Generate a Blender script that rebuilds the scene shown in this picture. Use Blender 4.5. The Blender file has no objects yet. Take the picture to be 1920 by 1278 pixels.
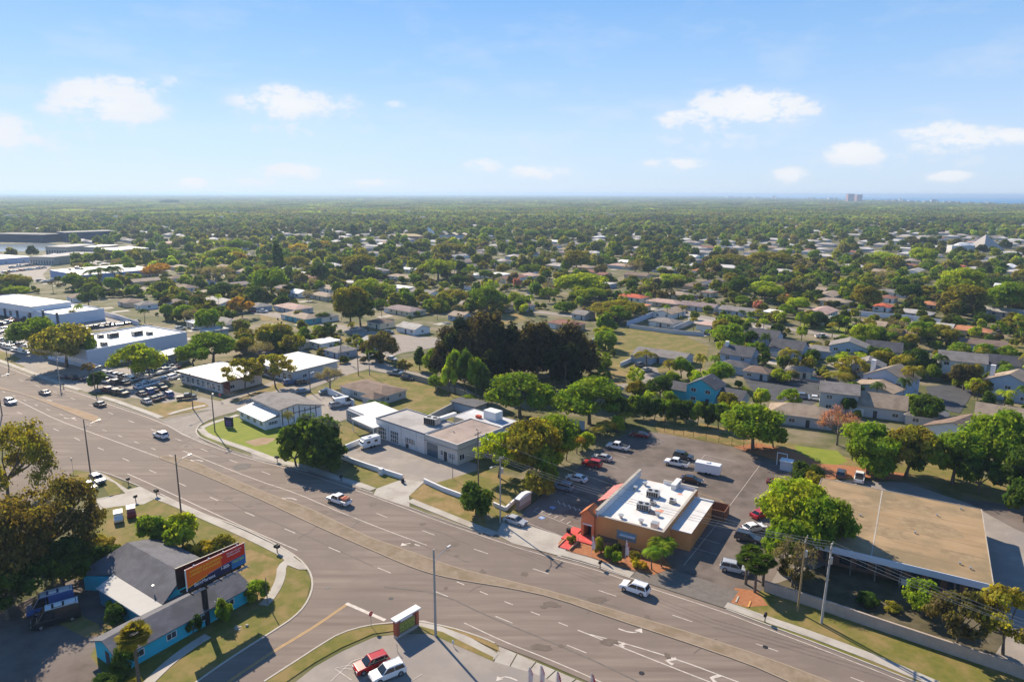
import bpy, bmesh, math, random
import numpy as np
from mathutils import Vector, Matrix

R = math.radians
SC = bpy.context.scene
COL = SC.collection
rnd = random.Random(7)

# ------------------------------------------------------------------ camera, sky, sun, exposure
H = 62.0
FPX = 1280.0
PITCH = math.atan((639 - 363) / FPX)
ROLL = R(0.15)
cam_d = bpy.data.cameras.new('camera'); cam = bpy.data.objects.new('camera', cam_d); COL.objects.link(cam)
cam_d.sensor_width = 36.0; cam_d.lens = 24.0; cam_d.clip_start = 0.5; cam_d.clip_end = 120000
_c, _s = math.cos(ROLL), math.sin(ROLL)
_R0 = Vector((1, 0, 0)); _D0 = Vector((0, -math.sin(PITCH), -math.cos(PITCH))); _F = Vector((0, math.cos(PITCH), -math.sin(PITCH)))
_rt = _c * _R0 - _s * _D0; _up = -(_s * _R0 + _c * _D0)
cam.matrix_world = Matrix(((_rt.x, _up.x, -_F.x, 0), (_rt.y, _up.y, -_F.y, 0), (_rt.z, _up.z, -_F.z, H), (0, 0, 0, 1)))
SC.camera = cam
SC.view_settings.view_transform = 'Standard'; SC.view_settings.look = 'None'
SC.view_settings.gamma = 1.0; SC.view_settings.use_curve_mapping = False
SC.view_settings.exposure = 0.72

SUN_EL = 35.0; SHADOW_AZ = -56.0        # shadows fall towards this world angle
sx, sy = -math.cos(R(SHADOW_AZ)), -math.sin(R(SHADOW_AZ))
SUN_ROT = math.atan2(sx, sy)
sd = bpy.data.lights.new('sun', 'SUN'); sun = bpy.data.objects.new('sun', sd); COL.objects.link(sun)
sd.energy = 5.0; sd.angle = R(0.53); sd.color = (1.0, 0.87, 0.68)
tosun = Vector((sx * math.cos(R(SUN_EL)), sy * math.cos(R(SUN_EL)), math.sin(R(SUN_EL))))
sun.rotation_euler = tosun.to_track_quat('Z', 'Y').to_euler()
sun.location = (0, 0, 300)

def ray(px, py):
    x = (px - 960) / FPX; y = (py - 639) / FPX
    x, y = x * _c + y * _s, -x * _s + y * _c
    return Vector((x, math.cos(PITCH) - y * math.sin(PITCH), -(y * math.cos(PITCH) + math.sin(PITCH))))
def U(px, py, z=0.0):
    """point of the place at height z seen at a spot measured on the survey photograph"""
    d = ray(px, py); t = (H - z) / -d.z
    return Vector((d.x * t, d.y * t, z))
def PJ(p):
    dz = p[2] - H
    f = p[1] * math.cos(PITCH) - dz * math.sin(PITCH)
    if f < 1: return (-9999, -9999)
    up = p[1] * math.sin(PITCH) + dz * math.cos(PITCH)
    x = p[0] / f; y = -up / f
    x, y = x * _c - y * _s, x * _s + y * _c
    return (960 + x * FPX, 639 + y * FPX)
def height_at(g, py):
    lo, hi = 0.0, 60.0
    for _ in range(26):
        m = (lo + hi) / 2
        if PJ((g[0], g[1], m))[1] > py: lo = m
        else: hi = m
    return lo

# world ---------------------------------------------------------------------------------------
W = bpy.data.worlds.new('World'); SC.world = W; W.use_nodes = True
wn, wl = W.node_tree.nodes, W.node_tree.links
wn.clear()
def nn(t, **k):
    n = wn.new(t)
    for a, v in k.items(): setattr(n, a, v)
    return n
def mth(op, a, b=None, c=None, clamp=False):
    n = nn('ShaderNodeMath', operation=op); n.use_clamp = clamp
    for i, v in enumerate((a, b, c)):
        if v is None: continue
        if isinstance(v, (int, float)): n.inputs[i].default_value = v
        else: wl.new(v, n.inputs[i])
    return n.outputs[0]
sky = nn('ShaderNodeTexSky', sky_type='NISHITA')
sky.sun_disc = False; sky.sun_elevation = R(SUN_EL); sky.sun_rotation = SUN_ROT
sky.altitude = 60; sky.air_density = 1.0; sky.dust_density = 0.3; sky.ozone_density = 2.2
tc = nn('ShaderNodeTexCoord')
sep = nn('ShaderNodeSeparateXYZ'); wl.new(tc.outputs['Generated'], sep.inputs[0])
azn = mth('ARCTAN2', sep.outputs[0], sep.outputs[1])
eln = mth('ARCSINE', sep.outputs[2])
cmb = nn('ShaderNodeCombineXYZ'); wl.new(azn, cmb.inputs[0]); wl.new(eln, cmb.inputs[1])
def wnoise(sx_, sy_, detail, rough=0.6, off=0.0):
    mp = nn('ShaderNodeMapping'); mp.inputs['Scale'].default_value = (sx_, sy_, 1); mp.inputs['Location'].default_value = (off, off, 0)
    wl.new(cmb.outputs[0], mp.inputs[0])
    n = nn('ShaderNodeTexNoise'); n.inputs['Scale'].default_value = 1.0; n.inputs['Detail'].default_value = detail; n.inputs['Roughness'].default_value = rough
    wl.new(mp.outputs[0], n.inputs['Vector']); return n.outputs['Fac']
edge = wnoise(22, 38, 9, 0.66)
fine = wnoise(7, 22, 6, 0.6, 3.1)
# clouds: centre and half size in photograph pixels, strength
CL = [(212, 195, 95, 48, 1.0), (140, 205, 60, 22, .7), (215, 255, 120, 50, .38), (318, 155, 46, 14, .5), (12, 262, 60, 45, .75), (60, 285, 120, 40, .35),
      (530, 200, 95, 42, .85), (600, 205, 100, 36, .62), (560, 245, 140, 34, .45), (740, 199, 26, 12, .7), (545, 325, 80, 20, .8), (355, 345, 36, 14, .8), (700, 345, 70, 12, .6), (480, 342, 60, 12, .6),
      (1395, 208, 120, 42, 1.0), (1300, 228, 85, 26, .85), (1480, 205, 75, 26, .8), (1330, 262, 130, 34, .4), (1605, 288, 58, 28, 1.0), (1770, 262, 90, 30, .95), (1890, 262, 60, 18, .9), (1445, 270, 22, 9, .55),
      (905, 313, 50, 18, .85), (1010, 325, 85, 18, .75), (1475, 330, 44, 18, .85), (1265, 312, 80, 18, .65), (1775, 332, 50, 12, .75), (1700, 300, 190, 34, .3)]
acc = None
for (cx, cy, hw, hh, st) in CL:
    d = ray(cx, cy).normalized(); az = math.atan2(d.x, d.y); el = math.asin(d.z)
    wa = hw / FPX * 1.12; we = hh / FPX * 1.12
    a1 = mth('MULTIPLY', mth('SUBTRACT', azn, az), 1 / wa)
    up_ = mth('SUBTRACT', eln, el)
    a2 = mth('MULTIPLY', up_, 1 / we)
    q = mth('ADD', mth('MULTIPLY', a1, a1), mth('MULTIPLY', a2, a2))
    m = mth('MULTIPLY', mth('MULTIPLY', mth('SUBTRACT', 1.0, q, clamp=True), st), mth('ADD', mth('MULTIPLY', a2, 0.42), 0.80, clamp=True))
    acc = m if acc is None else mth('MAXIMUM', acc, m)
# the same kind of low clouds go on all round the rest of the horizon
lowf = wnoise(3.2, 9, 3, 0.5, 8.0)
band = mth('MULTIPLY', mth('MULTIPLY', eln, 12.0, clamp=True), mth('SUBTRACT', 1.0, mth('MULTIPLY', eln, 2.6), clamp=True))
outside = mth('MULTIPLY', mth('SUBTRACT', mth('ABSOLUTE', azn), 0.70), 8.0, clamp=True)
g = mth('MULTIPLY', mth('MULTIPLY', mth('SUBTRACT', lowf, 0.50, clamp=True), 5.0), mth('MULTIPLY', band, outside))
acc = mth('MAXIMUM', acc, g)
msk = mth('MULTIPLY', mth('SUBTRACT', mth('ADD', mth('MULTIPLY', acc, 0.95), mth('MULTIPLY', mth('SUBTRACT', edge, 0.5), 2.5)), 0.19), 2.3, clamp=True)
msk = mth('MULTIPLY', msk, mth('MULTIPLY', acc, 2.2, clamp=True))
msk = mth('MAXIMUM', msk, mth('MULTIPLY', mth('MULTIPLY', acc, 0.42), mth('MULTIPLY', fine, 1.5, clamp=True)))
wisp = mth('MULTIPLY', mth('SUBTRACT', fine, 0.50, clamp=True), mth('MULTIPLY', band, 2.2))
msk = mth('MULTIPLY', mth('MAXIMUM', msk, wisp), 0.95)
skyc = nn('ShaderNodeMixRGB', blend_type='MULTIPLY'); skyc.inputs[0].default_value = 1.0
wl.new(sky.outputs[0], skyc.inputs[1]); skyc.inputs[2].default_value = (0.62, 0.80, 1.05, 1)
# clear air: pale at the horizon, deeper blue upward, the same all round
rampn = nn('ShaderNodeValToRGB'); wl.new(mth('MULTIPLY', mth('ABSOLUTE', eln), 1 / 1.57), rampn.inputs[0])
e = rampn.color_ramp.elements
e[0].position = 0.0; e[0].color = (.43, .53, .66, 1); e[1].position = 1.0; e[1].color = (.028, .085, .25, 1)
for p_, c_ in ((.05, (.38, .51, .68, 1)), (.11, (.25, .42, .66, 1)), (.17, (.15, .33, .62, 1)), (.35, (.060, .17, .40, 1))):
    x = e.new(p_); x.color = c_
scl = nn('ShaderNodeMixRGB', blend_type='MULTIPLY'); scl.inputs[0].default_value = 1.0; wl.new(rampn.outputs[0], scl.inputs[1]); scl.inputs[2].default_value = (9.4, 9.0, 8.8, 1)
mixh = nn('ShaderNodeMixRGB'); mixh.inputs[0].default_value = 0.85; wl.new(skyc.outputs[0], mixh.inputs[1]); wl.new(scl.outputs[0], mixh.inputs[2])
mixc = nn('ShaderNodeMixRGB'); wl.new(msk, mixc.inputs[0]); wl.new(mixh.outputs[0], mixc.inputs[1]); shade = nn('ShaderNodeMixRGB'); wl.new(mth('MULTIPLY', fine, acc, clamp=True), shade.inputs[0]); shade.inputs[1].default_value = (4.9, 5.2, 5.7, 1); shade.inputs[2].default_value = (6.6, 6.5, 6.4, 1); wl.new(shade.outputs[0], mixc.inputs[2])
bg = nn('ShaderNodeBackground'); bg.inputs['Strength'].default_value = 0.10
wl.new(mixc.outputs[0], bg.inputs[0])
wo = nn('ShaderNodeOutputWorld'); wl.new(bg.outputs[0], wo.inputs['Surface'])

# ------------------------------------------------------------------ materials
MATS = {}
def lin(c): return (c[0], c[1], c[2], 1)
def mat(name, c1, c2=None, scale=1.0, rough=0.8, coord='pos', c3=None, scale3=0.1, bump=0.0, metal=0.0, spec=0.3, stretch=None, objcol=False, rand=0.0, detail=5, sharp=None, coat=0.0):
    if name in MATS: return MATS[name]
    m = bpy.data.materials.new(name); m.use_nodes = True; MATS[name] = m
    n, l = m.node_tree.nodes, m.node_tree.links
    b = n['Principled BSDF']; b.inputs['Roughness'].default_value = rough; b.inputs['Metallic'].default_value = metal
    b.inputs['Specular IOR Level'].default_value = spec
    if coat: b.inputs['Coat Weight'].default_value = coat
    if coord == 'pos': src = n.new('ShaderNodeNewGeometry').outputs['Position']
    else: src = n.new('ShaderNodeTexCoord').outputs['Object']
    if stretch:
        mp = n.new('ShaderNodeMapping'); mp.inputs['Rotation'].default_value = (0, 0, stretch[0]); mp.inputs['Scale'].default_value = (stretch[1], stretch[2], stretch[2])
        l.new(src, mp.inputs[0]); src2 = mp.outputs[0]
    else: src2 = src
    def noise(s, vec, det=detail):
        t = n.new('ShaderNodeTexNoise'); t.inputs['Scale'].default_value = s; t.inputs['Detail'].default_value = det; t.inputs['Roughness'].default_value = 0.62
        l.new(vec, t.inputs['Vector']); return t.outputs['Fac']
    def mixn(fac, a, bcol, bt='MIX'):
        x = n.new('ShaderNodeMixRGB'); x.blend_type = bt
        if isinstance(fac, float): x.inputs[0].default_value = fac
        else: l.new(fac, x.inputs[0])
        for i, v in ((1, a), (2, bcol)):
            if isinstance(v, tuple): x.inputs[i].default_value = lin(v)
            else: l.new(v, x.inputs[i])
        return x.outputs[0]
    def rmp(f, lo, hi):
        x = n.new('ShaderNodeMapRange'); x.inputs[1].default_value = lo; x.inputs[2].default_value = hi; x.clamp = True
        l.new(f, x.inputs[0]); return x.outputs[0]
    col = c1
    nf = None
    if c2 is not None:
        nf = noise(scale, src2)
        col = mixn(rmp(nf, *(sharp or (0.32, 0.68))), c1, c2)
    if c3 is not None:
        col = mixn(rmp(noise(scale3, src), 0.45, 0.62), col, c3)
    if objcol:
        oi = n.new('ShaderNodeObjectInfo')
        col = mixn(1.0, oi.outputs['Color'], col, 'MULTIPLY')
    if isinstance(col, tuple): b.inputs['Base Color'].default_value = lin(col)
    else: l.new(col, b.inputs['Base Color'])
    if bump:
        bp = n.new('ShaderNodeBump'); bp.inputs['Strength'].default_value = bump; bp.inputs['Distance'].default_value = 0.05
        l.new(noise(scale * 3 + 1, src, 3), bp.inputs['Height']); l.new(bp.outputs[0], b.inputs['Normal'])
    return m

def leafmat(name, stops=None, trans=0.5):
    m = bpy.data.materials.new(name); m.use_nodes = True; MATS[name] = m
    n, l = m.node_tree.nodes, m.node_tree.links; n.clear()
    oi = n.new('ShaderNodeObjectInfo')
    if stops:
        cr = n.new('ShaderNodeValToRGB'); e = cr.color_ramp.elements
        cr.color_ramp.interpolation = 'LINEAR'
        e[0].position = 0; e[0].color = lin(stops[0])
        e[1].position = 1; e[1].color = lin(stops[-1])
        for i, s in enumerate(stops[1:-1]):
            x = e.new((i + 1) / (len(stops) - 1)); x.color = lin(s)
        l.new(oi.outputs['Random'], cr.inputs[0]); base = cr.outputs[0]
    else: base = oi.outputs['Color']
    tcn = n.new('ShaderNodeNewGeometry')
    def noise(s, d=2):
        t = n.new('ShaderNodeTexNoise'); t.inputs['Scale'].default_value = s; t.inputs['Detail'].default_value = d; l.new(tcn.outputs['Position'], t.inputs['Vector']); return t.outputs['Fac']
    mr = n.new('ShaderNodeMapRange'); mr.inputs[1].default_value = 0.3; mr.inputs[2].default_value = 0.7; mr.inputs[3].default_value = 0.5; mr.inputs[4].default_value = 1.6
    l.new(noise(0.75, 4), mr.inputs[0])
    mx = n.new('ShaderNodeMixRGB'); mx.blend_type = 'MULTIPLY'; mx.inputs[0].default_value = 1
    l.new(base, mx.inputs[1]); l.new(mr.outputs[0], mx.inputs[2])
    if stops:
        m3 = n.new('ShaderNodeMapRange'); m3.inputs[1].default_value = 0.36; m3.inputs[2].default_value = 0.64; m3.inputs[3].default_value = 0.62; m3.inputs[4].default_value = 1.4
        l.new(noise(0.0045, 4), m3.inputs[0]); mx0 = mx; mx = n.new('ShaderNodeMixRGB'); mx.blend_type = 'MULTIPLY'; mx.inputs[0].default_value = 1
        l.new(mx0.outputs[0], mx.inputs[1]); l.new(m3.outputs[0], mx.inputs[2])
    hs = n.new('ShaderNodeHueSaturation'); l.new(mx.outputs[0], hs.inputs['Color'])
    mh = n.new('ShaderNodeMapRange'); mh.inputs[1].default_value = 0.35; mh.inputs[2].default_value = 0.65; mh.inputs[3].default_value = 0.48; mh.inputs[4].default_value = 0.52
    l.new(noise(0.3, 2), mh.inputs[0]); l.new(mh.outputs[0], hs.inputs['Hue'])
    d = n.new('ShaderNodeBsdfDiffuse'); l.new(hs.outputs[0], d.inputs[0])
    t = n.new('ShaderNodeBsdfTranslucent')
    tm = n.new('ShaderNodeMixRGB'); tm.blend_type = 'MULTIPLY'; tm.inputs[0].default_value = 1; tm.inputs[2].default_value = (1.55, 1.58, 0.5, 1)
    l.new(hs.outputs[0], tm.inputs[1]); l.new(tm.outputs[0], t.inputs[0])
    mxs = n.new('ShaderNodeMixShader'); mxs.inputs[0].default_value = trans
    l.new(d.outputs[0], mxs.inputs[1]); l.new(t.outputs[0], mxs.inputs[2])
    o = n.new('ShaderNodeOutputMaterial'); l.new(mxs.outputs[0], o.inputs[0])
    return m
TONE = {'green': (.175, .245, .024), 'deep': (.072, .115, .020), 'olive': (.245, .215, .034), 'lime': (.310, .360, .028),
        'brown': (.150, .125, .050), 'yellow': (.46, .34, .03), 'orange': (.42, .24, .03), 'pink': (.44, .20, .19), 'grey': (.22, .18, .13), 'dark brown': (.088, .070, .032)}
M_leaf = leafmat('leaf')
M_mix = leafmat('leaf_mix', [TONE['deep'], TONE['green'], (.10, .16, .025), TONE['olive'], TONE['green'], (.12, .13, .03), TONE['lime'], TONE['olive'], TONE['deep'], TONE['brown'], (.14, .20, .03), TONE['olive'], (.20, .16, .10), TONE['green']])
M_bark = mat('bark', (.10, .075, .055), (.17, .14, .11), 4, 0.95)
M_twig = mat('twig', (.17, .13, .10), (.24, .20, .16), 3, 0.95)
M_asph = mat('road_asphalt', (.158, .120, .098), (.248, .196, .160), 0.7, 0.9, stretch=(R(33), 0.045, 0.9), c3=(.172, .136, .114), scale3=0.06, bump=0.1)
M_asph2 = mat('lot_asphalt', (.085, .066, .056), (.165, .130, .110), 0.25, 0.92, c3=(.19, .155, .135), scale3=0.06, bump=0.1)
M_asph3 = mat('lane_asphalt', (.24, .205, .175), (.31, .27, .235), 0.4, 0.92)
M_darkasph = mat('dark_asphalt', (.05, .052, .058), (.085, .085, .09), 0.3, 0.9)
M_conc = mat('concrete', (.38, .345, .30), (.47, .43, .38), 0.5, 0.85, c3=(.33, .29, .25), scale3=0.25)
M_lotconc = mat('worn_concrete_lot', (.24, .205, .175), (.33, .285, .245), 0.3, 0.88, c3=(.25, .22, .20), scale3=0.12)
M_med = mat('median_dry_turf', (.225, .168, .118), (.285, .222, .160), 0.9, 0.95, c3=(.20, .150, .095), scale3=0.3)
M_grass = mat('lawn_grass', (.105, .115, .016), (.175, .148, .030), 0.8, 0.95, c3=(.23, .165, .06), scale3=0.22, bump=0.3)
M_dry = mat('dry_grass', (.22, .145, .05), (.29, .20, .085), 0.7, 0.95, c3=(.14, .13, .025), scale3=0.2, bump=0.3)
M_lush = mat('bright_lawn', (.155, .20, .014), (.22, .235, .025), 0.4, 0.95, bump=0.3)
M_mulch = mat('orange_mulch', (.30, .11, .045), (.38, .17, .08), 1.5, 0.95, bump=0.3)
M_dirt = mat('bare_dirt', (.36, .25, .16), (.28, .19, .11), 0.4, 0.95)
M_white = mat('white_road_paint', (.62, .56, .50), (.40, .34, .29), 1.2, 0.7)
M_yel = mat('yellow_road_paint', (.62, .36, .10), (.45, .28, .12), 1.2, 0.7)
M_ground = mat('neighbourhood_ground', (.050, .070, .014), (.14, .125, .04), 0.09, 0.95, c3=(.23, .185, .12), scale3=0.055)
M_far = mat('far_ground', (.045, .06, .018), (.07, .075, .03), 0.01, 0.95)
M_wroof = mat('white_membrane', (.70, .69, .67), (.55, .53, .50), 0.35, 0.6, coord='obj', c3=(.66, .65, .63), scale3=0.15)
M_wall = mat('paint', (.93, .93, .93), (1, 1, 1), 0.6, 0.8, coord='obj', objcol=True)
M_shing = mat('shingle', (.80, .80, .80), (1.15, 1.12, 1.08), 1.3, 0.9, coord='obj', objcol=True, bump=0.3, stretch=(0, 0.6, 2.4), c3=(.72, .70, .68), scale3=.35)
M_flat = mat('flat_roofing', (.80, .79, .78), (1.1, 1.1, 1.1), 0.35, 0.9, coord='obj', objcol=True, c3=(1.2, 1.2, 1.18), scale3=0.13)
M_metal = mat('galvanised', (.42, .42, .42), (.50, .50, .50), 2, 0.45, metal=0.6)
M_dark = mat('dark_metal', (.02, .02, .022), None, 1, 0.5)
M_pole = mat('weathered_wood', (.13, .10, .08), (.20, .17, .14), 3, 0.9)
M_cpole = mat('concrete_pole', (.33, .31, .28), (.42, .40, .37), 3, 0.85)
M_glass = mat('window_glass', (.025, .035, .045), (.05, .065, .08), 0.5, 0.08, spec=0.8)
M_frame = mat('window_frame', (.70, .70, .70), None, 1, 0.5)
M_paint = mat('car_paint', (1, 1, 1), None, 1, 0.28, objcol=True, spec=0.5, coat=0.6)
M_cglass = mat('car_glass', (.015, .018, .022), None, 1, 0.06, spec=0.8)
M_tyre = mat('tyre', (.02, .02, .02), None, 1, 0.9)
M_rim = mat('rim', (.45, .45, .46), None, 1, 0.35, metal=0.8)
M_lamp = mat('headlight', (.75, .75, .72), None, 1, 0.15)
M_tail = mat('taillight', (.45, .02, .02), None, 1, 0.2)
M_pool = mat('pool_water', (.05, .42, .48), (.08, .50, .55), 2, 0.05)
M_sea = mat('sea_water', (.012, .17, .36), (.016, .20, .40), 0.001, 0.9, spec=.03)
M_lake = mat('lake_water', (.10, .14, .18), (.14, .18, .22), 0.02, 0.15)
M_tile = mat('clay_tile', (.50, .16, .06), (.40, .12, .05), 1.5, 0.85, coord='obj', stretch=(0, 4, 1), bump=0.4)
M_wire = mat('wire', (.20, .20, .20), None, 1, 0.6)

# ------------------------------------------------------------------ mesh helpers
class MB:
    def __init__(s): s.v = []; s.f = []; s.m = []; s.ms = []
    def slot(s, m):
        if m not in s.ms: s.ms.append(m)
        return s.ms.index(m)
    def face(s, pts, m=None):
        i = len(s.v); s.v += [tuple(p) for p in pts]; s.f.append(tuple(range(i, i + len(pts)))); s.m.append(s.slot(m) if m else 0)
    def box(s, x0, x1, y0, y1, z0, z1, m=None):
        k = s.slot(m) if m else 0; i = len(s.v)
        s.v += [(x, y, z) for z in (z0, z1) for (x, y) in ((x0, y0), (x1, y0), (x1, y1), (x0, y1))]
        for f in ((3, 2, 1, 0), (4, 5, 6, 7), (0, 1, 5, 4), (1, 2, 6, 5), (2, 3, 7, 6), (3, 0, 4, 7)):
            s.f.append(tuple(i + a for a in f)); s.m.append(k)
        return s
    def prism(s, pts, z0, z1, m=None, mtop=None):
        k = s.slot(m) if m else 0; kt = s.slot(mtop) if mtop else k
        n = len(pts); i = len(s.v)
        s.v += [(p[0], p[1], z0) for p in pts] + [(p[0], p[1], z1) for p in pts]
        s.f.append(tuple(range(i + n, i + 2 * n))); s.m.append(kt)
        s.f.append(tuple(range(i + n - 1, i - 1, -1))); s.m.append(k)
        for a in range(n):
            b = (a + 1) % n; s.f.append((i + a, i + b, i + n + b, i + n + a)); s.m.append(k)
        return s
    def tube(s, pts, rs, n=8, m=None, cap=True):
        k = s.slot(m) if m else 0; base = len(s.v); P = [Vector(p) for p in pts]
        for j, p in enumerate(P):
            d = (P[min(j + 1, len(P) - 1)] - P[max(j - 1, 0)]).normalized()
            a = d.orthogonal().normalized() if abs(d.z) < 0.9 else Vector((1, 0, 0)).cross(d).normalized()
            b = d.cross(a)
            r = rs[j] if isinstance(rs, (list, tuple)) else rs
            for q in range(n):
                t = 2 * math.pi * q / n; s.v.append(tuple(p + a * (r * math.cos(t)) + b * (r * math.sin(t))))
        for j in range(len(P) - 1):
            for q in range(n):
                s.f.append((base + j * n + q, base + j * n + (q + 1) % n, base + (j + 1) * n + (q + 1) % n, base + (j + 1) * n + q)); s.m.append(k)
        if cap:
            s.f.append(tuple(base + q for q in reversed(range(n)))); s.m.append(k)
            s.f.append(tuple(base + (len(P) - 1) * n + q for q in range(n))); s.m.append(k)
        return s
    def mesh(s, name, m=None):
        me = bpy.data.meshes.new(name); me.from_pydata(s.v, [], s.f)
        for x in (s.ms or ([m] if m else [])): me.materials.append(x)
        if s.ms: me.polygons.foreach_set('material_index', s.m)
        me.update(); return me
    def obj(s, name, m=None, parent=None, **k): return link(name, s.mesh(name, m), parent, **k)

def link(name, me, parent=None, loc=None, rz=None, scale=None, color=None, label=None, cat=None, group=None, kind=None):
    o = bpy.data.objects.new(name, me); COL.objects.link(o)
    if parent is not None: o.parent = parent
    if loc is not None: o.location = loc
    if rz is not None: o.rotation_euler = (0, 0, rz)
    if scale is not None: o.scale = scale
    if color is not None: o.color = (color[0], color[1], color[2], 1)
    tag(o, label, cat, group, kind)
    if name == 'window' and parent is not None and parent.location.y < 330 and me in PANE:
        o.data = PANE[me][0]; link('pane', PANE[me][1], o)
    return o
PANE = {}
def tag(o, label=None, cat=None, group=None, kind=None):
    if label: o['label'] = label
    if cat: o['category'] = cat
    if group: o['group'] = group
    if kind: o['kind'] = kind
    return o
def empty(name, loc, rz=0.0, **k):
    o = link(name, None, None, loc, rz, **k); o.empty_display_size = 0.3; return o
_seq = [0]
def ZZ(z):
    if z >= 0.12: return z
    _seq[0] += 1
    return z * 2 + _seq[0] * 0.0001
def poly(name, pts, z, m, px=True, kind='structure', parent=None):
    z = ZZ(z)
    P = [U(*p) if px else Vector((p[0], p[1], 0)) for p in pts]
    b = MB(); ar = sum(P[i].x * P[(i + 1) % len(P)].y - P[(i + 1) % len(P)].x * P[i].y for i in range(len(P)))
    if ar < 0: P.reverse()
    b.face([(p.x, p.y, z) for p in P]); return b.obj(name, m, parent, kind=None if parent else kind)
def line_pts(pxs, px=True): return [U(*p) if px else Vector((p[0], p[1], 0)) for p in pxs]
def resample(P, step):
    out = [P[0].copy()]; acc_ = 0
    for a, b in zip(P, P[1:]):
        L = (b - a).length; n = max(1, int(L / step))
        for i in range(1, n + 1): out.append(a.lerp(b, i / n))
    return out
def smooth(P, it=2):
    for _ in range(it):
        Q = [P[0]]
        for a, b in zip(P, P[1:]): Q += [a.lerp(b, .25), a.lerp(b, .75)]
        Q.append(P[-1]); P = Q
    return P
def normals(P):
    N = []
    for i in range(len(P)):
        d = (P[min(i + 1, len(P) - 1)] - P[max(i - 1, 0)]); d.z = 0; d.normalize(); N.append(Vector((-d.y, d.x, 0)))
    return N
def ribbon(name, pxs, w, z, m, px=True, off=0.0, sm=1, parent=None, z0=None, kind='structure'):
    z = ZZ(z)
    P = smooth(line_pts(pxs, px), sm); N = normals(P); b = MB()
    for i in range(len(P) - 1):
        q = [P[i] + N[i] * (off - w / 2), P[i + 1] + N[i + 1] * (off - w / 2), P[i + 1] + N[i + 1] * (off + w / 2), P[i] + N[i] * (off + w / 2)]
        if z0 is None: b.face([(p.x, p.y, z) for p in q])
        else:
            b.face([(p.x, p.y, z) for p in q])
            b.face([(q[0].x, q[0].y, z0), (q[1].x, q[1].y, z0), (q[1].x, q[1].y, z), (q[0].x, q[0].y, z)])
            b.face([(q[2].x, q[2].y, z0), (q[3].x, q[3].y, z0), (q[3].x, q[3].y, z), (q[2].x, q[2].y, z)])
    return b.obj(name, m, parent, kind=None if parent else kind)
def dashes(name, pxs, z, m, parent, ln=3.05, gap=9.14, w=0.16, start=0.0, off=0.0):
    z = ZZ(z)
    P = smooth(line_pts(pxs), 1); N = normals(P); b = MB()
    cum = [0]
    for a, c in zip(P, P[1:]): cum.append(cum[-1] + (c - a).length)
    def at(s):
        for i in range(len(P) - 1):
            if s <= cum[i + 1]:
                t = (s - cum[i]) / max(1e-6, cum[i + 1] - cum[i]); return P[i].lerp(P[i + 1], t) + N[i] * off, N[i]
        return P[-1], N[-1]
    s = start
    while s + ln < cum[-1]:
        (a, na), (c, nc) = at(s), at(s + ln)
        b.face([tuple(q) for q in ((a - na * w / 2) + Vector((0, 0, z)), (c - nc * w / 2) + Vector((0, 0, z)), (c + nc * w / 2) + Vector((0, 0, z)), (a + na * w / 2) + Vector((0, 0, z)))])
        s += ln + gap
    return b.obj(name, m, parent)
# ------------------------------------------------------------------ ground, sea, roads
S_ = 'structure'
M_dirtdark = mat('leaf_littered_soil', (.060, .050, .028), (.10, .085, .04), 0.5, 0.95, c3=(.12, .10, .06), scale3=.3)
b = MB(); b.face([(-42000, -1500, -0.02), (42000, -1500, -0.02), (42000, 42000, -0.02), (-42000, 42000, -0.02)]); b.obj('far_ground', M_far, kind=S_)
b = MB(); b.face([(-900, 20, 0), (900, 20, 0), (1600, 1500, 0), (-1600, 1500, 0)]); b.obj('ground', M_ground, kind=S_)
shore = [U(2600, 400), U(1990, 388), U(1900, 384.5), (U(1750, 380.6)), U(1620, 377.5), U(1500, 373.8), U(1400, 371.0), U(1370, 369.8)]
b = MB(); b.face([(p.x, p.y, .4) for p in shore] + [(15000, 41500, .4), (41500, 41500, .4), (41500, 2600, .4)]); b.obj('sea', M_sea, kind=S_)
poly('lake', [(8, 472), (84, 470), (118, 462), (90, 455.5), (0, 458), (-60, 466)], 0.05, M_lake)

FK = [(-260, 575), (-120, 632), (0, 681), (60, 704), (115, 725), (163, 739), (219, 760), (305, 788), (368, 822), (420, 840), (474.6, 858), (577, 884), (676, 917), (761, 948), (823, 972), (960, 1018), (1045, 1043), (1110, 1060), (1191, 1087), (1361, 1142), (1434, 1170), (1544, 1211), (1695, 1270), (1900, 1350)]
NK = [(-300, 690), (-140, 768), (0, 826), (90, 862), (140, 881), (200, 890), (245, 905), (288, 923), (370, 960), (446, 986), (519, 1021), (560, 1046), (640, 1095), (742, 1150), (800, 1168), (865, 1184), (940, 1212), (1015, 1240), (1090, 1272), (1220, 1330), (1400, 1420)]
road = poly('road', FK + NK[::-1], 0.030, M_asph)
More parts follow.
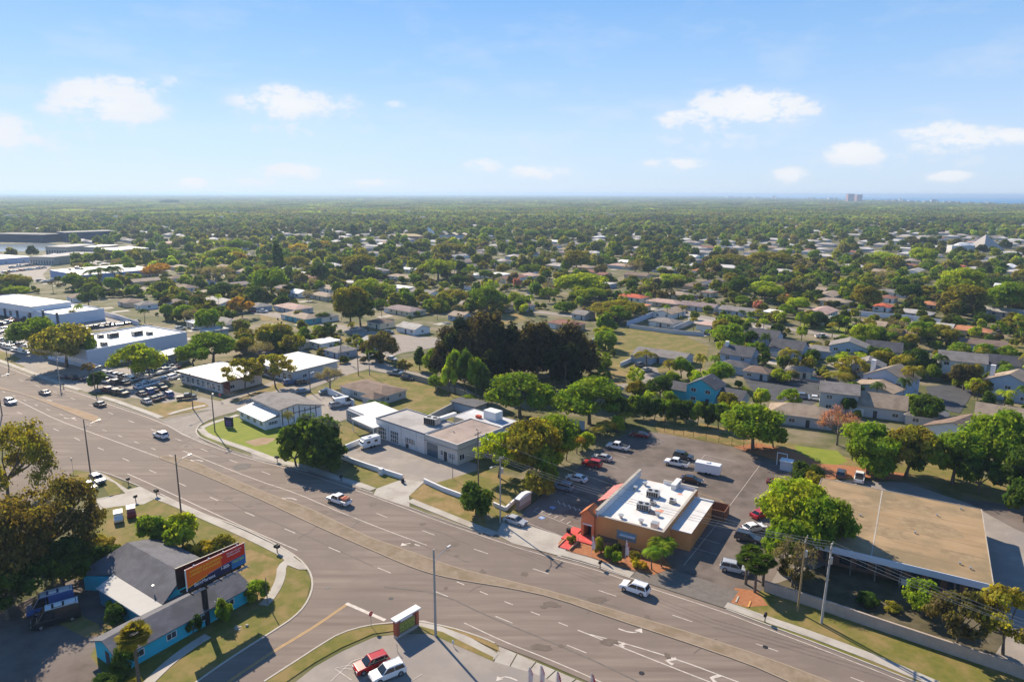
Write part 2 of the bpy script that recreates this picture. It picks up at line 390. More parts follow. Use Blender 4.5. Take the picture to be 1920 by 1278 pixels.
# side street running down between the turquoise building and the car park
poly('side_street', [(560, 1046), (580, 1069), (586.5, 1090), (584, 1111), (571, 1137), (550, 1158), (518.8, 1179), (482, 1202), (425, 1238.6), (388, 1264.7), (330, 1305), (440, 1330), (495, 1278), (524, 1259), (560, 1236), (599.5, 1210), (638.5, 1186.6), (690, 1172), (742, 1167), (790, 1168), (742, 1140), (640, 1085)], 0.034, M_asph)
poly('side_street', [(60, 850), (100, 862), (140, 881), (120, 905), (60, 940), (0, 965), (-60, 960), (-40, 905)], 0.034, M_asph)
poly('side_street', [(300, 787), (330, 782.6), (365, 776), (399, 767.6), (452, 752), (500, 738), (560, 716), (590, 700), (628, 690), (660, 676), (675, 664), (722, 651), (770, 640), (812, 632), (860, 640), (840, 648), (800, 654), (752, 662), (718, 675), (740, 690), (800, 703), (860, 722), (905, 745), (880, 745), (800, 716), (735, 702), (690, 692), (640, 706), (600, 722), (540, 744), (470, 764), (420, 777.6), (399, 784), (374, 796), (366.6, 805), (368, 812), (375, 822), (400, 838), (340, 815)], 0.034, M_asph3)
poly('side_street', [(812, 632), (735, 626), (690, 620), (648, 611), (600, 602), (560, 594), (520, 588), (470, 580), (470, 587), (520, 596), (556, 605), (600, 614), (648, 624), (690, 634), (735, 642), (790, 650), (850, 655)], 0.038, M_asph3)
ribbon('side_street', [(700, 543), (735, 548), (790, 556), (830, 563), (900, 571), (960, 580), (1040, 588), (1110, 597)], 7.5, 0.036, M_asph3)
ribbon('side_street', [(1255, 584), (1290, 590), (1350, 600), (1440, 611), (1500, 620), (1580, 632)], 7.5, 0.036, M_asph3)
ribbon('side_street', [(1990, 615), (1920, 604), (1880, 598), (1840, 585), (1800, 572)], 7.5, 0.036, M_asph3)
ribbon('side_street', [(180, 555), (240, 548), (270, 540), (310, 532), (350, 524), (420, 515)], 6.5, 0.036, M_asph3)
poly('parking_lot', [(-60, 497), (60, 488), (98, 497), (80, 515), (88, 525), (20, 535), (-60, 525)], 0.036, M_lotconc)
ribbon('side_street', [(1280, 497), (1300, 490), (1322, 480), (1335, 470)], 8, 0.036, M_asph3)
# road markings: children of the road
z = 0.036
def off_line(name, base, off, w, m, a=None, b_=None):
    ribbon(name, base[a:b_], w, z, m, off=off, parent=road, sm=1)
off_line('edge_line', FK, -0.9, 0.16, M_white, 2, None)
SOL = [(27, 747.7), (60, 764), (105, 786.5), (185, 816), (240, 836), (298, 857)]
ribbon('lane_line', SOL, 0.16, z, M_white, parent=road)
ribbon('lane_line', [(343, 845), (480, 900), (555, 924), (621, 953), (638, 960), (720, 993), (800, 1022)], 0.16, z, M_white, parent=road)
ribbon('edge_line', [(239, 888), (295, 913), (396, 960), (470, 994), (557.8, 1031.6)], 0.16, z, M_white, parent=road)
ribbon('edge_line', [(870, 1167.5), (950, 1205), (1015, 1230), (1115, 1272.5), (1180, 1305)], 0.16, z, M_white, parent=road)
RA = [(0, 757), (42.6, 777), (80, 795), (120, 812), (160, 830), (203, 847), (250, 868), (304, 891.6), (360.6, 916.7), (423, 945), (492, 973.5), (569, 1006), (655, 1042), (752.6, 1082.7), (865, 1128.7), (982, 1177), (1124, 1233.5), (1240, 1285)]
dashes('lane_dashes', RA, z, M_white, road, start=1.0)
RC = [(0, 700), (80, 727), (150, 752), (253, 793), (326, 821), (398, 850), (463, 874), (525, 896), (594, 922), (700, 960), (795, 996), (870, 1023), (960, 1053), (1075, 1091), (1208, 1135), (1358, 1186), (1531, 1246), (1650, 1290)]
dashes('lane_dashes', RC, z, M_white, road, start=3.0)
dashes('lane_dashes', [(620, 985), (700, 1022), (790, 1062), (860, 1092), (945, 1127.5), (994, 1146), (1045, 1166), (1083, 1181)], z, M_white, road, ln=1.6, gap=3.2, start=32)
dashes('lane_dashes', [(-40, 715), (40, 748), (100, 772), (180, 801), (240, 823), (330, 858)], z, M_white, road, start=4, ln=2, gap=6)
ribbon('turn_lane_line', [(1083, 1181), (1170, 1215), (1250, 1247), (1335, 1280), (1400, 1306)], 0.2, z, M_white, parent=road)
ribbon('turn_lane_line', [(1105, 1189), (1175, 1207), (1270, 1236), (1380, 1277), (1450, 1304)], 0.2, z + .001, M_white, parent=road)
for q in ([(1170, 1213), (1163, 1209.5), (1172, 1206)], [(1262, 1246), (1250, 1239), (1268, 1234.5)], [(1342, 1280), (1334, 1271), (1350, 1266)]):
    ribbon('turn_lane_chevron', q, 0.55, z + .002, M_white, parent=road, sm=0)
ribbon('stop_bar', [(649, 1131), (722, 1163)], 0.6, 0.040, M_white, sm=0, parent=road)
ribbon('centre_line', [(649, 1134), (600, 1168), (560, 1193), (516, 1219), (440, 1270), (400, 1300)], 0.14, 0.040, M_yel, off=0.14, parent=road)
ribbon('centre_line', [(649, 1134), (600, 1168), (560, 1193), (516, 1219), (440, 1270), (400, 1300)], 0.14, 0.040, M_yel, off=-0.14, parent=road)
def arrow(px, py, left=True, flip=1, s=1.0):
    zt_ = ZZ(z + .002); p = U(px, py); a = R(-33) if flip > 0 else R(147)
    pts = [(-1.5, -.15), (.4, -.15), (.4, .15), (-1.5, .15)]
    bb = MB(); ca, sa = math.cos(a), math.sin(a)
    sg = 1 if left else -1
    arc = [(-1.9, 0), (-.6, .05), (.3, .35), (.8, .95)]
    T = lambda x, y: (p.x + (x * ca - y * sg * sa) * s, p.y + (x * sa + y * sg * ca) * s, zt_)
    for i in range(3):
        (x0, y0), (x1, y1) = arc[i], arc[i + 1]
        bb.face([T(x0, y0 - .14), T(x1, y1 - .14), T(x1, y1 + .14), T(x0, y0 + .14)])
    bb.face([T(.15, .95), T(1.45, .95), T(.95, 2.0)])
    bb.obj('turn_arrow', M_white, road)
for (x, y, f) in ((372, 862, -1), (545, 933, -1), (772, 1018, -1), (126, 785, 1), (1182, 1187, 1), (92, 750, -1)): arrow(x, y, True, f)
# manhole and dark patches in the carriageway
def disc(name, px, py, r, m, zz, parent=None, n=20, sx_=1.0, wob=0.0):
    zz = ZZ(zz); p = U(px, py); bb = MB(); rr = random.Random(int(px * 7 + py))
    bb.face([(p.x + r * sx_ * (1 + wob * rr.uniform(-1, 1)) * math.cos(2 * math.pi * i / n), p.y + r * (1 + wob * rr.uniform(-1, 1)) * math.sin(2 * math.pi * i / n), zz) for i in range(n)])
    return bb.obj(name, m, parent)
M_patch = mat('tar_patch', (.13, .115, .10), (.18, .155, .14), 1.2, 0.95)
disc('asphalt_patch', 453, 875, 2.1, M_patch, z + .003, road, wob=.15)
disc('asphalt_patch', 3, 702, 1.6, M_patch, z + .003, road, wob=.15)
for p in ((614, 1102), (733, 1122), (1203, 1262), (1435, 1213), (540, 905)): disc('manhole_cover', p[0], p[1], .38, M_dark, z + .004, road, 14)
ribbon('tar_seam', [(720, 1100), (826, 1112), (925, 1160), (1040, 1206), (1135, 1248), (1200, 1280)], 0.22, z + .001, M_patch, parent=road)
ribbon('tar_seam', [(700, 1062), (640, 1034), (560, 998), (480, 965), (380, 918)], 0.14, z + .001, M_patch, parent=road)

rq = random.Random(77)
for _ in range(46):
    t_ = rq.random(); i_ = int(t_ * (len(RC) - 2)); q_ = U(*RC[i_]).lerp(U(*RC[i_ + 1]), rq.random()) + Vector((math.cos(R(-123)), math.sin(R(-123)), 0)) * rq.uniform(-3, 19)
    pj = PJ(q_)
    if 0 < pj[0] < 1920: disc('oil_stain', pj[0], pj[1], rq.uniform(.25, .9), mat('oil_stain', (.115, .088, .070), (.15, .115, .09), 1.2, .8), z + .0025, road, 12, rq.uniform(.6, 2.2), .3)
for k_ in range(9):
    x_ = rq.uniform(200, 1500); j_ = min(range(len(RC)), key=lambda i: abs(RC[i][0] - x_)); a_ = RC[j_]
    o_ = rq.uniform(-8, 40); ribbon('crack', [(a_[0] + rq.uniform(-9, 9) + i * 14, a_[1] + o_ + i * (5.5 + rq.uniform(-1, 1))) for i in range(7)], .09, z + .001, M_patch, parent=road, sm=0)
for x_, y_ in ((330, 840), (480, 935), (640, 1000), (880, 1110), (1100, 1150), (1300, 1225), (180, 800), (560, 1010)):
    ribbon('crack', [(x_, y_), (x_ + 9, y_ - 7), (x_ + 22, y_ - 12), (x_ + 30, y_ - 21), (x_ + 44, y_ - 27)], .08, z + .001, M_patch, parent=road, sm=0)
# medians: kerbed islands
def island(name, up, lo, m, zt=0.15):
    P = smooth(line_pts(up + lo[::-1]), 1); bb = MB()
    ar = sum(P[i].x * P[(i + 1) % len(P)].y - P[(i + 1) % len(P)].x * P[i].y for i in range(len(P)))
    if ar < 0: P.reverse()
    bb.prism([(p.x, p.y) for p in P], 0.0, zt); o = bb.obj(name, m, kind=S_)
    P.append(P[0]); N = normals(P); kb = MB()
    for i in range(len(P) - 1):
        q = [P[i] - N[i] * .02, P[i + 1] - N[i + 1] * .02, P[i + 1] + N[i + 1] * .22, P[i] + N[i] * .22]
        kb.prism([(p.x, p.y) for p in q], 0.0, zt + .012)
    kb.obj('kerb', M_kerby, o); return o
M_kerb = mat('kerb_concrete', (.40, .355, .30), (.48, .43, .37), 0.8, 0.85)
M_kerby = mat('worn_median_kerb', (.33, .25, .18), (.28, .22, .16), 0.8, 0.85)
island('median', [(300, 857), (313, 854), (360, 863), (406, 884), (463, 909), (520, 932), (577, 951), (638, 981), (696, 1009), (742, 1024), (800, 1045), (860, 1066), (915, 1079), (960, 1090), (1040, 1110), (1177, 1151), (1315, 1192.5), (1452, 1238), (1521, 1264), (1640, 1312)],
       [(300, 860), (360, 882), (428.7, 911.4), (497, 941), (560, 971), (625, 1001), (690, 1029), (756, 1058), (800, 1074), (850, 1086), (905, 1095), (960, 1104), (1040, 1121), (1154, 1162), (1269, 1199), (1407, 1247), (1452, 1267), (1560, 1316)], M_med)
island('median', [(-60, 705), (0, 726), (62, 744), (125, 762), (175, 777), (194, 788)], [(-60, 712), (0, 730), (34, 737), (75, 751), (112, 766), (154, 784), (180, 793)], M_dirt)

# kerbs along the outer edges
def kerb(pxs, w=.22, off=0.0, m=None, name='kerb'): return ribbon(name, pxs, w, 0.14, m or M_kerb, off=off, z0=0.0)
for seg in (FK[2:8], FK[9:12], [(676, 917), (700, 925)], [(768, 951), (823, 972), (905, 1000)], [(1045, 1043), (1110, 1060), (1191, 1087)], [(1361, 1142), (1434, 1170), (1544, 1211), (1695, 1270), (1900, 1350)]): kerb(seg)
kerb([(305, 788), (330, 782.6), (365, 776), (399, 767.6)])
kerb([(400, 784), (385, 790), (374, 797), (368, 805), (368, 812), (375, 820), (393, 828), (420, 840)], .35)
kerb([(173, 881.6), (200, 886.6), (245, 905), (262, 912)])
kerb([(300, 926), (370, 960), (446, 986), (519, 1021), (560, 1046), (580, 1069), (586.5, 1090), (584, 1111), (571, 1137), (550, 1158), (518.8, 1179), (482, 1202), (425, 1238.6), (388, 1264.7), (350, 1292)], .3)
kerb([(495, 1278), (524, 1259), (560, 1236), (599.5, 1210), (638.5, 1186.6), (690, 1172), (742, 1167), (780, 1164), (820, 1171), (865, 1182), (910, 1198), (928, 1206)], .25)

# north side parcels, left to right
G = 0.012
poly('roadside_verge', [(-260, 560), (0, 660), (60, 690), (170, 742), (219, 760), (163, 739), (115, 725), (60, 704), (0, 681), (-260, 575)], G, M_grass)
poly('parking_lot', [(-80, 560), (0, 600), (60, 645), (100, 690), (60, 692), (0, 670), (-100, 640)], 0.016, M_lotconc)
poly('lawn', [(-30, 650), (0, 657), (40, 672), (20, 683), (0, 677), (-60, 655)], 0.02, M_grass)
poly('parking_lot', [(40, 690), (100, 670), (185, 690), (250, 690), (345, 672), (335, 700), (300, 722), (330, 735), (413, 752), (470, 730), (520, 712), (560, 700), (590, 690), (575, 716), (540, 730), (480, 748), (430, 762), (400, 767), (360, 772), (330, 762), (290, 750), (240, 745), (200, 735), (160, 735), (110, 718)], 0.016, M_lotconc)
poly('parking_lot', [(120, 600), (210, 585), (250, 600), (215, 618), (150, 620)], 0.018, M_lotconc)
poly('lawn', [(270, 768), (300, 757), (330, 752), (352, 750), (385, 755), (392, 762), (365, 770), (320, 778), (306, 784)], 0.022, M_dry)
poly('lawn', [(222, 756), (250, 758), (300, 777), (303, 784), (262, 772)], 0.022, M_grass)
poly('lawn', [(430, 752), (470, 738), (520, 718), (545, 715), (548, 722), (510, 735), (460, 750), (440, 756)], 0.022, M_dry)
poly('lawn', [(373, 805), (395, 795), (440, 782), (500, 800), (545, 805), (580, 815), (600, 850), (625, 880), (600, 893), (560, 880), (500, 856), (450, 842), (395, 825), (378, 816)], 0.022, M_lush)
poly('lawn', [(560, 815), (625, 790), (700, 800), (705, 815), (640, 840), (620, 855), (640, 880), (600, 890), (570, 860)], 0.024, M_grass)
poly('footpath', [(458, 828), (492, 820), (520, 822), (500, 833), (478, 836)], 0.026, M_dirt)
poly('parking_lot', [(500, 760), (560, 740), (610, 728), (690, 770), (625, 795), (560, 800)], 0.020, M_lotconc)
poly('lawn', [(560, 745), (615, 722), (640, 727), (660, 750), (640, 752), (610, 735)], 0.022, M_grass)
poly('lawn', [(600, 735), (650, 700), (690, 697), (760, 708), (840, 730), (905, 760), (830, 800), (740, 800), (660, 760)], 0.020, M_grass)
poly('parking_lot', [(615, 858), (640, 850), (720, 815), (894, 870), (894, 882), (819, 905), (796, 903), (780, 905), (755, 898), (640, 862)], 0.028, M_lotconc)
poly('driveway', [(706, 916), (755, 898), (796, 903), (767, 930), (768, 951), (740, 942), (700, 928)], 0.030, M_conc)
poly('lawn', [(640, 890), (667, 870), (752, 898), (706, 918)], 0.024, M_grass)
poly('lawn', [(767, 929), (796, 906), (858, 931), (905, 958), (915, 1000), (860, 975), (800, 955)], 0.024, M_dry)
poly('lawn', [(800, 905), (895, 878), (985, 900), (975, 960), (940, 975), (905, 958), (858, 929)], 0.022, M_grass)
poly('lawn', [(476, 848), (640, 905), (676, 916), (577, 884)], 0.02, M_dirt)
# restaurant parcel
poly('parking_lot', [(965, 985), (985, 955), (1080, 880), (1150, 825), (1190, 806), (1240, 812), (1375, 838), (1475, 872), (1545, 900), (1500, 1000), (1440, 1100), (1365, 1140), (1190, 1086), (1100, 1055), (1050, 1043), (985, 1005)], 0.030, M_asph2)
poly('lawn', [(1225, 795), (1250, 780), (1345, 800), (1480, 830), (1600, 860), (1560, 905), (1475, 870), (1375, 836), (1235, 812)], 0.024, M_dry)
poly('lawn', [(1245, 784), (1290, 788), (1330, 800), (1300, 806), (1260, 798)], 0.028, M_grass)
poly('lawn', [(1490, 835), (1570, 845), (1590, 865), (1540, 880), (1500, 862)], 0.028, M_lush)
poly('mulch_bed', [(1375, 838), (1420, 830), (1500, 850), (1560, 880), (1545, 900), (1475, 870)], 0.034, M_mulch)
poly('mulch_bed', [(1520, 868), (1580, 872), (1700, 888), (1690, 900), (1590, 895), (1545, 900)], 0.032, M_mulch)
poly('walkway', [(945, 972), (990, 985), (1075, 1012), (1052, 1043), (960, 1018), (930, 1002)], 0.036, M_conc)
# the concrete apron is cast in slabs, joints open between them
ap = empty('driveway_apron', (0, 0, 0)); tag(ap, kind=S_)
a0, a1, a2, a3 = U(1182, 1083), U(1362, 1141), U(1385, 1108), U(1215, 1052)
for i in range(6):
    for j in range(2):
        def q(s, t): return a0.lerp(a1, s).lerp(a3.lerp(a2, s), t)
        g = .006; s0, s1, t0, t1 = i / 6 + g, (i + 1) / 6 - g, j / 2 + .01, (j + 1) / 2 - .01
        P = [q(s0, t0), q(s1, t0), q(s1, t1), q(s0, t1)]
        MB().prism([(p.x, p.y) for p in P], 0.0, 0.05).obj('slab', M_conc, ap)
poly('driveway', [(1182, 1083), (1362, 1141), (1385, 1108), (1215, 1052)], 0.034, M_patch)
poly('mulch_bed', [(1046, 1020), (1062, 1000), (1100, 1000), (1112, 1012), (1165, 1022), (1240, 1040), (1262, 1065), (1225, 1078), (1160, 1062), (1100, 1042), (1070, 1035)], 0.045, M_mulch)
# right: tan hall parcel
poly('lawn', [(1361, 1140), (1385, 1105), (1440, 1100), (1560, 1120), (1700, 1170), (1890, 1252), (1960, 1300), (1900, 1350), (1695, 1270), (1544, 1211), (1434, 1170)], 0.024, M_grass)
poly('mulch_bed', [(1364, 1128), (1378, 1102), (1420, 1108), (1440, 1135), (1400, 1138)], 0.030, M_mulch)
poly('parking_lot', [(1540, 900), (1590, 900), (1700, 905), (1850, 955), (1920, 990), (2080, 1080), (2050, 1260), (1960, 1290), (1870, 1230), (1720, 1150), (1560, 1080), (1440, 1095), (1500, 1000)], 0.022, M_lotconc)
poly('yard', [(1440, 1100), (1545, 1060), (1600, 1040), (1862, 1120), (1890, 1190), (1860, 1235), (1720, 1190), (1560, 1135)], 0.024, M_dirtdark)
poly('lawn', [(1560, 890), (1600, 860), (1760, 870), (1950, 930), (1930, 960), (1850, 940), (1700, 900)], 0.026, M_grass)
poly('driveway', [(1800, 935), (1930, 950), (2100, 1010), (2060, 1060), (1900, 990)], 0.028, M_asph2)
SWN = [[(-40, 664), (0, 676), (60, 699), (115, 720), (150, 731)], [(190, 744), (215, 751), (240, 760), (265, 769), (303, 783)], [(316, 777), (345, 768), (385, 760)],
       [(376, 803), (386, 815), (420, 828), (474, 846), (520, 864), (577, 876), (640, 898), (676, 909), (700, 918)], [(768, 938), (823, 960), (880, 983), (930, 1002)], [(1055, 1037), (1110, 1052), (1185, 1078)],
       [(1361, 1134), (1434, 1160), (1500, 1182), (1560, 1204), (1640, 1234), (1740, 1276), (1850, 1325)], [(378, 802), (400, 792), (425, 785), (446, 778)]]
for s in SWN: ribbon('sidewalk', s, 1.7, 0.05, M_conc, z0=0.0)
poly('sidewalk', [(470, 848), (520, 858), (600, 885), (680, 912), (676, 917), (577, 884), (474, 860)], 0.044, M_lotconc)
# residential strips seen beyond
for pts, m in (([(486, 592), (520, 590), (560, 597), (530, 606), (490, 600)], M_dry), ([(560, 598), (610, 602), (635, 607), (610, 618), (565, 612)], M_lush), ([(545, 592), (590, 590), (600, 602), (560, 598)], M_dry),
               ([(595, 625), (640, 630), (660, 638), (630, 646), (590, 640)], M_dry), ([(660, 640), (705, 640), (700, 646), (672, 648)], M_grass),
               ([(725, 625), (760, 622), (812, 627), (812, 642), (770, 640)], M_grass), ([(725, 660), (752, 650), (770, 655), (750, 664), (728, 668)], M_dry),
               ([(728, 678), (775, 670), (830, 680), (810, 700), (770, 695)], M_grass), ([(660, 672), (720, 650), (700, 650), (650, 668)], M_dirt), ([(650, 690), (680, 680), (700, 672), (712, 668), (680, 688), (660, 694)], M_dirt),
               ([(755, 548), (800, 545), (830, 552), (790, 560)], M_grass), ([(800, 556), (840, 552), (850, 562), (815, 565)], M_grass), ([(965, 580), (1010, 572), (1020, 578), (985, 590)], M_grass),
               ([(900, 585), (960, 580), (990, 600), (940, 610)], M_dry), ([(1110, 640), (1180, 610), (1240, 610), (1330, 650), (1320, 690), (1200, 700), (1120, 690)], M_grass), ([(1100, 700), (1150, 690), (1200, 705), (1190, 725), (1140, 722)], M_dry),
               ([(1285, 575), (1360, 580), (1440, 592), (1500, 602), (1430, 604), (1340, 595)], M_grass), ([(1510, 596), (1600, 605), (1700, 625), (1660, 640), (1560, 625), (1500, 612)], M_lush), ([(1720, 640), (1800, 618), (1960, 650), (1960, 690), (1800, 660)], M_grass),
               ([(1000, 690), (1200, 590), (1110, 640)], M_dry), ([(270, 540), (290, 534), (305, 540), (290, 548)], M_lush), ([(210, 545), (245, 538), (262, 542), (225, 553)], M_lush)):
    poly('lawn', pts, 0.022, m)
poly('driveway', [(1140, 722), (1190, 718), (1200, 712), (1196, 700), (1208, 684), (1232, 690), (1238, 706), (1250, 714), (1225, 728), (1150, 733)], 0.03, M_lotconc)
poly('driveway', [(1388, 700), (1420, 690), (1500, 695), (1570, 705), (1690, 730), (1700, 760), (1640, 745), (1560, 735), (1520, 760), (1440, 750), (1405, 725)], 0.028, M_darkasph)
poly('driveway', [(1735, 725), (1800, 718), (1830, 728), (1800, 775), (1750, 765)], 0.03, M_darkasph)
poly('driveway', [(700, 570), (724, 566), (748, 571), (735, 577), (705, 577)], 0.024, M_dirt)
poly('driveway', [(1290, 593), (1395, 600), (1440, 616), (1400, 622), (1290, 604)], 0.024, M_conc)

# south side
poly('lawn', [(0, 870), (95, 868), (140, 881), (200, 890), (230, 905), (225, 925), (205, 930), (190, 905), (150, 900), (60, 925), (-40, 960)], 0.02, M_grass)
poly('driveway', [(185, 885), (205, 895), (240, 918), (262, 912), (288, 924), (300, 930), (270, 945), (215, 950), (190, 955), (150, 960), (180, 935), (235, 925), (215, 905), (178, 890)], 0.03, M_conc)
poly('lawn', [(150, 960), (190, 950), (235, 940), (300, 935), (370, 962), (446, 990), (519, 1024), (565, 1052), (583, 1090), (571, 1137), (550, 1158), (482, 1202), (388, 1264), (340, 1300), (180, 1300), (150, 1150), (100, 1100)], 0.018, M_grass)
poly('lawn', [(420, 1040), (470, 1030), (520, 1050), (526, 1080), (500, 1120), (460, 1100)], 0.022, M_dry)
poly('yard', [(-200, 900), (60, 930), (180, 950), (210, 1000), (150, 1080), (60, 1120), (-200, 1180)], 0.016, M_ground)
poly('parking_lot', [(-120, 1170), (0, 1150), (130, 1085), (200, 1140), (190, 1190), (170, 1230), (200, 1270), (190, 1310), (-120, 1310)], 0.024, M_asph2)
poly('parking_lot', [(130, 1085), (210, 1095), (200, 1130), (150, 1130)], 0.026, M_asph2)
poly('lawn', [(120, 1140), (185, 1170), (190, 1190), (160, 1195), (110, 1170)], 0.028, M_dry)
ribbon('sidewalk', [(288, 930), (330, 945), (396, 975), (450, 998), (519, 1031), (545, 1047)], 1.7, 0.05, M_conc, z0=0.0)
poly('sidewalk', [(520, 1034), (548, 1043), (572, 1060), (578, 1068), (560, 1068), (540, 1060)], 0.055, M_conc)
ribbon('sidewalk', [(543, 1050), (528, 1062), (527, 1080), (520, 1100), (506, 1122), (493, 1135)], 1.5, 0.048, M_conc, z0=0.0)
ribbon('sidewalk', [(390, 1192), (360, 1210), (320, 1240), (280, 1278), (255, 1305)], 1.5, 0.05, M_conc, z0=0.0)
poly('parking_lot', [(742, 1190), (700, 1195), (640, 1222), (590, 1250), (540, 1290), (700, 1400), (1200, 1400), (1090, 1300), (1000, 1262), (925, 1240), (860, 1205), (800, 1188)], 0.030, M_lotconc)
poly('lawn', [(495, 1278), (524, 1259), (560, 1236), (599.5, 1210), (638.5, 1186.6), (690, 1172), (742, 1170), (745, 1182), (700, 1188), (640, 1214), (590, 1242), (520, 1290)], 0.036, M_grass)
poly('lawn', [(780, 1172), (815, 1192), (925, 1240), (925, 1232), (830, 1185)], 0.040, M_dry)
poly('lawn', [(820, 1172), (870, 1190), (912, 1210), (938, 1222), (930, 1208), (880, 1188), (850, 1176)], 0.042, M_dry)
poly('sidewalk', [(780, 1164), (795, 1163), (830, 1174), (880, 1194), (935, 1226), (925, 1238), (860, 1205), (815, 1186), (782, 1172)], 0.038, M_conc)
bp2 = empty('driveway_apron', (0, 0, 0)); tag(bp2, kind=S_)
a0, a1, a2, a3 = U(935, 1211), U(1120, 1290), U(1070, 1320), U(926, 1240)
for i in range(5):
    s0, s1 = i / 5 + .006, (i + 1) / 5 - .006
    P = [a0.lerp(a1, s0), a0.lerp(a1, s1), a3.lerp(a2, s1), a3.lerp(a2, s0)]
    MB().prism([(p.x, p.y) for p in P], 0.0, 0.06).obj('slab', M_conc, bp2)
# painted bays
def stripe(name, a, b_, w=.1, zz=.045, m=None): ribbon(name, [a, b_], w, zz, m or M_white, sm=0)
bays = empty('parking_bay_markings', (0, 0, 0)); tag(bays, kind=S_)
def bay(a, b_, w=.11, m=None, zz=.046): ribbon('bay_line', [a, b_], w, zz, m or M_white, sm=0, parent=bays)
for a, b_ in (((1000, 958), (1085, 992)), ((975, 975), (1060, 1008)), ((1040, 940), (1090, 958)), ((1062, 925), (1105, 941)), ((1087, 903), (1120, 915)), ((1105, 885), (1135, 896)), ((1130, 868), (1160, 878)), ((1150, 850), (1175, 858)),
              ((1312, 864), (1322, 853)), ((1322, 853), (1380, 866)), ((1310, 872), (1350, 882)), ((1350, 973), (1425, 872)), ((1352, 973), (1282, 1060)),
              ((1310, 960), (1360, 972)), ((1300, 978), (1355, 992)), ((1290, 1002), (1350, 1020)), ((1280, 1022), (1345, 1040)), ((1418, 975), (1440, 982)), ((1462, 893), (1480, 897)),
              ((620, 1278), (660, 1240)), ((660, 1240), (690, 1230)), ((630, 1252), (670, 1256)), ((628, 1254), (660, 1276)), ((668, 1246), (640, 1250)), ((770, 1278), (792, 1264))): bay(a, b_)
for a, b_ in (((1310, 925), (1350, 938)), ((1350, 938), (1358, 945)), ((1358, 945), (1350, 962)), ((1322, 940), (1350, 945)), ((1325, 948), (1352, 954)), ((1330, 955), (1350, 961))): bay(a, b_, .12, M_yel)
M_blue = mat('blue_paint', (.12, .25, .55), (.20, .33, .60), 1.5, 0.8)
for p in ((1016, 971), (1036, 952)):
    disc('accessible_bay_mark', p[0], p[1], .75, M_blue, .047, bays, 4); ribbon('bay_line', [(p[0] - 4, p[1] - 2), (p[0] + 3, p[1] + 1)], .3, .049, M_white, sm=0, parent=bays)
for i in range(6):
    bay((1003 + i * 12, 956 + i * 5.2), (1010 + i * 12, 952 + i * 5.2), .18) if i % 1 == 0 else None
for i in range(5): bay((1046 + i * 10, 938 + i * 4), (1050 + i * 10, 946 + i * 4), .16)
arrow(952, 1268, True, -1, .8)
# ------------------------------------------------------------------ label engine
LM = [('orange restaurant', 1230, 960), ('tan flat-roofed hall', 1700, 1010), ('turquoise building', 300, 1120), ('two-part garage building', 810, 810), ('white flat-roofed store', 395, 710),
      ('half-timbered white office', 520, 780), ('dark casuarina grove', 960, 660), ('big white-roofed showroom', 265, 640), ('white dealership with dark piers', 90, 585), ('blue superstore', 180, 505),
      ('church with the white spire', 830, 443), ('white pyramid', 1845, 452), ('lake', 50, 463), ('teal house', 560, 590), ('red-roofed white house', 1185, 556), ('orange-tiled house', 1817, 615),
      ('ranch house in the open yard', 1240, 655), ('turquoise-gabled townhouse', 1330, 745), ('pink condo tower', 1602, 374), ('dark column cypress', 523, 485), ('long white roof row', 743, 537), ('swimming pool', 1515, 708),
      ('long white boundary wall', 1720, 597), ('second white store', 590, 675), ('brown hip-roofed bungalow', 700, 730), ('white-domed hall', 1800, 462), ('long dark warehouse', 110, 445), ('straight white-roofed house', 910, 513), ('tan house row', 1515, 541), ('white car-port house', 1315, 480)]
REC = []
def reg(o, desc, cat, group=None, at=None, lm=None, tail=None):
    """remember a thing; its label is written once all are known"""
    o['category'] = cat
    if group: o['group'] = group
    p = at or PJ(o.location)
    REC.append((o, desc, p, lm, tail)); return o
_o1 = ['', 'first', 'second', 'third', 'fourth', 'fifth', 'sixth', 'seventh', 'eighth', 'ninth', 'tenth', 'eleventh', 'twelfth', 'thirteenth', 'fourteenth', 'fifteenth', 'sixteenth', 'seventeenth', 'eighteenth', 'nineteenth']
_tn = ['', '', 'twenty', 'thirty', 'forty', 'fifty', 'sixty', 'seventy', 'eighty', 'ninety']
ORD = [''] + _o1[2:] + [(_tn[t] + '-' + _o1[u]) if u else _tn[t][:-1] + 'ieth' for t in range(2, 10) for u in range(10)]
def finalize_labels():
    import collections
    G_ = collections.defaultdict(list)
    for (o, desc, p, lm, tail) in REC:
        if tail is not None:
            G_[(desc + ' ' + tail).strip()].append((0, o, desc, tail)); continue
        best = min(LM, key=lambda q: math.hypot(p[0] - q[1], 2.2 * (p[1] - q[2])) if q[0] != lm else 1e9)
        dx, dy = p[0] - best[1], p[1] - best[2]
        if abs(dx) > 1.8 * abs(dy): rel = 'left of' if dx < 0 else 'right of'
        else: rel = 'behind' if dy < 0 else 'in front of'
        d = math.hypot(dx, 2.2 * dy)
        G_[desc + ' ' + rel + ' the ' + best[0]].append((d, o, desc, rel + ' the ' + best[0]))
    for k, L in G_.items():
        L.sort(key=lambda t: t[0])
        for i, (d, o, desc, tail) in enumerate(L):
            if len(L) == 1: o['label'] = k
            elif tail and d == 0 and len(L) > 1: o['label'] = (ORD[i] + ' ' + k).strip() if i else k
            else:
                w = 'nearest' if i == 0 else ((ORD[i] + ' nearest') if i < len(ORD) else ORD[-1] + ' nearest and beyond')
                lab = w + ' ' + desc + ' ' + tail
                o['label'] = ' '.join(lab.split()[:16])

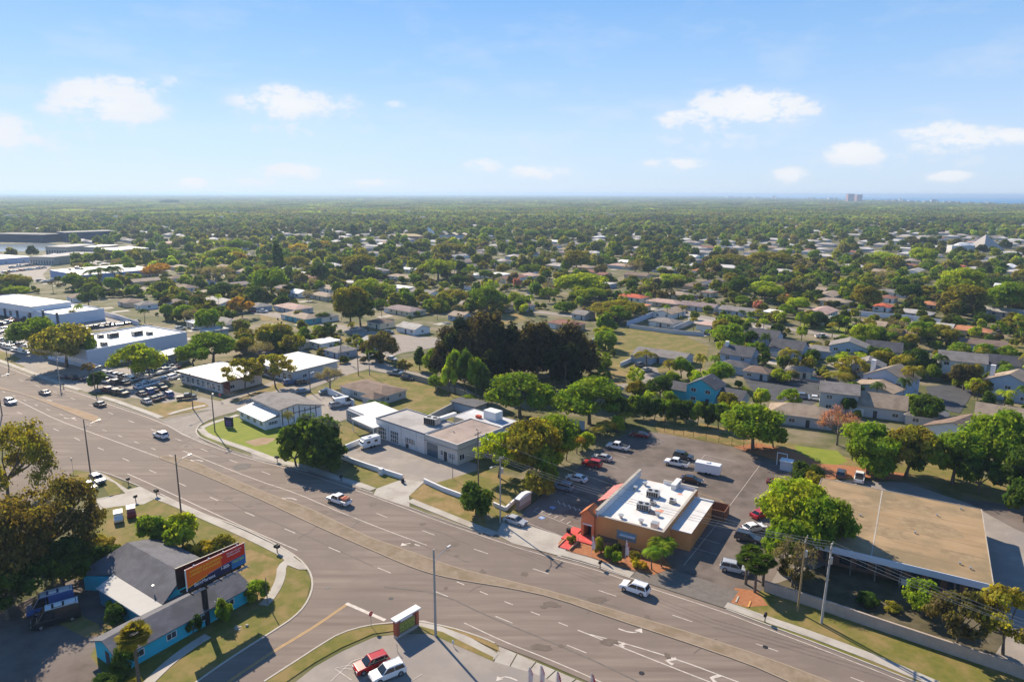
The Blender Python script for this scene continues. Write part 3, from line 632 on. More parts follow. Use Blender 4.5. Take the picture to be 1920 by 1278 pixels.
# ------------------------------------------------------------------ windows, doors and simple building kit
def _win_mesh(nx=2, nz=2, name='window'):
    b = MB(); t = .06
    b.box(-.5, .5, -.02, .5, 0, 1, M_glass)
    for x0, x1, z0, z1 in ((-.5, -.5 + t, 0, 1), (.5 - t, .5, 0, 1), (-.5 + t, .5 - t, 0, t), (-.5 + t, .5 - t, 1 - t, 1)): b.box(x0, x1, -.6, .4, z0, z1, M_frame)
    for i in range(1, nx): b.box(-.5 + i / nx - t / 3, -.5 + i / nx + t / 3, -.4, .3, t, 1 - t, M_frame)
    for i in range(1, nz): b.box(-.5 + t, .5 - t, -.45, .25, i / nz - t / 3, i / nz + t / 3, M_frame)
    return b.mesh(name)
def _split(me):
    """frame and pane of a window as separate meshes"""
    out = []
    for want, nm in ((1, 'window_frame'), (0, 'pane')):
        vs, fs = [], []
        for p in me.polygons:
            if p.material_index == want:
                i = len(vs); vs += [tuple(me.vertices[k].co) for k in p.vertices]; fs.append(tuple(range(i, len(vs))))
        m2 = bpy.data.meshes.new(nm); m2.from_pydata(vs, [], fs); m2.materials.append(M_frame if want else M_glass); m2.update(); out.append(m2)
    return out
WIN = {k: _win_mesh(*k) for k in ((1, 1), (2, 1), (2, 2), (3, 2), (4, 3), (1, 4), (6, 1))}
for _m in list(WIN.values()): PANE[_m] = _split(_m)
def _door_mesh(pan, m, name):
    b = MB(); b.box(-.5, .5, -.1, .5, 0, 1, m)
    for i in range(pan): b.box(-.42, .42, -.4, -.1, (i + .12) / pan, (i + .88) / pan, m)
    return b.mesh(name)
M_gdoor = mat('garage_door_paint', (.70, .70, .70), None, 1, .6)
M_ddoor = mat('dark_door', (.05, .05, .06), None, 1, .6)
DOOR = _door_mesh(3, M_ddoor, 'door'); GDOOR = _door_mesh(4, M_gdoor, 'garage_door')
def on_wall(me, name, root, x, z, w, h, side, L, D, depth=.12, parent=None, off=0.0):
    """hang a unit piece on one wall of a box-shaped building in the building's own frame; side f,b,l,r"""
    if side == 'f': loc, rz = (x, -off, z), 0
    elif side == 'b': loc, rz = (x, D + off, z), math.pi
    elif side == 'l': loc, rz = (-off, x, z), -math.pi / 2
    else: loc, rz = (L + off, x, z), math.pi / 2
    return link(name, me, root, loc, rz, (w, depth, h))

def frame_of(A, B, C, z):
    a, b_, c = U(A[0], A[1], z), U(B[0], B[1], z), U(C[0], C[1], z)
    a.z = b_.z = c.z = 0
    d = (b_ - a); L = d.length; d.normalize(); n = Vector((-d.y, d.x, 0))
    D = (c - b_).dot(n)
    return a, math.atan2(d.y, d.x), L, D

def gable(b, x0, x1, y0, y1, ze, zr, m, ov=.45, t=.14, axis='x', mw=None):
    """gable roof slabs (ridge along x or y); gable ends filled with mw"""
    if axis == 'y':
        T = lambda x, y, z: (y, x, z); a0, a1, c0, c1 = y0, y1, x0, x1
    else:
        T = lambda x, y, z: (x, y, z); a0, a1, c0, c1 = x0, x1, y0, y1
    cm = (c0 + c1) / 2; sl = (zr - ze) / (cm - c0)
    for (ce, sg) in ((c0 - ov, -1), (c1 + ov, 1)):
        zl = ze - sl * ov
        P = [(a0 - ov, ce, zl), (a1 + ov, ce, zl), (a1 + ov, cm, zr), (a0 - ov, cm, zr)]
        top = [T(x, y, z + t) for x, y, z in P]; bot = [T(x, y, z) for x, y, z in P]
        b.face(top, m); b.face(bot[::-1], m)
        for i in range(4): b.face([bot[i], bot[(i + 1) % 4], top[(i + 1) % 4], top[i]], m)
    if mw:
        for a in (a0, a1):
            b.face([T(a, c0, ze), T(a, c1, ze), T(a, cm, zr)], mw)
def hip(b, x0, x1, y0, y1, ze, zr, m, ov=.5, t=.12):
    x0 -= ov; x1 += ov; y0 -= ov; y1 += ov
    L, D = x1 - x0, y1 - y0
    if L >= D: r0, r1 = (x0 + D / 2, (y0 + y1) / 2, zr), (x1 - D / 2, (y0 + y1) / 2, zr)
    else: r0, r1 = ((x0 + x1) / 2, y0 + L / 2, zr), ((x0 + x1) / 2, y1 - L / 2, zr)
    c = [(x0, y0, ze), (x1, y0, ze), (x1, y1, ze), (x0, y1, ze)]
    if L >= D: F = [(c[0], c[1], r1, r0), (c[1], c[2], r1), (c[2], c[3], r0, r1), (c[3], c[0], r0)]
    else: F = [(c[0], c[1], r0), (c[1], c[2], r1, r0), (c[2], c[3], r1), (c[3], c[0], r0, r1)]
    for f in F: b.face(f, m)
    lo = [(x, y, z - t) for x, y, z in c]
    for i in range(4): b.face([lo[i], lo[(i + 1) % 4], c[(i + 1) % 4], c[i]], M_frame)
    b.face(lo[::-1], M_frame)

def flatroof(root, L, D, h, col, par=.0, pt=.25, pcol=None, ov=0.0, name='roof', x0=0, y0=0, mroof=None):
    b = MB(); b.box(x0 - ov, x0 + L + ov, y0 - ov, y0 + D + ov, h - (.25 if ov else 0.02), h + .04)
    o = b.obj(name, mroof or M_flat, root, color=col)
    if par:
        b = MB(); z0, z1 = h + .04, h + par
        b.box(x0 - .04, x0 + L + .04, y0 - .04, y0 + pt, z0, z1); b.box(x0 - .04, x0 + L + .04, y0 + D - pt, y0 + D + .04, z0, z1)
        b.box(x0 - .04, x0 + pt, y0 + pt, y0 + D - pt, z0, z1); b.box(x0 + L - pt, x0 + L + .04, y0 + pt, y0 + D - pt, z0, z1)
        b.obj('parapet', M_wall, root, color=pcol or col)
    return o
def ac_unit(root, x, y, z, s=1.0, rz=0.0, big=False):
    b = MB(); w, d, h = (2.4 * s, 1.5 * s, 1.25 * s) if big else (1.3 * s, 1.1 * s, .9 * s)
    b.box(-w / 2, w / 2, -d / 2, d / 2, .12, h, M_metal); b.box(-w / 2 - .05, w / 2 + .05, -d / 2 - .05, d / 2 + .05, 0, .12, M_dark)
    for i in range(5): b.box(-w / 2 + .1 + i * (w - .2) / 5, -w / 2 + .02 + (i + 1) * (w - .2) / 5, -d / 2 - .03, -d / 2, .25, h - .15, M_dark)
    b.tube([(-w / 4, 0, h), (-w / 4, 0, h + .12)], .38 * s, 12, M_dark)
    if big: b.tube([(w / 4, 0, h), (w / 4, 0, h + .12)], .38 * s, 12, M_dark)
    return b.obj('air_conditioner', None, root, loc=(x, y, z), rz=rz)
def vent(root, x, y, z, r=.15, h=.7):
    b = MB(); b.tube([(0, 0, 0), (0, 0, h)], r, 8, M_metal); b.tube([(0, 0, h), (0, 0, h + .12)], r * 1.7, 8, M_metal)
    return b.obj('roof_vent', None, root, loc=(x, y, z))

# ------------------------------------------------------------------ the ranch houses and bungalows
SH = {'grey': (.24, .22, .21), 'brown': (.22, .155, .12), 'tan': (.36, .28, .21), 'white': (.80, .78, .75), 'dark': (.10, .10, .115), 'red': (.55, .12, .06), 'orange': (.52, .22, .11), 'redbrown': (.26, .12, .09), 'purple': (.26, .20, .20), 'pink': (.48, .33, .28), 'lightgrey': (.44, .42, .40)}
WL = {'white': (.78, .78, .78), 'blue': (.36, .43, .54), 'cream': (.66, .58, .44), 'grey': (.45, .46, .48), 'teal': (.10, .42, .50), 'tan': (.50, .40, .30), 'turq': (.06, .48, .62), 'green': (.40, .52, .42)}
SHN = {'redbrown': 'red-brown', 'lightgrey': 'pale grey', 'dark': 'dark'}
WLN = {'turq': 'turquoise'}
HOUSES = []          # world footprints kept clear of trees
def claim(x, y, r): HOUSES.append((x, y, r))
def house(x, y, ang, L, D, roof, wall, style='hip', h=2.7, rise=1.5, wing=None, desc=None, storeys=1, chim=False, tail=None, detail=1, group='houses of the neighbourhood'):
    rt = empty('house', (x, y, 0), ang); root = rt
    ox, oy = -L / 2, -D / 2
    hh = h * storeys
    b = MB(); b.box(ox, ox + L, oy, oy + D, 0, hh, M_wall)
    if style == 'gable': pass
    b.obj('wall', None, root, color=WL[wall])
    b = MB(); mr = M_flat if (style == 'flat' or roof == 'white') else M_shing
    if roof in ('orange', 'red') and style != 'flat': mr = M_shing
    if style == 'hip': hip(b, ox, ox + L, oy, oy + D, hh, hh + rise, mr)
    elif style == 'gable':
        gable(b, ox, ox + L, oy, oy + D, hh, hh + rise, mr)
        g = MB()
        for a in (ox, ox + L): g.face([(a, oy, hh), (a, oy + D, hh), (a, oy + D / 2, hh + rise)])
        g.obj('gable_end', M_wall, root, color=WL[wall])
    elif style == 'gabley':
        gable(b, ox, ox + L, oy, oy + D, hh, hh + rise, mr, axis='y')
        g = MB()
        for a in (oy, oy + D): g.face([(ox, a, hh), (ox + L, a, hh), (ox + L / 2, a, hh + rise)])
        g.obj('gable_end', M_wall, root, color=WL[wall])
    else: b.box(ox - .5, ox + L + .5, oy - .5, oy + D + .5, hh, hh + .28, mr)
    roof_o = b.obj('roof', None, root, color=SH[roof])
    if wing:
        wx0, wx1, wy0, wy1, wh, ws = wing
        b = MB(); b.box(wx0, wx1, wy0, wy1, 0, wh, M_wall); b.obj('wall', None, root, color=WL[wall])
        b = MB()
        if ws == 'hip': hip(b, wx0, wx1, wy0, wy1, wh + .02, wh + 1.3, mr)
        elif ws == 'gabley':
            gable(b, wx0, wx1, wy0, wy1, wh, wh + 1.5, mr, axis='y')
            g = MB()
            for a in (wy0, wy1): g.face([(wx0, a, wh), (wx1, a, wh), ((wx0 + wx1) / 2, a, wh + 1.5)])
            g.obj('gable_end', M_wall, root, color=WL[wall])
        elif ws == 'gable':
            gable(b, wx0, wx1, wy0, wy1, wh, wh + 1.5, mr)
            g = MB()
            for a in (wx0, wx1): g.face([(a, wy0, wh), (a, wy1, wh), (a, (wy0 + wy1) / 2, wh + 1.5)])
            g.obj('gable_end', M_wall, root, color=WL[wall])
        else: b.box(wx0 - .4, wx1 + .4, wy0 - .4, wy1 + .4, wh, wh + .25, mr)
        b.obj('roof', None, root, color=SH[roof])
    if detail:
        rr = random.Random(int(x * 13 + y * 7))
        for s in range(storeys):
            zz = s * h + .9
            n = max(2, int(L / 4))
            for i in range(n):
                xx = ox + (i + .5) * L / n
                if s == 0 and i == 0 and L > 11: link('garage_door', GDOOR, root, (xx, oy, 0), 0, (min(4.4, L / n * .85), .15, 2.15)); continue
                if s == 0 and i == n // 2: link('door', DOOR, root, (xx, oy, 0), 0, (1.0, .15, 2.1)); continue
                link('window', WIN[(2, 1)], root, (xx, oy, zz), 0, (1.7, .15, 1.2))
            for i in range(max(1, int(D / 5))):
                yy = oy + (i + .5) * D / max(1, int(D / 5))
                link('window', WIN[(2, 1)], root, (ox, yy, zz), -math.pi / 2, (1.3, .15, 1.1))
                link('window', WIN[(2, 1)], root, (ox + L, yy, zz), math.pi / 2, (1.3, .15, 1.1))
        if detail > 1 or rr.random() < .4: vent(roof_o, ox + L * .7, oy + D * .7, hh + rise * .5, .1, .5)
    if chim:
        b = MB(); b.box(ox + .4, ox + 1.5, oy + D * .35, oy + D * .35 + 1.1, hh * .6, hh + rise + 1.0); b.box(ox + .3, ox + 1.6, oy + D * .35 - .1, oy + D * .35 + 1.2, hh + rise + 1.0, hh + rise + 1.2)
        b.obj('chimney', M_wall, roof_o, color=(.75, .75, .75))
    claim(x, y, max(L, D) * .5)
    ds = desc or f"{WLN.get(wall, wall)}-walled house with {SHN.get(roof, roof)} {'hip' if style == 'hip' else 'flat' if style == 'flat' else 'gable'} roof"
    reg(root, ds, 'house', group, at=PJ((x, y, 2)), tail=tail)
    return root
GA = R(-42)
def hpx(cx, cy, wpx, roof, wall='white', style='hip', perp=False, ang=None, D=9, **k):
    """house whose foot centre stands at (cx,cy+) on the survey photo; wpx is its seen width"""
    g = U(cx, cy + 7 * 1280 / max(200, (U(cx, cy).y)) * .35)
    a = (GA + (math.pi / 2 if perp else 0)) if ang is None else R(ang)
    w = wpx * g.length / FPX
    c, s = abs(math.cos(a)), abs(math.sin(a))
    L = max(8, min(26, (w - D * s) / max(.3, c)))
    return house(g.x, g.y, a, L, D, roof, wall, style, **k)
# ------------------------------------------------------------------ named buildings
# orange restaurant
O, a, L, D = frame_of((1117, 965), (1244, 998), (1312, 917), 4.6)
rt = empty('restaurant', O, a); tag(rt, 'orange stucco restaurant with white parapet roof and red tiled entry tower', 'restaurant')
claim(*(O + Vector((math.cos(a) * L / 2 - math.sin(a) * D / 2, math.sin(a) * L / 2 + math.cos(a) * D / 2, 0))).xy, 16)
ORG = (.68, .29, .10)
M_stucco = mat('stucco', (.92, .92, .92), (1.05, 1.05, 1.05), 0.4, 0.9, coord='obj', objcol=True, bump=0.2)
MB().box(0, L, 0, D, 0, 4.1).obj('wall', M_stucco, rt, color=ORG)
b = MB(); b.box(.3, L - .3, .3, D - .3, 4.1, 4.2); rroof = b.obj('roof', M_wroof, rt)
b = MB(); b.box(0, .45, 0, D + 1.2, 4.1, 5.5); b.obj('parapet', M_stucco, rt, color=(.72, .70, .68))
b = MB(); b.box(.45, L, 0, .3, 4.1, 4.6); b.obj('parapet', M_stucco, rt, color=ORG)
b = MB(); b.box(L - .3, L, .3, D, 4.1, 4.6); b.obj('parapet', M_stucco, rt, color=ORG)
b = MB(); b.box(L * .45, L - .3, D - .3, D, 4.1, 4.9); b.obj('parapet', M_stucco, rt, color=(.72, .70, .68))
b = MB(); b.box(-.08, .53, -.08, D + 1.28, 5.5, 5.64); b.box(.53, L + .08, -.1, .38, 4.6, 4.72); b.box(L - .38, L + .08, .38, D, 4.6, 4.72); b.box(L * .45, L + .08, D - .38, D + .08, 4.9, 5.02); b.obj('coping', M_conc, rt)
MB().box(L * .62, L * .70, D - 2.2, D + 1.6, 4.22, 5.3).obj('parapet', M_stucco, rt, color=(.7, .68, .66))
for (x, y, s, g) in ((L * .50, D * .36, 1.0, True), (L * .47, D * .66, 1.0, True), (L * .56, D * .50, .85, False), (L * .80, D * .62, .9, False)): ac_unit(rroof, x, y, 4.2, s, .1, g)
for (x, y) in ((L * .32, D * .10), (L * .62, D * .10), (L * .14, D * .72), (L * .22, D * .86), (L * .75, D * .3)): vent(rroof, x, y, 4.2, .32, .55)
MB().box(L * .78, L * .88, D * .06, D * .06 + 1.1, 4.2, 5.2).obj('exhaust_box', M_metal, rroof)
M_rust = mat('rust_stain', (.60, .17, .08), (.72, .42, .30), 1.5, .8)
for i, (x, y, r) in enumerate(((L * .66, D * .34, 1.0), (L * .72, D * .40, .9), (L * .80, D * .84, .55), (L * .25, D * .45, .5), (L * .62, D * .56, .5))):
    b = MB(); q = random.Random(i); b.face([(x + r * q.uniform(.55, 1.2) * math.cos(t * .5), y + r * q.uniform(.5, 1.1) * math.sin(t * .5), 4.206 + i * .002) for t in range(12)]); b.obj('roof_stain', M_rust if i < 3 else mat('grime', (.5, .42, .33), (.7, .66, .6), 2, .8), rroof)
for zz, x0, x1, in ((2.1, L * .33, L * .62),):
    MB().box(x0, x1, -.06, 0, 1.2, 2.9).obj('window_panel', mat('grey_panel', (.20, .24, .27), None, 1, .6), rt)
    MB().box(x0 + .7, x1 - .1, -.7, -.06, 2.25, 2.35).obj('awning', M_frame, rt)
MB().box(L * .04, L * .35, -.05, 0, 0, .9).obj('plinth', mat('dark_stucco', (.16, .10, .07), None, 1, .9), rt)
# lean-to on the right with white roof
bx0, bx1, by0, by1 = L, L + 3.6, 4.2, D - 2.5
MB().box(bx0, bx1, by0, by1, 0, 3.5).obj('wall', M_stucco, rt, color=ORG)
MB().box(bx0, bx1 + .15, by0 - .15, by1, 3.5, 3.62).obj('roof', M_wroof, rt)
MB().box(bx0, bx1 + .2, by1 - .0, by1 + .25, 3.5, 3.95).obj('parapet', M_stucco, rt, color=(.75, .73, .7))
b = MB(); b.box(bx0, bx1 + 2.4, by1 + .25, by1 + .4, 0, 2.1); b.box(bx1 + 2.25, bx1 + 2.4, by1 + .4, by1 + 4, 0, 2.1); b.box(bx0, bx1 + 2.25, by1 + 4, by1 + 4.15, 0, 2.1); b.obj('enclosure_wall', M_stucco, rt, color=(.22, .10, .06))
# patio left: pink canopy, trellis
M_pink = mat('pink_metal_roof', (.55, .14, .13), (.62, .20, .18), 1, .5)
b = MB(); gable(b, -3.4, -.1, 10.0, 17.5, 2.7, 3.5, M_pink, axis='y'); 
for x in (-3.3, -.4):
    for y in (10.2, 17.3): b.tube([(x, y, 0), (x, y, 2.7)], .09, 6, M_pole)
b.obj('patio_canopy', None, rt)
b = MB()
for i in range(9): b.box(-2.8, -.1, 5.2 + i * .5, 5.28 + i * .5, 2.4, 2.5)
for x in (-2.7, -.25):
    for y in (5.2, 9.2): b.box(x, x + .1, y, y + .1, 0, 2.4)
b.obj('trellis', M_pole, rt)
for i in range(5): MB().box(-2.2, -1.2, 5.6 + i * 2.4, 6.6 + i * 2.4, 0, .75).obj('patio_table', M_pole, rt)
# entry tower at the left front corner
tx0, tx1, ty0, ty1 = -2.6, -.02, -.6, 1.9
b = MB()
b.box(tx0, tx0 + .5, ty0, ty1, 0, 4.6); b.box(tx1 - .5, tx1, ty0, ty1, 0, 4.6); b.box(tx0 + .5, tx1 - .5, ty0, ty1, 2.5, 4.6); b.box(tx0 + .5, tx1 - .5, ty1 - .4, ty1, 0, 2.5)
b.obj('entry_tower', M_stucco, rt, color=(.66, .22, .09))
b = MB(); gable(b, tx0, tx1, ty0, ty1, 4.6, 5.7, M_tile, ov=.35, axis='y'); b.face([(tx0, ty0, 4.6), (tx1, ty0, 4.6), ((tx0 + tx1) / 2, ty0, 5.7)], M_stucco); b.obj('tiled_roof', None, rt, color=(.66, .22, .09))
link('door', DOOR, rt, ((tx0 + tx1) / 2, ty1 - .4, 0), 0, (1.5, .12, 2.2))
MB().box((tx0 + tx1) / 2 - .95, (tx0 + tx1) / 2 + .95, ty0 - .06, ty0, 2.5, 2.75).obj('door_surround', M_frame, rt)
M_red = mat('red_painted_paving', (.56, .055, .05), (.62, .10, .085), .8, .7)
b = MB(); b.box(-3.4, .6, -3.0, ty0, .1, .28); b.box(-4.2, -2.0, -6.6, -3.0, .1, .22); b.box(-5.2, -3.4, -3.6, 1.5, .1, .25); b.obj('red_walkway', M_red, rt)
b = MB(); b.box(-2.0, -1.85, -6.6, -3.0, .1, .5); b.box(-4.3, -4.2, -6.6, -3.6, .1, .4); b.obj('walk_kerb', mat('pale_orange', (.62, .36, .22), None, 1, .8), rt)
for y in (-6.2, -4.6, -3.2): MB().tube([(-1.9, y, .2), (-1.9, y, 1.1)], .04, 6).obj('railing_post', mat('red_rail', (.5, .05, .05), None, 1, .5), rt)

# the restaurant's two feather flags and the three by the frame's edge
M_flag = mat('flag_cloth', (.55, .05, .06), (.68, .55, .52), 1.3, .8, coord='obj', sharp=(.42, .5))
def feather(px, py, h, lab, s=1.0):
    g = U(px, py); b = MB(); b.tube([(0, 0, 0), (0, 0, h * .8), (.12, 0, h)], .03, 6, M_frame)
    r = empty('feather_flag', g, rnd.uniform(-.4, .4)); tag(r, lab, 'flag'); b.obj('pole', None, r)
    P = [(.04, .45, h * .28), (.04 + .55 * s, .45, h * .34), (.04 + .62 * s, .45, h * .7), (.35 * s, .45, h * .93), (.1, .45, h)]
    b = MB(); b.face([(x, 0, z) for x, _, z in P]); b.face([(x, .02, z) for x, _, z in P][::-1])
    for i in range(5): 
        j = (i + 1) % 5; b.face([(P[i][0], 0, P[i][2]), (P[j][0], 0, P[j][2]), (P[j][0], .02, P[j][2]), (P[i][0], .02, P[i][2])])
    b.obj('flag_cloth', M_flag, r, color=(.6, .06, .06)); return r
feather(1109, 1042, 4.0, 'orange-red feather flag at the end of the red walkway')
feather(1172, 1054, 4.2, 'red feather flag among the bushes before the orange restaurant wall')
feather(990, 1296, 3.6, 'leftmost red and white feather flag at the bottom edge of the car park')
feather(1012, 1293, 3.7, 'second red and white feather flag from the left at the bottom edge')
feather(1042, 1312, 4.2, 'third red feather flag from the left at the bottom edge')
feather(1106, 1318, 4.4, 'rightmost dark red feather flag at the bottom edge by the road')

# tan flat-roofed hall
O, a, L, D = frame_of((1595, 1032), (1862, 1096), (1848, 958), 4.6)
O2 = O + Vector((math.cos(a) * -8.0, math.sin(a) * -8.0, 0)); L += 8.0; D += .5
rt = empty('hall', O2, a); tag(rt, 'long hall under a weathered tan flat roof with pale blue front fascia', 'hall')
claim(*(O2 + Vector((math.cos(a) * L * .25 - math.sin(a) * D / 2, math.sin(a) * L * .25 + math.cos(a) * D / 2, 0))).xy, 14); claim(*(O2 + Vector((math.cos(a) * L * .75 - math.sin(a) * D / 2, math.sin(a) * L * .75 + math.cos(a) * D / 2, 0))).xy, 14)
M_tanroof = mat('tan_roofing', (.285, .190, .098), (.385, .27, .155), .22, .9, coord='obj', c3=(.23, .17, .095), scale3=.12, stretch=(.3, .4, 1.6), bump=.1)
MB().box(.4, L - .4, 2.6, D - .3, 0, 4.2).obj('wall', mat('brick_front', (.16, .09, .07), (.20, .12, .09), 3, .9), rt)
hroof = MB().box(0, L, 0, D, 4.35, 4.6).obj('roof', M_tanroof, rt)
MB().box(-.06, L + .06, -.12, -.0, 3.5, 4.62).obj('fascia', M_wall, rt, color=(.62, .68, .80))
b = MB(); b.box(L, L + .12, -.12, D, 4.2, 4.68); b.box(0, L, D, D + .12, 4.2, 4.68); b.box(-.12, 0, -.12, D, 4.2, 4.68); b.obj('gutter', M_conc, rt)
for i in range(8): MB().box(1 + i * (L - 2) / 7 - .12, 1 + i * (L - 2) / 7 + .12, .2, .44, 0, 4.35).obj('porch_post', M_pole, rt)
for i in range(10): MB().box(1.2 + i * (L - 4) / 9, 2.8 + i * (L - 4) / 9, 2.5, 2.6, .7, 2.7).obj('window', M_glass, rt)
b = MB(); b.box(L * .4, L * .4 + .18, .1, D - .1, 4.6, 4.63); b.obj('roof_seam', M_conc, hroof)
for i in range(1, 7): MB().box(.2, L - .2, D * i / 7, D * i / 7 + .07, 4.6, 4.612).obj('roof_seam', mat('tar_seam', (.22, .16, .10), None, 1, .9), hroof)
for i, (x, y, r) in enumerate(((L * .45, D * .35, 2.6), (L * .7, D * .55, 3.4), (L * .3, D * .7, 2.4), (L * .85, D * .25, 1.8), (L * .6, D * .82, 2.8))):
    b = MB(); q = random.Random(i + 40); b.face([(x + r * 1.6 * q.uniform(.7, 1.2) * math.cos(t * .45), y + r * q.uniform(.6, 1.1) * math.sin(t * .45), 4.605 + i * .0012) for t in range(14)]); b.obj('pond_stain', mat('pond_stain', (.22, .155, .085), (.33, .24, .14), .8, .9), hroof)
for x, y in ((L * .62, D * .42), (L * .90, D * .12), (L * .88, D * .93), (L * .3, D * .5), (L * .74, D * .75), (L * .85, D * .15)): vent(hroof, x, y, 4.6, .12, .25)
MB().box(L * .08, L * .08 + 1.6, 2.0, 2.9, 4.6, 5.2).obj('roof_hatch', M_frame, hroof)
MB().box(L * .56, L * .62, 1.6, 2.5, 0, 1.1).obj('white_bench', M_frame, rt)

# garage building in two volumes
O, a, L, D = frame_of((705, 783), (795, 813), (842, 790), 5.2)
rt = empty('garage_building', O, a); tag(rt, 'white two-part auto garage with grey roof, roller doors and long dark fascia', 'garage')
claim(O.x + 14, O.y, 16); claim(O.x + 6, O.y + 8, 12); claim(O.x + 22, O.y + 4, 12)
WH = (.66, .65, .64)
MB().box(0, L, 0, D, 0, 5.0).obj('wall', M_stucco, rt, color=WH)
flatroof(rt, L, D, 5.0, (.34, .32, .31), .3, .2, (.30, .30, .33))
MB().box(-.1, L + .1, -.1, -.0, 5.05, 5.35).obj('fascia', mat('blue_grey_trim', (.12, .14, .20), None, 1, .6), rt)
for x in (2.4, 7.2): link('roller_door', WIN[(4, 3)], rt, (x, 0, .0), 0, (3.4, .16, 3.4))
link('window', WIN[(6, 1)], rt, (13.2, 0, 1.3), 0, (4.0, .16, 1.5)); link('door', DOOR, rt, (12.0, 0, 0), 0, (1.1, .14, 2.2))
for x in (4.9, 10, 15.6): MB().box(x - .08, x + .08, -.12, 0, 0, 5.0).obj('pilaster', M_stucco, rt, color=(.6, .6, .6))
ac_unit(rt, L * .78, D * .62, 5.04, 1.5, .2, True)
b = MB(); b.box(L * .74, L * .80, D * .7, D + 4.5, 5.3, 6.1); b.obj('white_duct', M_frame, rt)
# right volume (brown roof), L-shaped
x0, x1 = L + .05, L + 11.2
MB().box(x0, x1, .2, 16.2, 0, 4.9).obj('wall', M_stucco, rt, color=(.56, .52, .47))
flatroof(rt, x1 - x0, 16.0, 4.9, (.30, .235, .205), .28, .22, (.60, .57, .54), x0=x0, y0=.2)
MB().box(x0, x1 + .12, .02, .2, 3.6, 3.75).obj('trim_band', M_stucco, rt, color=(.36, .34, .32))
MB().box(x1, x1 + .12, .2, 16.2, 3.6, 3.75).obj('trim_band', M_stucco, rt, color=(.36, .34, .32))
link('roller_door', GDOOR, rt, (x0 + 2.6, .2, 0), 0, (3.8, .16, 3.3)).data = _door_mesh(5, mat('blue_glass_door', (.07, .11, .15), None, 1, .2), 'roller_door')
link('window', WIN[(2, 1)], rt, (x0 + 5.9, .2, 1.2), 0, (.9, .16, 1.4)); link('door', DOOR, rt, (x0 + 7.1, .2, 0), 0, (1.1, .14, 2.4)); link('window', WIN[(4, 3)], rt, (x0 + 9.2, .2, 1.0), 0, (2.4, .16, 1.5))
link('window', WIN[(2, 1)], rt, (x1, 1.6, 1.0), math.pi / 2, (1.8, .16, 1.5)); link('window', WIN[(2, 1)], rt, (x1, 9.2, 1.4), math.pi / 2, (2.4, .16, 1.3))
MB().box(x1 + .02, x1 + 7.5, 8.5, 16.0, 0, 4.4).obj('wall', M_stucco, rt, color=(.45, .42, .38))
flatroof(rt, 7.5, 7.7, 4.4, (.48, .48, .50), .15, .15, x0=x1 + .02, y0=8.4)
MB().box(x0 - 6.5, x1 - 2, 16.3, 24, 0, 4.2).obj('wall', M_stucco, rt, color=(.45, .43, .40))
flatroof(rt, x1 - x0 + 4.5, 8.2, 4.2, (.50, .50, .52), .12, .15, x0=x0 - 6.5, y0=16.0)
b = MB(); b.box(x0 + 1, x0 + 5.2, 20, 22.8, 4.3, 6.6); b.obj('plant_room', M_stucco, rt, color=(.72, .72, .72))
MB().box(x0 - 1.0, x0 + .4, 19, 20, 4.3, 5.0).obj('red_tarp_stack', mat('red_tarp', (.50, .09, .05), None, 1, .8), rt)
for x, y in ((x0 + 4, 6), (x0 + 7, 11)): vent(rt, x, y, 4.95, .12, .3)
# white flat-roofed canopy building left of it
O, a, L, D = frame_of((630, 768), (702, 800), (744, 768), 3.8)
rt = empty('canopy_building', O, a); tag(rt, 'low building with white flat roof and deep open canopy beside the garage', 'building'); claim(O.x + 5, O.y + 2, 11)
MB().box(.2, L - .3, 3.0, D, 0, 3.3).obj('wall', M_wall, rt, color=(.32, .33, .36))
MB().box(0, L, 3.8, D + .3, 3.3, 3.6).obj('roof', M_wroof, rt)
MB().box(L * .45, L, -.4, 3.8, 3.3, 3.6).obj('canopy', M_wroof, rt)
for x in (L * .47, L - .3): MB().tube([(x, -.2, 0), (x, -.2, 3.3)], .1, 8).obj('canopy_post', M_frame, rt)
MB().box(L * .45, L, -.5, -.4, 3.1, 3.62).obj('fascia', M_wall, rt, color=(.5, .48, .45))
for i in range(3): link('window', WIN[(2, 2)], rt, (2 + i * 4.5, 3.0, .8), 0, (2.2, .15, 1.6))

# half-timbered office: low white roof in front, big grey mono-pitch roof behind
O, a, L, D = frame_of((443, 765), (497, 790), (560, 765), 3.0)
rt = empty('office_building', O, a); tag(rt, 'white half-timbered office with low white front roof and grey sloping roof behind', 'office'); claim(O.x + 8, O.y + 3, 12)
L = 15.5
MB().box(.5, L - .5, .6, 5.0, 0, 2.7).obj('wall', M_wall, rt, color=(.72, .74, .78))
b = MB(); b.face([(0, 0, 2.7), (L, 0, 2.7), (L, 5.0, 3.7), (0, 5.0, 3.7)]); b.face([(0, 0, 2.5), (0, 5, 3.5), (L, 5.0, 3.5), (L, 0, 2.5)]); b.box(0, L, -.05, 0, 2.45, 2.72); b.obj('front_roof', M_wroof, rt)
b = MB(); b.prism([(0, 5.0), (L, 5.0), (L, 17.5), (0, 17.5)], 0, 3.2); b.obj('wall', M_wall, rt, color=(.74, .76, .80))
b = MB(); b.face([(0, 5, 3.2), (L, 5, 3.2), (L, 5, 5.0), (0, 5, 5.0)]); b.face([(L, 5, 3.2), (L, 17.5, 3.2), (L, 17.5, 3.4), (L, 9.5, 5.6), (L, 5, 5.0)]); b.face([(0, 5, 3.2), (0, 5, 5.0), (0, 9.5, 5.6), (0, 17.5, 3.4), (0, 17.5, 3.2)]); b.obj('gable_wall', M_wall, rt, color=(.74, .76, .80))
b = MB()
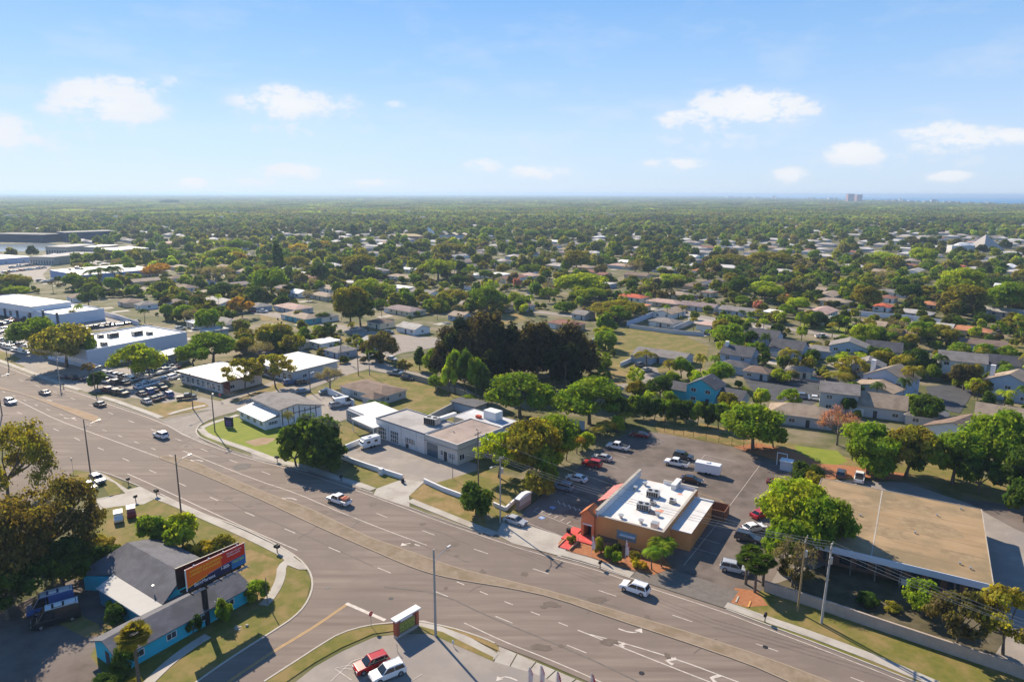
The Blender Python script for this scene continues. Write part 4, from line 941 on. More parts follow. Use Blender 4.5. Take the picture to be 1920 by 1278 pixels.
for (y0, z0, y1, z1) in ((4.3, 4.95, 9.5, 5.65), (9.5, 5.65, 18.2, 3.35)):
    b.face([(-.7, y0, z0), (L + .7, y0, z0), (L + .7, y1, z1), (-.7, y1, z1)]); b.face([(-.7, y0, z0 - .2), (-.7, y1, z1 - .2), (L + .7, y1, z1 - .2), (L + .7, y0, z0 - .2)])
    for x in (-.7, L + .7): b.face([(x, y0, z0 - .2), (x, y1, z1 - .2), (x, y1, z1), (x, y0, z0)])
b.face([(-.7, 4.3, 4.75), (L + .7, 4.3, 4.75), (L + .7, 4.3, 4.95), (-.7, 4.3, 4.95)]); b.obj('roof', M_shing, rt, color=(.22, .205, .20))
for i in range(4): link('window', WIN[(2, 2)], rt, (2.1 + i * 3.7, .6, .9), 0, (1.6, .15, 1.2))
for i in range(7): MB().box(L + .0, L + .07, 5.4 + i * 1.7, 5.6 + i * 1.7, .3, 3.2 + (1.5 if i < 4 else .6)).obj('timber', mat('dark_timber', (.05, .04, .035), None, 1, .9), rt)
MB().box(L, L + .06, 5.2, 17, 2.9, 3.1).obj('timber', MATS['dark_timber'], rt)
MB().box(-.0, L, 4.93, 4.99, 3.9, 4.05).obj('timber', MATS['dark_timber'], rt)
link('window', WIN[(6, 1)], rt, (L - .5, 3.0, 1.1), math.pi / 2, (2.8, .15, .9))

def store(A, B, C, z, nm, lab, cat, wall=(.6, .58, .55), roof='w', par=0.0, ov=.6, wins=6, eave=None, unit=0, side=2):
    O, a, L, D = frame_of(A, B, C, z)
    rt = empty(nm, O, a); tag(rt, lab, cat); h = z - .3
    c = O + Vector((math.cos(a) * L / 2 - math.sin(a) * D / 2, math.sin(a) * L / 2 + math.cos(a) * D / 2, 0)); n = max(1, int(max(L, D) / 14))
    for i in range(n + 1):
        for j in range(n + 1):
            claim(O.x + math.cos(a) * L * i / n - math.sin(a) * D * j / n, O.y + math.sin(a) * L * i / n + math.cos(a) * D * j / n, max(L, D) / n * .5)
    k = ov
    MB().box(k, L - k, k, D - k, 0, h).obj('wall', M_wall, rt, color=wall)
    b = MB(); b.box(0, L, 0, D, h, z); ro = b.obj('roof', M_wroof if roof == 'w' else M_flat, rt, color=(1, 1, 1) if roof == 'w' else roof)
    if ov: 
        b = MB(); b.box(-.05, L + .05, -.05, 0, h - .1, z + .02); b.box(L, L + .05, 0, D, h - .1, z + .02); b.obj('fascia', M_wall, rt, color=eave or wall)
    if par:
        b = MB(); b.box(0, L, 0, .3, z, z + par); b.box(0, .3, .3, D - .3, z, z + par); b.box(L - .3, L, .3, D - .3, z, z + par); b.box(0, L, D - .3, D, z, z + par); b.obj('parapet', M_wall, rt, color=(.72, .73, .76))
    for i in range(wins): link('window', WIN[(2, 2)], rt, ((i + .5) * (L - 2 * k) / wins + k, k, .6), 0, (min(3, (L - 2 * k) / wins * .62), .16, h * .58))
    for i in range(side): link('window', WIN[(2, 1)], rt, (L - k, (i + .5) * (D - 2 * k) / side + k, .9), math.pi / 2, (1.8, .16, 1.2))
    r = random.Random(int(L * 9 + D))
    for i in range(unit): ac_unit(ro, L * (.15 + .7 * ((i * .37) % 1)), D * (.15 + .7 * ((i * .61 + .2) % 1)), z, 1.5, 0, i % 2 == 0)
    return rt, L, D
rt, L, D = store((330, 695), (413, 717), (470, 690), 4.0, 'store', 'single-storey store under a broad white flat roof with brown eaves', 'store', (.52, .50, .50), wins=8, eave=(.16, .10, .08), ov=.9)
MB().box(L - .3, L + 0, 1.2, 3.2, 0, 3.4).obj('door_panel', mat('dark_red_panel', (.16, .05, .04), None, 1, .8), rt)
rt, L, D = store((470, 678), (548, 697), (602, 668), 4.0, 'store', 'second white-roofed store behind the street trees on the corner', 'store', (.50, .54, .60), wins=7, eave=(.5, .48, .44), ov=.7)
rt, L, D = store((162, 659), (350, 624), (309, 605), 6.3, 'showroom', 'big white-roofed showroom with blue side walls and seven roof units', 'showroom', (.55, .60, .70), par=.5, ov=0.02, wins=0, unit=7, side=0)
rt, L, D = store((272, 678), (356, 655), (348, 646), 4.5, 'workshop', 'low workshop with white roof and dark openings beside the showroom', 'workshop', (.30, .34, .42), ov=.3, wins=5, unit=2, side=0)
rt, L, D = store((-60, 562), (108, 592), (177, 577), 5.0, 'dealership', 'white car dealership with dark blue piers and a raised flat hall', 'dealership', (.66, .70, .78), par=.6, ov=0.02, wins=5, side=0)
O2_, a2_, L2_, D2_ = frame_of((-40, 560), (58, 575), (138, 566), 7.6); iv = Matrix.Rotation(-rt.rotation_euler.z, 4, 'Z') @ Matrix.Translation(-rt.location); ux = Vector((math.cos(a2_), math.sin(a2_), 0)); uy = Vector((-ux.y, ux.x, 0))
Q = [iv @ p_ for p_ in (O2_, O2_ + ux * L2_, O2_ + ux * L2_ + uy * D2_, O2_ + uy * D2_)]; Q = [(q_.x, q_.y) for q_ in Q]
MB().prism(Q, 4.6, 7.4).obj('upper_wall', M_wall, rt, color=(.74, .75, .78)); MB().prism([(x_ * 1.001 + .1, y_ - .05) for x_, y_ in Q], 7.4, 7.65).obj('upper_roof', M_wroof, rt)
for i in range(6): MB().box(L * (.3 + .14 * i) - .7, L * (.3 + .14 * i) + .7, -.5, .02, 0, 6.6).obj('pier', mat('dark_blue_pier', (.03, .04, .08), None, 1, .6), rt)
rt, L, D = store((93, 506), (150, 516), (268, 500), 6.0, 'superstore', 'wide blue superstore with white and grey flat roof among palms', 'superstore', (.25, .34, .58), ov=.02, wins=0, unit=5, side=0)
store((-60, 482), (-8, 486), (48, 480), 5.0, 'shop', 'blue-grey shop with long pale roof at the left edge', 'shop', (.4, .5, .68), ov=.2, wins=4)
store((54, 481), (100, 482), (144, 472), 7.0, 'apartment_block', 'cream three-storey apartment block with grey roof before the lake', 'apartment block', (.52, .46, .38), (.40, .38, .37), ov=.2, wins=9, side=4)
store((84, 462), (124, 463), (145, 457), 9.0, 'apartment_block', 'cream apartment block right of the lake water', 'apartment block', (.50, .44, .36), (.45, .43, .42), ov=.2, wins=8, side=4)
store((143, 462), (176, 463), (186, 458), 8.0, 'apartment_block', 'middle apartment block with bright white flat roof near the lake', 'apartment block', (.55, .48, .38), ov=.2, wins=8, side=3)
store((181, 466), (215, 469), (245, 462), 7.0, 'apartment_block', 'rightmost apartment block with bright white flat roof near the lake', 'apartment block', (.55, .48, .38), ov=.2, wins=8, side=3)
store((-20, 438), (80, 440), (95, 437), 10, 'warehouse', 'left half of the long dark warehouse beyond the lake', 'warehouse', (.035, .05, .085), (.20, .19, .18), ov=.1, wins=0, side=0)
store((122, 436), (219, 432.5), (222, 430), 12, 'warehouse', 'long dark blue warehouse beyond the cream apartment blocks', 'warehouse', (.03, .055, .11), (.25, .24, .23), ov=.1, wins=0, side=0)
b = MB()

# turquoise L-shaped building with shingle gables
TQ = (.03, .42, .56); SHG = (.135, .135, .155)
w0, w1 = U(219.4, 1237, 2.6), U(472.8, 1098, 2.6); wb = U(168, 1200, 2.6)
dv = (w1 - w0); L = dv.length; a = math.atan2(dv.y, dv.x); n = Vector((-math.sin(a), math.cos(a), 0)); D = (wb - w0).dot(n)
O = Vector((w0.x, w0.y, 0))
rt = empty('office_building', O, a); tag(rt, 'turquoise L-shaped building with charcoal shingle roof and white porch roof', 'building')
claim(O.x + 8, O.y + 12, 13); claim(O.x + 2, O.y + 14, 11)
ov = .5
MB().box(ov, L - ov, ov, D - ov, 0, 2.6).obj('wall', M_wall, rt, color=TQ)
b = MB(); gable(b, ov, L - ov, ov, D - ov, 2.65, 3.9, M_shing, ov=.5); b.obj('roof', None, rt, color=SHG)
b = MB(); [b.face([(x, ov, 2.6), (x, D - ov, 2.6), (x, D / 2, 3.9)]) for x in (ov, L - ov)]; b.obj('gable_end', M_wall, rt, color=TQ)
for i in range(5): link('window', WIN[(2, 1)], rt, (3 + i * 4.6, ov, 1.0), 0, (1.5, .15, 1.0))
link('door', DOOR, rt, (ov, D / 2, 0), -math.pi / 2, (1.1, .14, 2.1))
inv = Matrix.Rotation(-a, 4, 'Z') @ Matrix.Translation(-O)
loc = lambda px, py, z: inv @ U(px, py, z)
p0, p1 = loc(239, 1016, 5.2), loc(345, 1075, 5.2)          # main ridge
e0, e1 = loc(212, 1075, 3.1), loc(305, 1132.7, 3.1)        # joint with the porch roof
f0, f1 = loc(300, 1007, 2.7), loc(382, 1048, 2.7)          # far eave
k0 = loc(140, 1078, 2.7)
b = MB()
up = Vector((0, 0, .16))
def slab(q, m=M_shing):
    b.face(q, m); b.face([tuple(Vector(x) - up) for x in q][::-1], m)
    for i in range(len(q)): b.face([tuple(Vector(q[i]) - up), tuple(Vector(q[(i + 1) % len(q)]) - up), q[(i + 1) % len(q)], q[i]], m)
slab([tuple(p0), tuple(e0), tuple(e1), tuple(p1)]); slab([tuple(f0), tuple(p0), tuple(p1), tuple(f1)]); slab([tuple(k0), tuple(e0), tuple(p0)]); slab([tuple(k0), tuple(p0), tuple(f0)])
b.obj('roof', None, rt, color=SHG)
base = [k0.lerp(e0, .12), e0.lerp(e1, .02), e1, f1.lerp(p1, .2), f0.lerp(p0, .2)]
cg = sum((Vector(v) for v in base), Vector()) / 5
MB().prism([(v.x + (cg.x - v.x) * .06, v.y + (cg.y - v.y) * .06) for v in base], 0, 2.55).obj('wall', M_wall, rt, color=TQ)
g0, g1 = loc(181, 1102, 3.0), loc(263, 1154, 3.0)
b = MB(); slab([(g0.x, g0.y, 3.0), (g1.x, g1.y, 3.0), (e1.x, e1.y, 3.05), (e0.x, e0.y, 3.05)], M_wall); b.obj('porch_roof', None, rt, color=(.46, .44, .41))
MB().prism([(g0.x * .9 + e0.x * .1, g0.y * .9 + e0.y * .1), (g1.x * .9 + e1.x * .1, g1.y * .9 + e1.y * .1), (e1.x, e1.y), (e0.x, e0.y)], 0, 2.8).obj('wall', M_wall, rt, color=(.02, .16, .26))
MB().prism([(g0.x, g0.y), (g1.x, g1.y), (g1.x + .01, g1.y + .2), (g0.x + .01, g0.y + .2)], 2.8, 3.02).obj('porch_fascia', M_frame, rt)
for px, py in ((301, 1066), (287, 1100)):
    v = loc(px, py, 4.2); vent(rt, v.x, v.y, 3.9, .1, .5)

# named houses with their own outline
house(*U(700, 742).xy, R(-38), 19, 10, 'brown', 'grey', 'hip', desc='brown hip-roofed bungalow with dark blue walls', tail='behind the white canopy building', wing=(4.5, 9.5, -8, -3.8, 2.7, 'hip'), detail=2)
house(*U(1243, 676).xy, R(-35), 20, 10, 'grey', 'blue', 'gable', desc='grey gable-roofed ranch house alone in the open grassy yard', tail='', wing=(-9, -1, -9.5, -4.5, 2.7, 'gabley'), detail=2)
house(*U(1322, 752).xy, R(-38), 9, 8, 'dark', 'turq', 'gabley', storeys=2, rise=2.4, desc='two-storey townhouse with turquoise gable and dark shingles', tail='', wing=(-12.5, -4.5, -3, 4, 3.0, 'gable'), detail=2)
house(*U(1385, 688).xy, R(-38), 11, 9, 'dark', 'blue', 'gable', storeys=2, rise=2.6, chim=True, desc='pale blue two-storey townhouse with dark roof and white chimney', tail='', wing=(-3, 6, -11, -4.5, 3, 'hip'), detail=2)
house(*U(1432, 652).xy, R(-38), 12, 9, 'dark', 'blue', 'gable', storeys=2, rise=2.4, desc='blue dormered townhouse with a dark side roof', tail='behind the chimneyed blue townhouse', wing=(5.5, 12, -10, -4, 3, 'gable'), detail=2)
house(*U(1590, 672).xy, R(-30), 13, 9, 'grey', 'blue', 'gabley', storeys=2, rise=2.2, desc='grey-roofed townhouse with small white dormer', tail='behind the swimming pool', wing=(-16, -6, -5, 4, 3, 'hip'), detail=2)
house(*U(1668, 735).xy, R(-52), 13, 10, 'tan', 'blue', 'gabley', storeys=2, rise=3.2, chim=True, desc='big townhouse with bright blue gable wall and tan roof', tail='right of the pool', wing=(-6.5, 6.5, -14, -5, 3.6, 'gabley'), detail=2)
house(*U(1640, 775).xy, R(-28), 15, 9, 'tan', 'grey', 'gable', storeys=1, h=3.4, rise=2.8, desc='tan-roofed townhouse wing with white corner bay', tail='in front of the big blue gable', detail=2)
house(*U(1800, 700).xy, R(-30), 14, 9, 'grey', 'white', 'gable', storeys=2, rise=2.4, desc='grey two-storey townhouse with wide garage front', tail='beside the dark courtyard road', wing=(-17, -7, -6, 3, 3, 'gable'), detail=2)
house(*U(1895, 745).xy, R(-50), 13, 10, 'tan', 'blue', 'gabley', storeys=2, rise=3.0, chim=True, desc='blue-gabled townhouse cut by the right edge', tail='', detail=2)
house(*U(1885, 800).xy, R(-35), 14, 9, 'tan', 'grey', 'gable', h=3.2, rise=2.6, desc='tan-roofed townhouse wing', tail='in front of the blue gable at the right edge')
house(*U(1800, 828).xy, R(-55), 14, 11, 'brown', 'white', 'gabley', storeys=1, h=3.4, rise=3.0, desc='white house end with arched windows under a brown roof', tail='behind the big green trees', detail=2)
house(*U(1570, 765).xy, R(-25), 10, 9, 'grey', 'grey', 'gable', storeys=2, h=2.9, rise=2.0, desc='stained grey steep-roofed townhouse', tail='in front of the pool cabana', detail=1)
house(*U(1500, 790).xy, R(-25), 16, 9, 'tan', 'grey', 'hip', h=3.0, rise=2.2, desc='low tan-roofed townhouse wing with white skylight canopy', tail='behind the bare pinkish tree')
house(*U(1498, 705).xy, R(-30), 8, 6, 'grey', 'cream', 'hip', h=2.6, rise=1.2, desc='small grey-roofed pool cabana', tail='beside the swimming pool')
house(*U(1700, 690).xy, R(-30), 9, 8, 'brown', 'tan', 'hip', desc='low brown-roofed villa', tail='behind the big blue gable house')
house(*U(1840, 655).xy, R(-30), 16, 8, 'brown', 'grey', 'gable', desc='long low brown roof', tail='behind the grey courtyard townhouse')

house(*U(1362, 757).xy, R(-38), 11, 8, 'dark', 'blue', 'gable', rise=2.0, h=3, desc='low navy-roofed townhouse wing', tail='right of the turquoise gable')
house(*U(1478, 668).xy, R(-38), 12, 9, 'dark', 'blue', 'gable', rise=2.6, h=4, desc='navy steep-roofed townhouse with garage', tail='behind the courtyard palm')
house(*U(1655, 672).xy, R(-30), 12, 9, 'dark', 'grey', 'gable', rise=2.8, h=4, desc='navy steep-roofed townhouse half in shade', tail='right of the small white dormer')
house(*U(1880, 700).xy, R(-30), 11, 8, 'dark', 'grey', 'gable', rise=2.6, h=4, desc='dark-roofed townhouse in shade', tail='right of the wide garage front')
house(*U(1625, 712).xy, R(-30), 10, 8, 'grey', 'blue', 'gabley', storeys=2, rise=2.2, desc='narrow grey townhouse', tail='between the dormer house and the big blue gable')
house(*U(1735, 792).xy, R(-30), 10, 8, 'grey', 'grey', 'hip', rise=2, desc='small grey-roofed house end', tail='behind the green trees left of the arched windows')
house(*U(1420, 708).xy, R(-35), 8, 6, 'brown', 'grey', 'hip', rise=1.6, desc='small brown hip-roofed garage', tail='in front of the chimneyed blue townhouse')
# church, pyramid, domes
g = U(768, 449); rt = empty('church', (g.x, g.y, 0), R(-8)); tag(rt, 'church with white sail-shaped spire and low golden folded roof', 'church'); claim(g.x + 10, g.y, 30)
MB().box(-26, 16, -8, 8, 0, 5).obj('wall', M_wall, rt, color=(.35, .2, .14)); b = MB(); hip(b, -26, 16, -8, 8, 5, 8, M_shing); b.obj('roof', None, rt, color=(.62, .48, .26))
b = MB(); b.prism([(24, -3), (38, 2), (24, 3)], 0, 1); b.v = [(26, -3, 0), (36, 0, 0), (26, 3, 0), (26, 0, 18), (35, 0, 11)]; b.f = [(0, 1, 4, 3), (1, 2, 3, 4), (2, 0, 3), (0, 2, 1)]; b.m = [0] * 4; b.ms = []; b.obj('spire', M_wall, rt, color=(.62, .70, .74))
MB().box(44, 78, -8, 8, 0, 7).obj('wall', M_wall, rt, color=(.5, .52, .6))
b = MB()
for x0_, x1_, zr in ((42, 54, 12), (54, 68, 10), (68, 82, 9.5)): gable(b, x0_, x1_, -9, 9, 7, zr, M_shing, axis='y', ov=.2)
b.obj('folded_roof', None, rt, color=(.72, .62, .45))
g = U(1845, 468); rt = empty('pyramid_hall', (g.x, g.y, 0), R(10)); tag(rt, 'pale stone pyramid standing above the trees', 'pyramid'); claim(g.x, g.y, 24)
b = MB(); b.v = [(-14, -14, 0), (14, -14, 0), (14, 14, 0), (-14, 14, 0), (0, 0, 17.5)]; b.f = [(0, 1, 4), (1, 2, 4), (2, 3, 4), (3, 0, 4)]; b.m = [0] * 4; b.obj('shell', mat('pale_cladding', (.38, .35, .33), (.43, .39, .36), .2, .8), rt)
MB().box(-3, 3, -14.6, -13.6, 0, 3).obj('entrance', M_ddoor, rt)
g = U(1806, 474); rt = empty('domed_hall', (g.x, g.y, 0), R(0)); tag(rt, 'white faceted hall with fluted walls beside the pyramid', 'hall'); claim(g.x, g.y, 20)
b = MB()
for i in range(9): b.tube([(-6 + i * 1.8, -4, 0), (-6 + i * 1.8, -4, 8), (-6 + i * 1.8, 0, 10)], .9, 8)
b.obj('fluted_wall', M_wall, rt, color=(.6, .62, .66)); b = MB(); b.tube([(2, 4, 0), (2, 4, 8.5), (2, 4, 11)], [10, 9, 4], 12); b.obj('dome', M_wall, rt, color=(.62, .62, .62))
MB().box(-15, -8, -3, 6, 0, 8).obj('side_hall', M_wall, rt, color=(.72, .70, .68))

# condo towers on the shore
rr = random.Random(5)
def tower(px, py, w, h, d, colr, lab, nfl=None):
    g = U(px, py); rt = empty('condo_tower', (g.x, g.y, 0), rr.uniform(-.3, .3)); 
    MB().box(-w / 2, w / 2, 0, d, 0, h).obj('wall', M_wall, rt, color=colr)
    n = nfl or max(2, int(h / 6)); b = MB()
    for i in range(n): b.box(-w / 2 + 1, w / 2 - 1, -.6, -.05, (i + .35) * h / n, (i + .8) * h / n)
    b.obj('balcony_glazing', M_glass, rt); MB().box(-w / 2 - .8, w / 2 + .8, -1, d + .5, h, h + 1.5).obj('roof', M_wall, rt, color=(.6, .55, .5)); return rt
t = tower(1595, 380, 52, 66, 30, (.50, .27, .24), '', 12); tag(t, 'left wing of the pink twin condo tower on the shore', 'tower')
t = tower(1611, 380, 46, 60, 30, (.50, .27, .24), '', 11); tag(t, 'right wing of the pink twin condo tower on the shore', 'tower')
for i in range(52):
    px = 1360 + 560 * (i + rr.random()) / 52; f = (px - 1360) / 560
    if 1580 < px < 1625: continue
    py = 371.0 + 15.5 * f ** 1.25 + rr.uniform(-.5, .5) + (1 if px < 1500 else 0)
    dist = U(px, py).y; w = rr.uniform(4, 11) * dist / FPX; h = min(40, rr.uniform(1.8, 4.5) * dist / FPX * (1.0 if rr.random() < .8 else 1.5))
    c = rr.choice([(.75, .75, .76), (.72, .66, .58), (.62, .42, .36), (.78, .78, .8), (.5, .5, .55)])
    t = tower(px, py, w, h, w * .5, c, ''); nm = {0: 'white', 1: 'cream', 2: 'pink', 3: 'white', 4: 'grey'}[[(.75, .75, .76), (.72, .66, .58), (.62, .42, .36), (.78, .78, .8), (.5, .5, .55)].index(c)]
    reg(t, nm + ' shoreline condo block', 'tower', 'condo blocks along the shore', at=(px, py), tail=None)
# ------------------------------------------------------------------ houses measured on the photograph
for row in [
    (480, 500, 34, 'grey'), (345, 520, 50, 'brown', 'cream'), (350, 538, 46, 'brown'), (390, 549, 50, 'tan', 'cream'), (463, 557, 34, 'tan'), (487, 573, 46, 'grey', 'blue'), (565, 592, 84, 'tan', 'teal', 'hip'),
    (562, 548, 44, 'white'), (608, 553, 60, 'tan', 'cream'), (568, 514, 30, 'white'), (598, 485, 56, 'tan'), (628, 507, 34, 'tan'), (612, 592, 40, 'grey'), (583, 470, 20, 'grey', 'blue'), (420, 602, 84, 'grey', 'cream', 'hip'), (376, 603, 46, 'white', 'cream', 'flat'), (402, 618, 40, 'lightgrey', 'blue', 'flat'),
    (555, 640, 60, 'grey', 'cream'), (640, 655, 60, 'grey', 'blue', 'hip'), (700, 640, 50, 'lightgrey', 'white'), (610, 640, 40, 'white', 'white', 'flat'),
    (702, 462, 45, 'lightgrey'), (712, 475, 48, 'grey'), (717, 452, 32, 'lightgrey'), (744, 453, 28, 'orange', 'tan'), (762, 504, 62, 'white', 'white', 'flat'), (757, 519, 80, 'tan'), (657, 529, 42, 'lightgrey', 'grey', 'flat'), (697, 534, 50, 'white', 'green', 'flat'), (745, 538, 66, 'white', 'white', 'flat'),
    (797, 548, 62, 'grey', 'white', 'gable'), (845, 544, 36, 'brown'), (880, 500, 60, 'grey', 'teal', 'gable'), (900, 514, 50, 'white', 'white', 'flat'), (938, 514, 40, 'white', 'white', 'flat'), (942, 498, 36, 'tan'), (890, 536, 42, 'brown', 'white'), (978, 572, 50, 'brown', 'grey', 'hip'),
    (715, 603, 52, 'brown', 'cream'), (775, 613, 64, 'lightgrey', 'white', 'gable'), (865, 591, 50, 'tan', 'blue', 'gable'), (735, 566, 36, 'brown'), (800, 461, 36, 'lightgrey'), (793, 476, 20, 'grey'), (908, 466, 42, 'redbrown', 'tan'), (730, 423, 62, 'white'), (668, 423, 56, 'white'), (640, 470, 40, 'tan'), (690, 440, 34, 'lightgrey'), (860, 480, 40, 'lightgrey'), (955, 470, 34, 'tan'), (960, 452, 30, 'lightgrey'), (870, 425, 40, 'tan'), (930, 415, 36, 'tan'),
    (1045, 529, 44, 'grey', 'blue', 'gable'), (1133, 515, 28, 'redbrown', 'cream', 'gable'), (1137, 532, 38, 'lightgrey', 'blue', 'flat'), (1020, 541, 42, 'redbrown', 'tan'), (1062, 606, 70, 'redbrown', 'tan', 'hip'), (1094, 588, 38, 'grey', 'grey', 'gable'), (1186, 556, 58, 'red', 'white', 'hip'), (1246, 566, 66, 'pink', 'orange' if False else 'tan', 'hip'), (1198, 573, 44, 'orange', 'tan', 'flat'), (1247, 602, 60, 'grey', 'grey', 'hip'),
    (1020, 491, 60, 'lightgrey'), (1015, 476, 36, 'grey'), (1035, 461, 50, 'brown'), (1063, 468, 34, 'tan'), (1173, 491, 28, 'white'), (1183, 479, 22, 'pink'), (1130, 460, 60, 'pink', 'tan'), (1190, 411, 22, 'white'), (1075, 455, 40, 'lightgrey'), (1010, 505, 40, 'tan'), (1090, 490, 34, 'white'),
    (1312, 573, 70, 'purple', 'grey', 'gable'), (1388, 582, 72, 'grey', 'blue', 'gable'), (1450, 585, 40, 'white', 'tan', 'flat'), (1335, 529, 54, 'purple', 'white', 'gable'), (1297, 481, 28, 'white', 'white'), (1330, 481, 42, 'white', 'teal', 'gable'), (1370, 472, 30, 'lightgrey', 'blue'), (1425, 526, 40, 'white', 'white', 'hip'), (1457, 539, 52, 'redbrown', 'white', 'gable'), (1518, 542, 58, 'tan', 'cream', 'gable'), (1563, 564, 54, 'tan', 'cream', 'hip'), (1545, 597, 66, 'lightgrey', 'white', 'hip'),
    (1317, 508, 40, 'orange', 'tan'), (1527, 488, 56, 'white', 'cream', 'flat'), (1410, 472, 38, 'tan'), (1387, 432, 28, 'white'), (1472, 556, 28, 'red'), (1553, 509, 30, 'tan'), (1343, 610, 70, 'pink', 'white', 'flat'), (1328, 548, 26, 'brown', 'cream', 'flat'), (1365, 460, 30, 'lightgrey'), (1430, 447, 30, 'brown'), (1350, 447, 34, 'tan'), (1490, 422, 22, 'white'),
    (1632, 607, 58, 'tan', 'grey', 'gable'), (1715, 586, 56, 'lightgrey', 'grey', 'hip'), (1741, 570, 30, 'orange', 'tan', 'hip'), (1665, 558, 30, 'redbrown'), (1655, 574, 18, 'red'), (1818, 618, 62, 'orange', 'tan', 'hip'), (1776, 498, 48, 'red', 'tan', 'hip'), (1715, 508, 46, 'lightgrey'), (1822, 481, 40, 'grey'), (1668, 449, 60, 'white', 'white', 'flat'), (1755, 478, 26, 'tan'), (1895, 538, 44, 'white'), (1765, 447, 32, 'redbrown'), (1705, 520, 30, 'tan'), (1890, 500, 44, 'white'), (1640, 490, 34, 'tan'), (1700, 625, 44, 'brown', 'blue', 'gable'), (1760, 612, 50, 'lightgrey', 'grey', 'gable'),
    (245, 565, 44, 'brown', 'tan'), (275, 570, 34, 'grey'), (148, 556, 40, 'brown'), (330, 566, 30, 'tan'), (270, 515, 30, 'tan'), (300, 500, 26, 'white'), (505, 425, 34, 'white'), (520, 437, 50, 'white'), (545, 430, 30, 'lightgrey'), (490, 432, 28, 'lightgrey'), (325, 438, 24, 'cream' if False else 'tan'), (440, 410, 30, 'tan'), (150, 425, 26, 'white'), (180, 424, 22, 'pink'), (620, 432, 30, 'white'), (640, 415, 20, 'lightgrey')]:
    cx, cy, w, rf = row[:4]; wall = row[4] if len(row) > 4 else 'white'; st = row[5] if len(row) > 5 else ('gable' if rf in ('white', 'lightgrey') else 'hip')
    k = dict(detail=1 if cy > 500 else 0)
    if cy < 450: k['group'] = 'houses of the neighbourhood'
    hpx(cx, cy, w, rf, wall, st, perp=(int(cx * 7) % 5 == 0 and cy < 530), **k)
# fill the blocks between with more of the same houses
rr = random.Random(11); nf = 0
tries = 0
while nf < 135 and tries < 6000:
    tries += 1
    d = 300 * (1500 / 300) ** rr.random(); az = R(rr.uniform(-37, 37))
    x, y = d * math.tan(az), d
    px, py = PJ((x, y, 0))
    if py > 610 or (px < 270 and py > 425): continue
    if 795 < px < 1120 and py > 560: continue
    if 1100 < px < 1340 and py > 600: continue
    if any((x - a_) ** 2 + (y - b_) ** 2 < (r_ + 12) ** 2 for a_, b_, r_ in HOUSES): continue
    rf = rr.choice(['brown', 'grey', 'tan', 'lightgrey', 'white', 'tan', 'pink', 'redbrown', 'purple']); st = rr.choice(['hip', 'gable', 'hip', 'flat' if rf == 'white' else 'gable'])
    house(x, y, GA + (math.pi / 2 if rr.random() < .25 else 0), rr.uniform(15, 23), rr.uniform(9, 12), rf, rr.choice(['white', 'cream', 'tan', 'grey', 'blue']), st, detail=1 if d < 450 else 0); nf += 1
dm = MB()
for (x, y, r) in HOUSES[30:]:
    if r > 13 or y < 240: continue
    sg = -1; dx, dy = math.sin(-GA) * -1, -math.cos(GA)
    nx_, ny_ = math.sin(GA), -math.cos(GA)
    cx, cy = x + nx_ * 9, y + ny_ * 9; ux, uy = math.cos(GA), math.sin(GA)
    dm.face([(cx - ux * 2.4, cy - uy * 2.4, .06), (cx + ux * 2.4, cy + uy * 2.4, .06), (cx + ux * 2.4 + nx_ * 8, cy + uy * 2.4 + ny_ * 8, .06), (cx - ux * 2.4 + nx_ * 8, cy - uy * 2.4 + ny_ * 8, .06)][::-1])
dm.obj('driveways', M_conc, kind=S_)

# ------------------------------------------------------------------ vehicles
def extrude(prof, w, bev=.05):
    """body from a side profile [(x,z,inset)] symmetric about y=0, edges softened"""
    bm = bmesh.new()
    Lv = [bm.verts.new((x, w / 2 - i, z)) for x, z, i in prof]; Rv = [bm.verts.new((x, -w / 2 + i, z)) for x, z, i in prof]
    n = len(prof)
    bm.faces.new(Lv); bm.faces.new(Rv[::-1])
    for a in range(n):
        c = (a + 1) % n; bm.faces.new((Lv[c], Lv[a], Rv[a], Rv[c]))
    bmesh.ops.recalc_face_normals(bm, faces=bm.faces)
    if bev: bmesh.ops.bevel(bm, geom=list(bm.edges), offset=bev, segments=2, affect='EDGES', profile=.6, clamp_overlap=True)
    return bm
def bm_mesh(bm, name, m):
    me = bpy.data.meshes.new(name); bm.to_mesh(me); bm.free(); me.materials.append(m)
    return me
SPEC = {  # length, width, lower profile, cabin (x0 base rear, x1 roof rear, x2 roof front, x3 base front, z belt, z roof)
    'sedan': dict(L=4.8, W=1.84, low=[(-2.4, .35), (-2.35, .85), (-1.7, 1.0), (1.0, .95), (2.2, .72), (2.4, .5), (2.38, .25), (-2.38, .25)], cab=(-1.95, -1.15, .25, 1.15, .95, 1.42)),
    'suv': dict(L=4.7, W=1.92, low=[(-2.35, .4), (-2.33, 1.05), (-2.2, 1.12), (1.0, 1.08), (2.15, .95), (2.35, .7), (2.35, .3), (-2.35, .3)], cab=(-2.25, -1.95, .25, 1.1, 1.08, 1.72)),
    'pickup': dict(L=5.7, W=2.0, low=[(-2.85, .5), (-2.85, 1.12), (1.2, 1.15), (2.6, 1.05), (2.85, .8), (2.85, .4), (-2.85, .4)], cab=(-.75, -.55, .85, 1.55, 1.12, 1.85)),
    'van': dict(L=6.2, W=2.05, low=[(-3.1, .4), (-3.1, 1.25), (2.2, 1.25), (3.0, 1.05), (3.1, .7), (3.1, .35), (-3.1, .35)], cab=(-3.08, -3.0, 1.4, 2.35, 1.25, 2.65))}
VM = {}
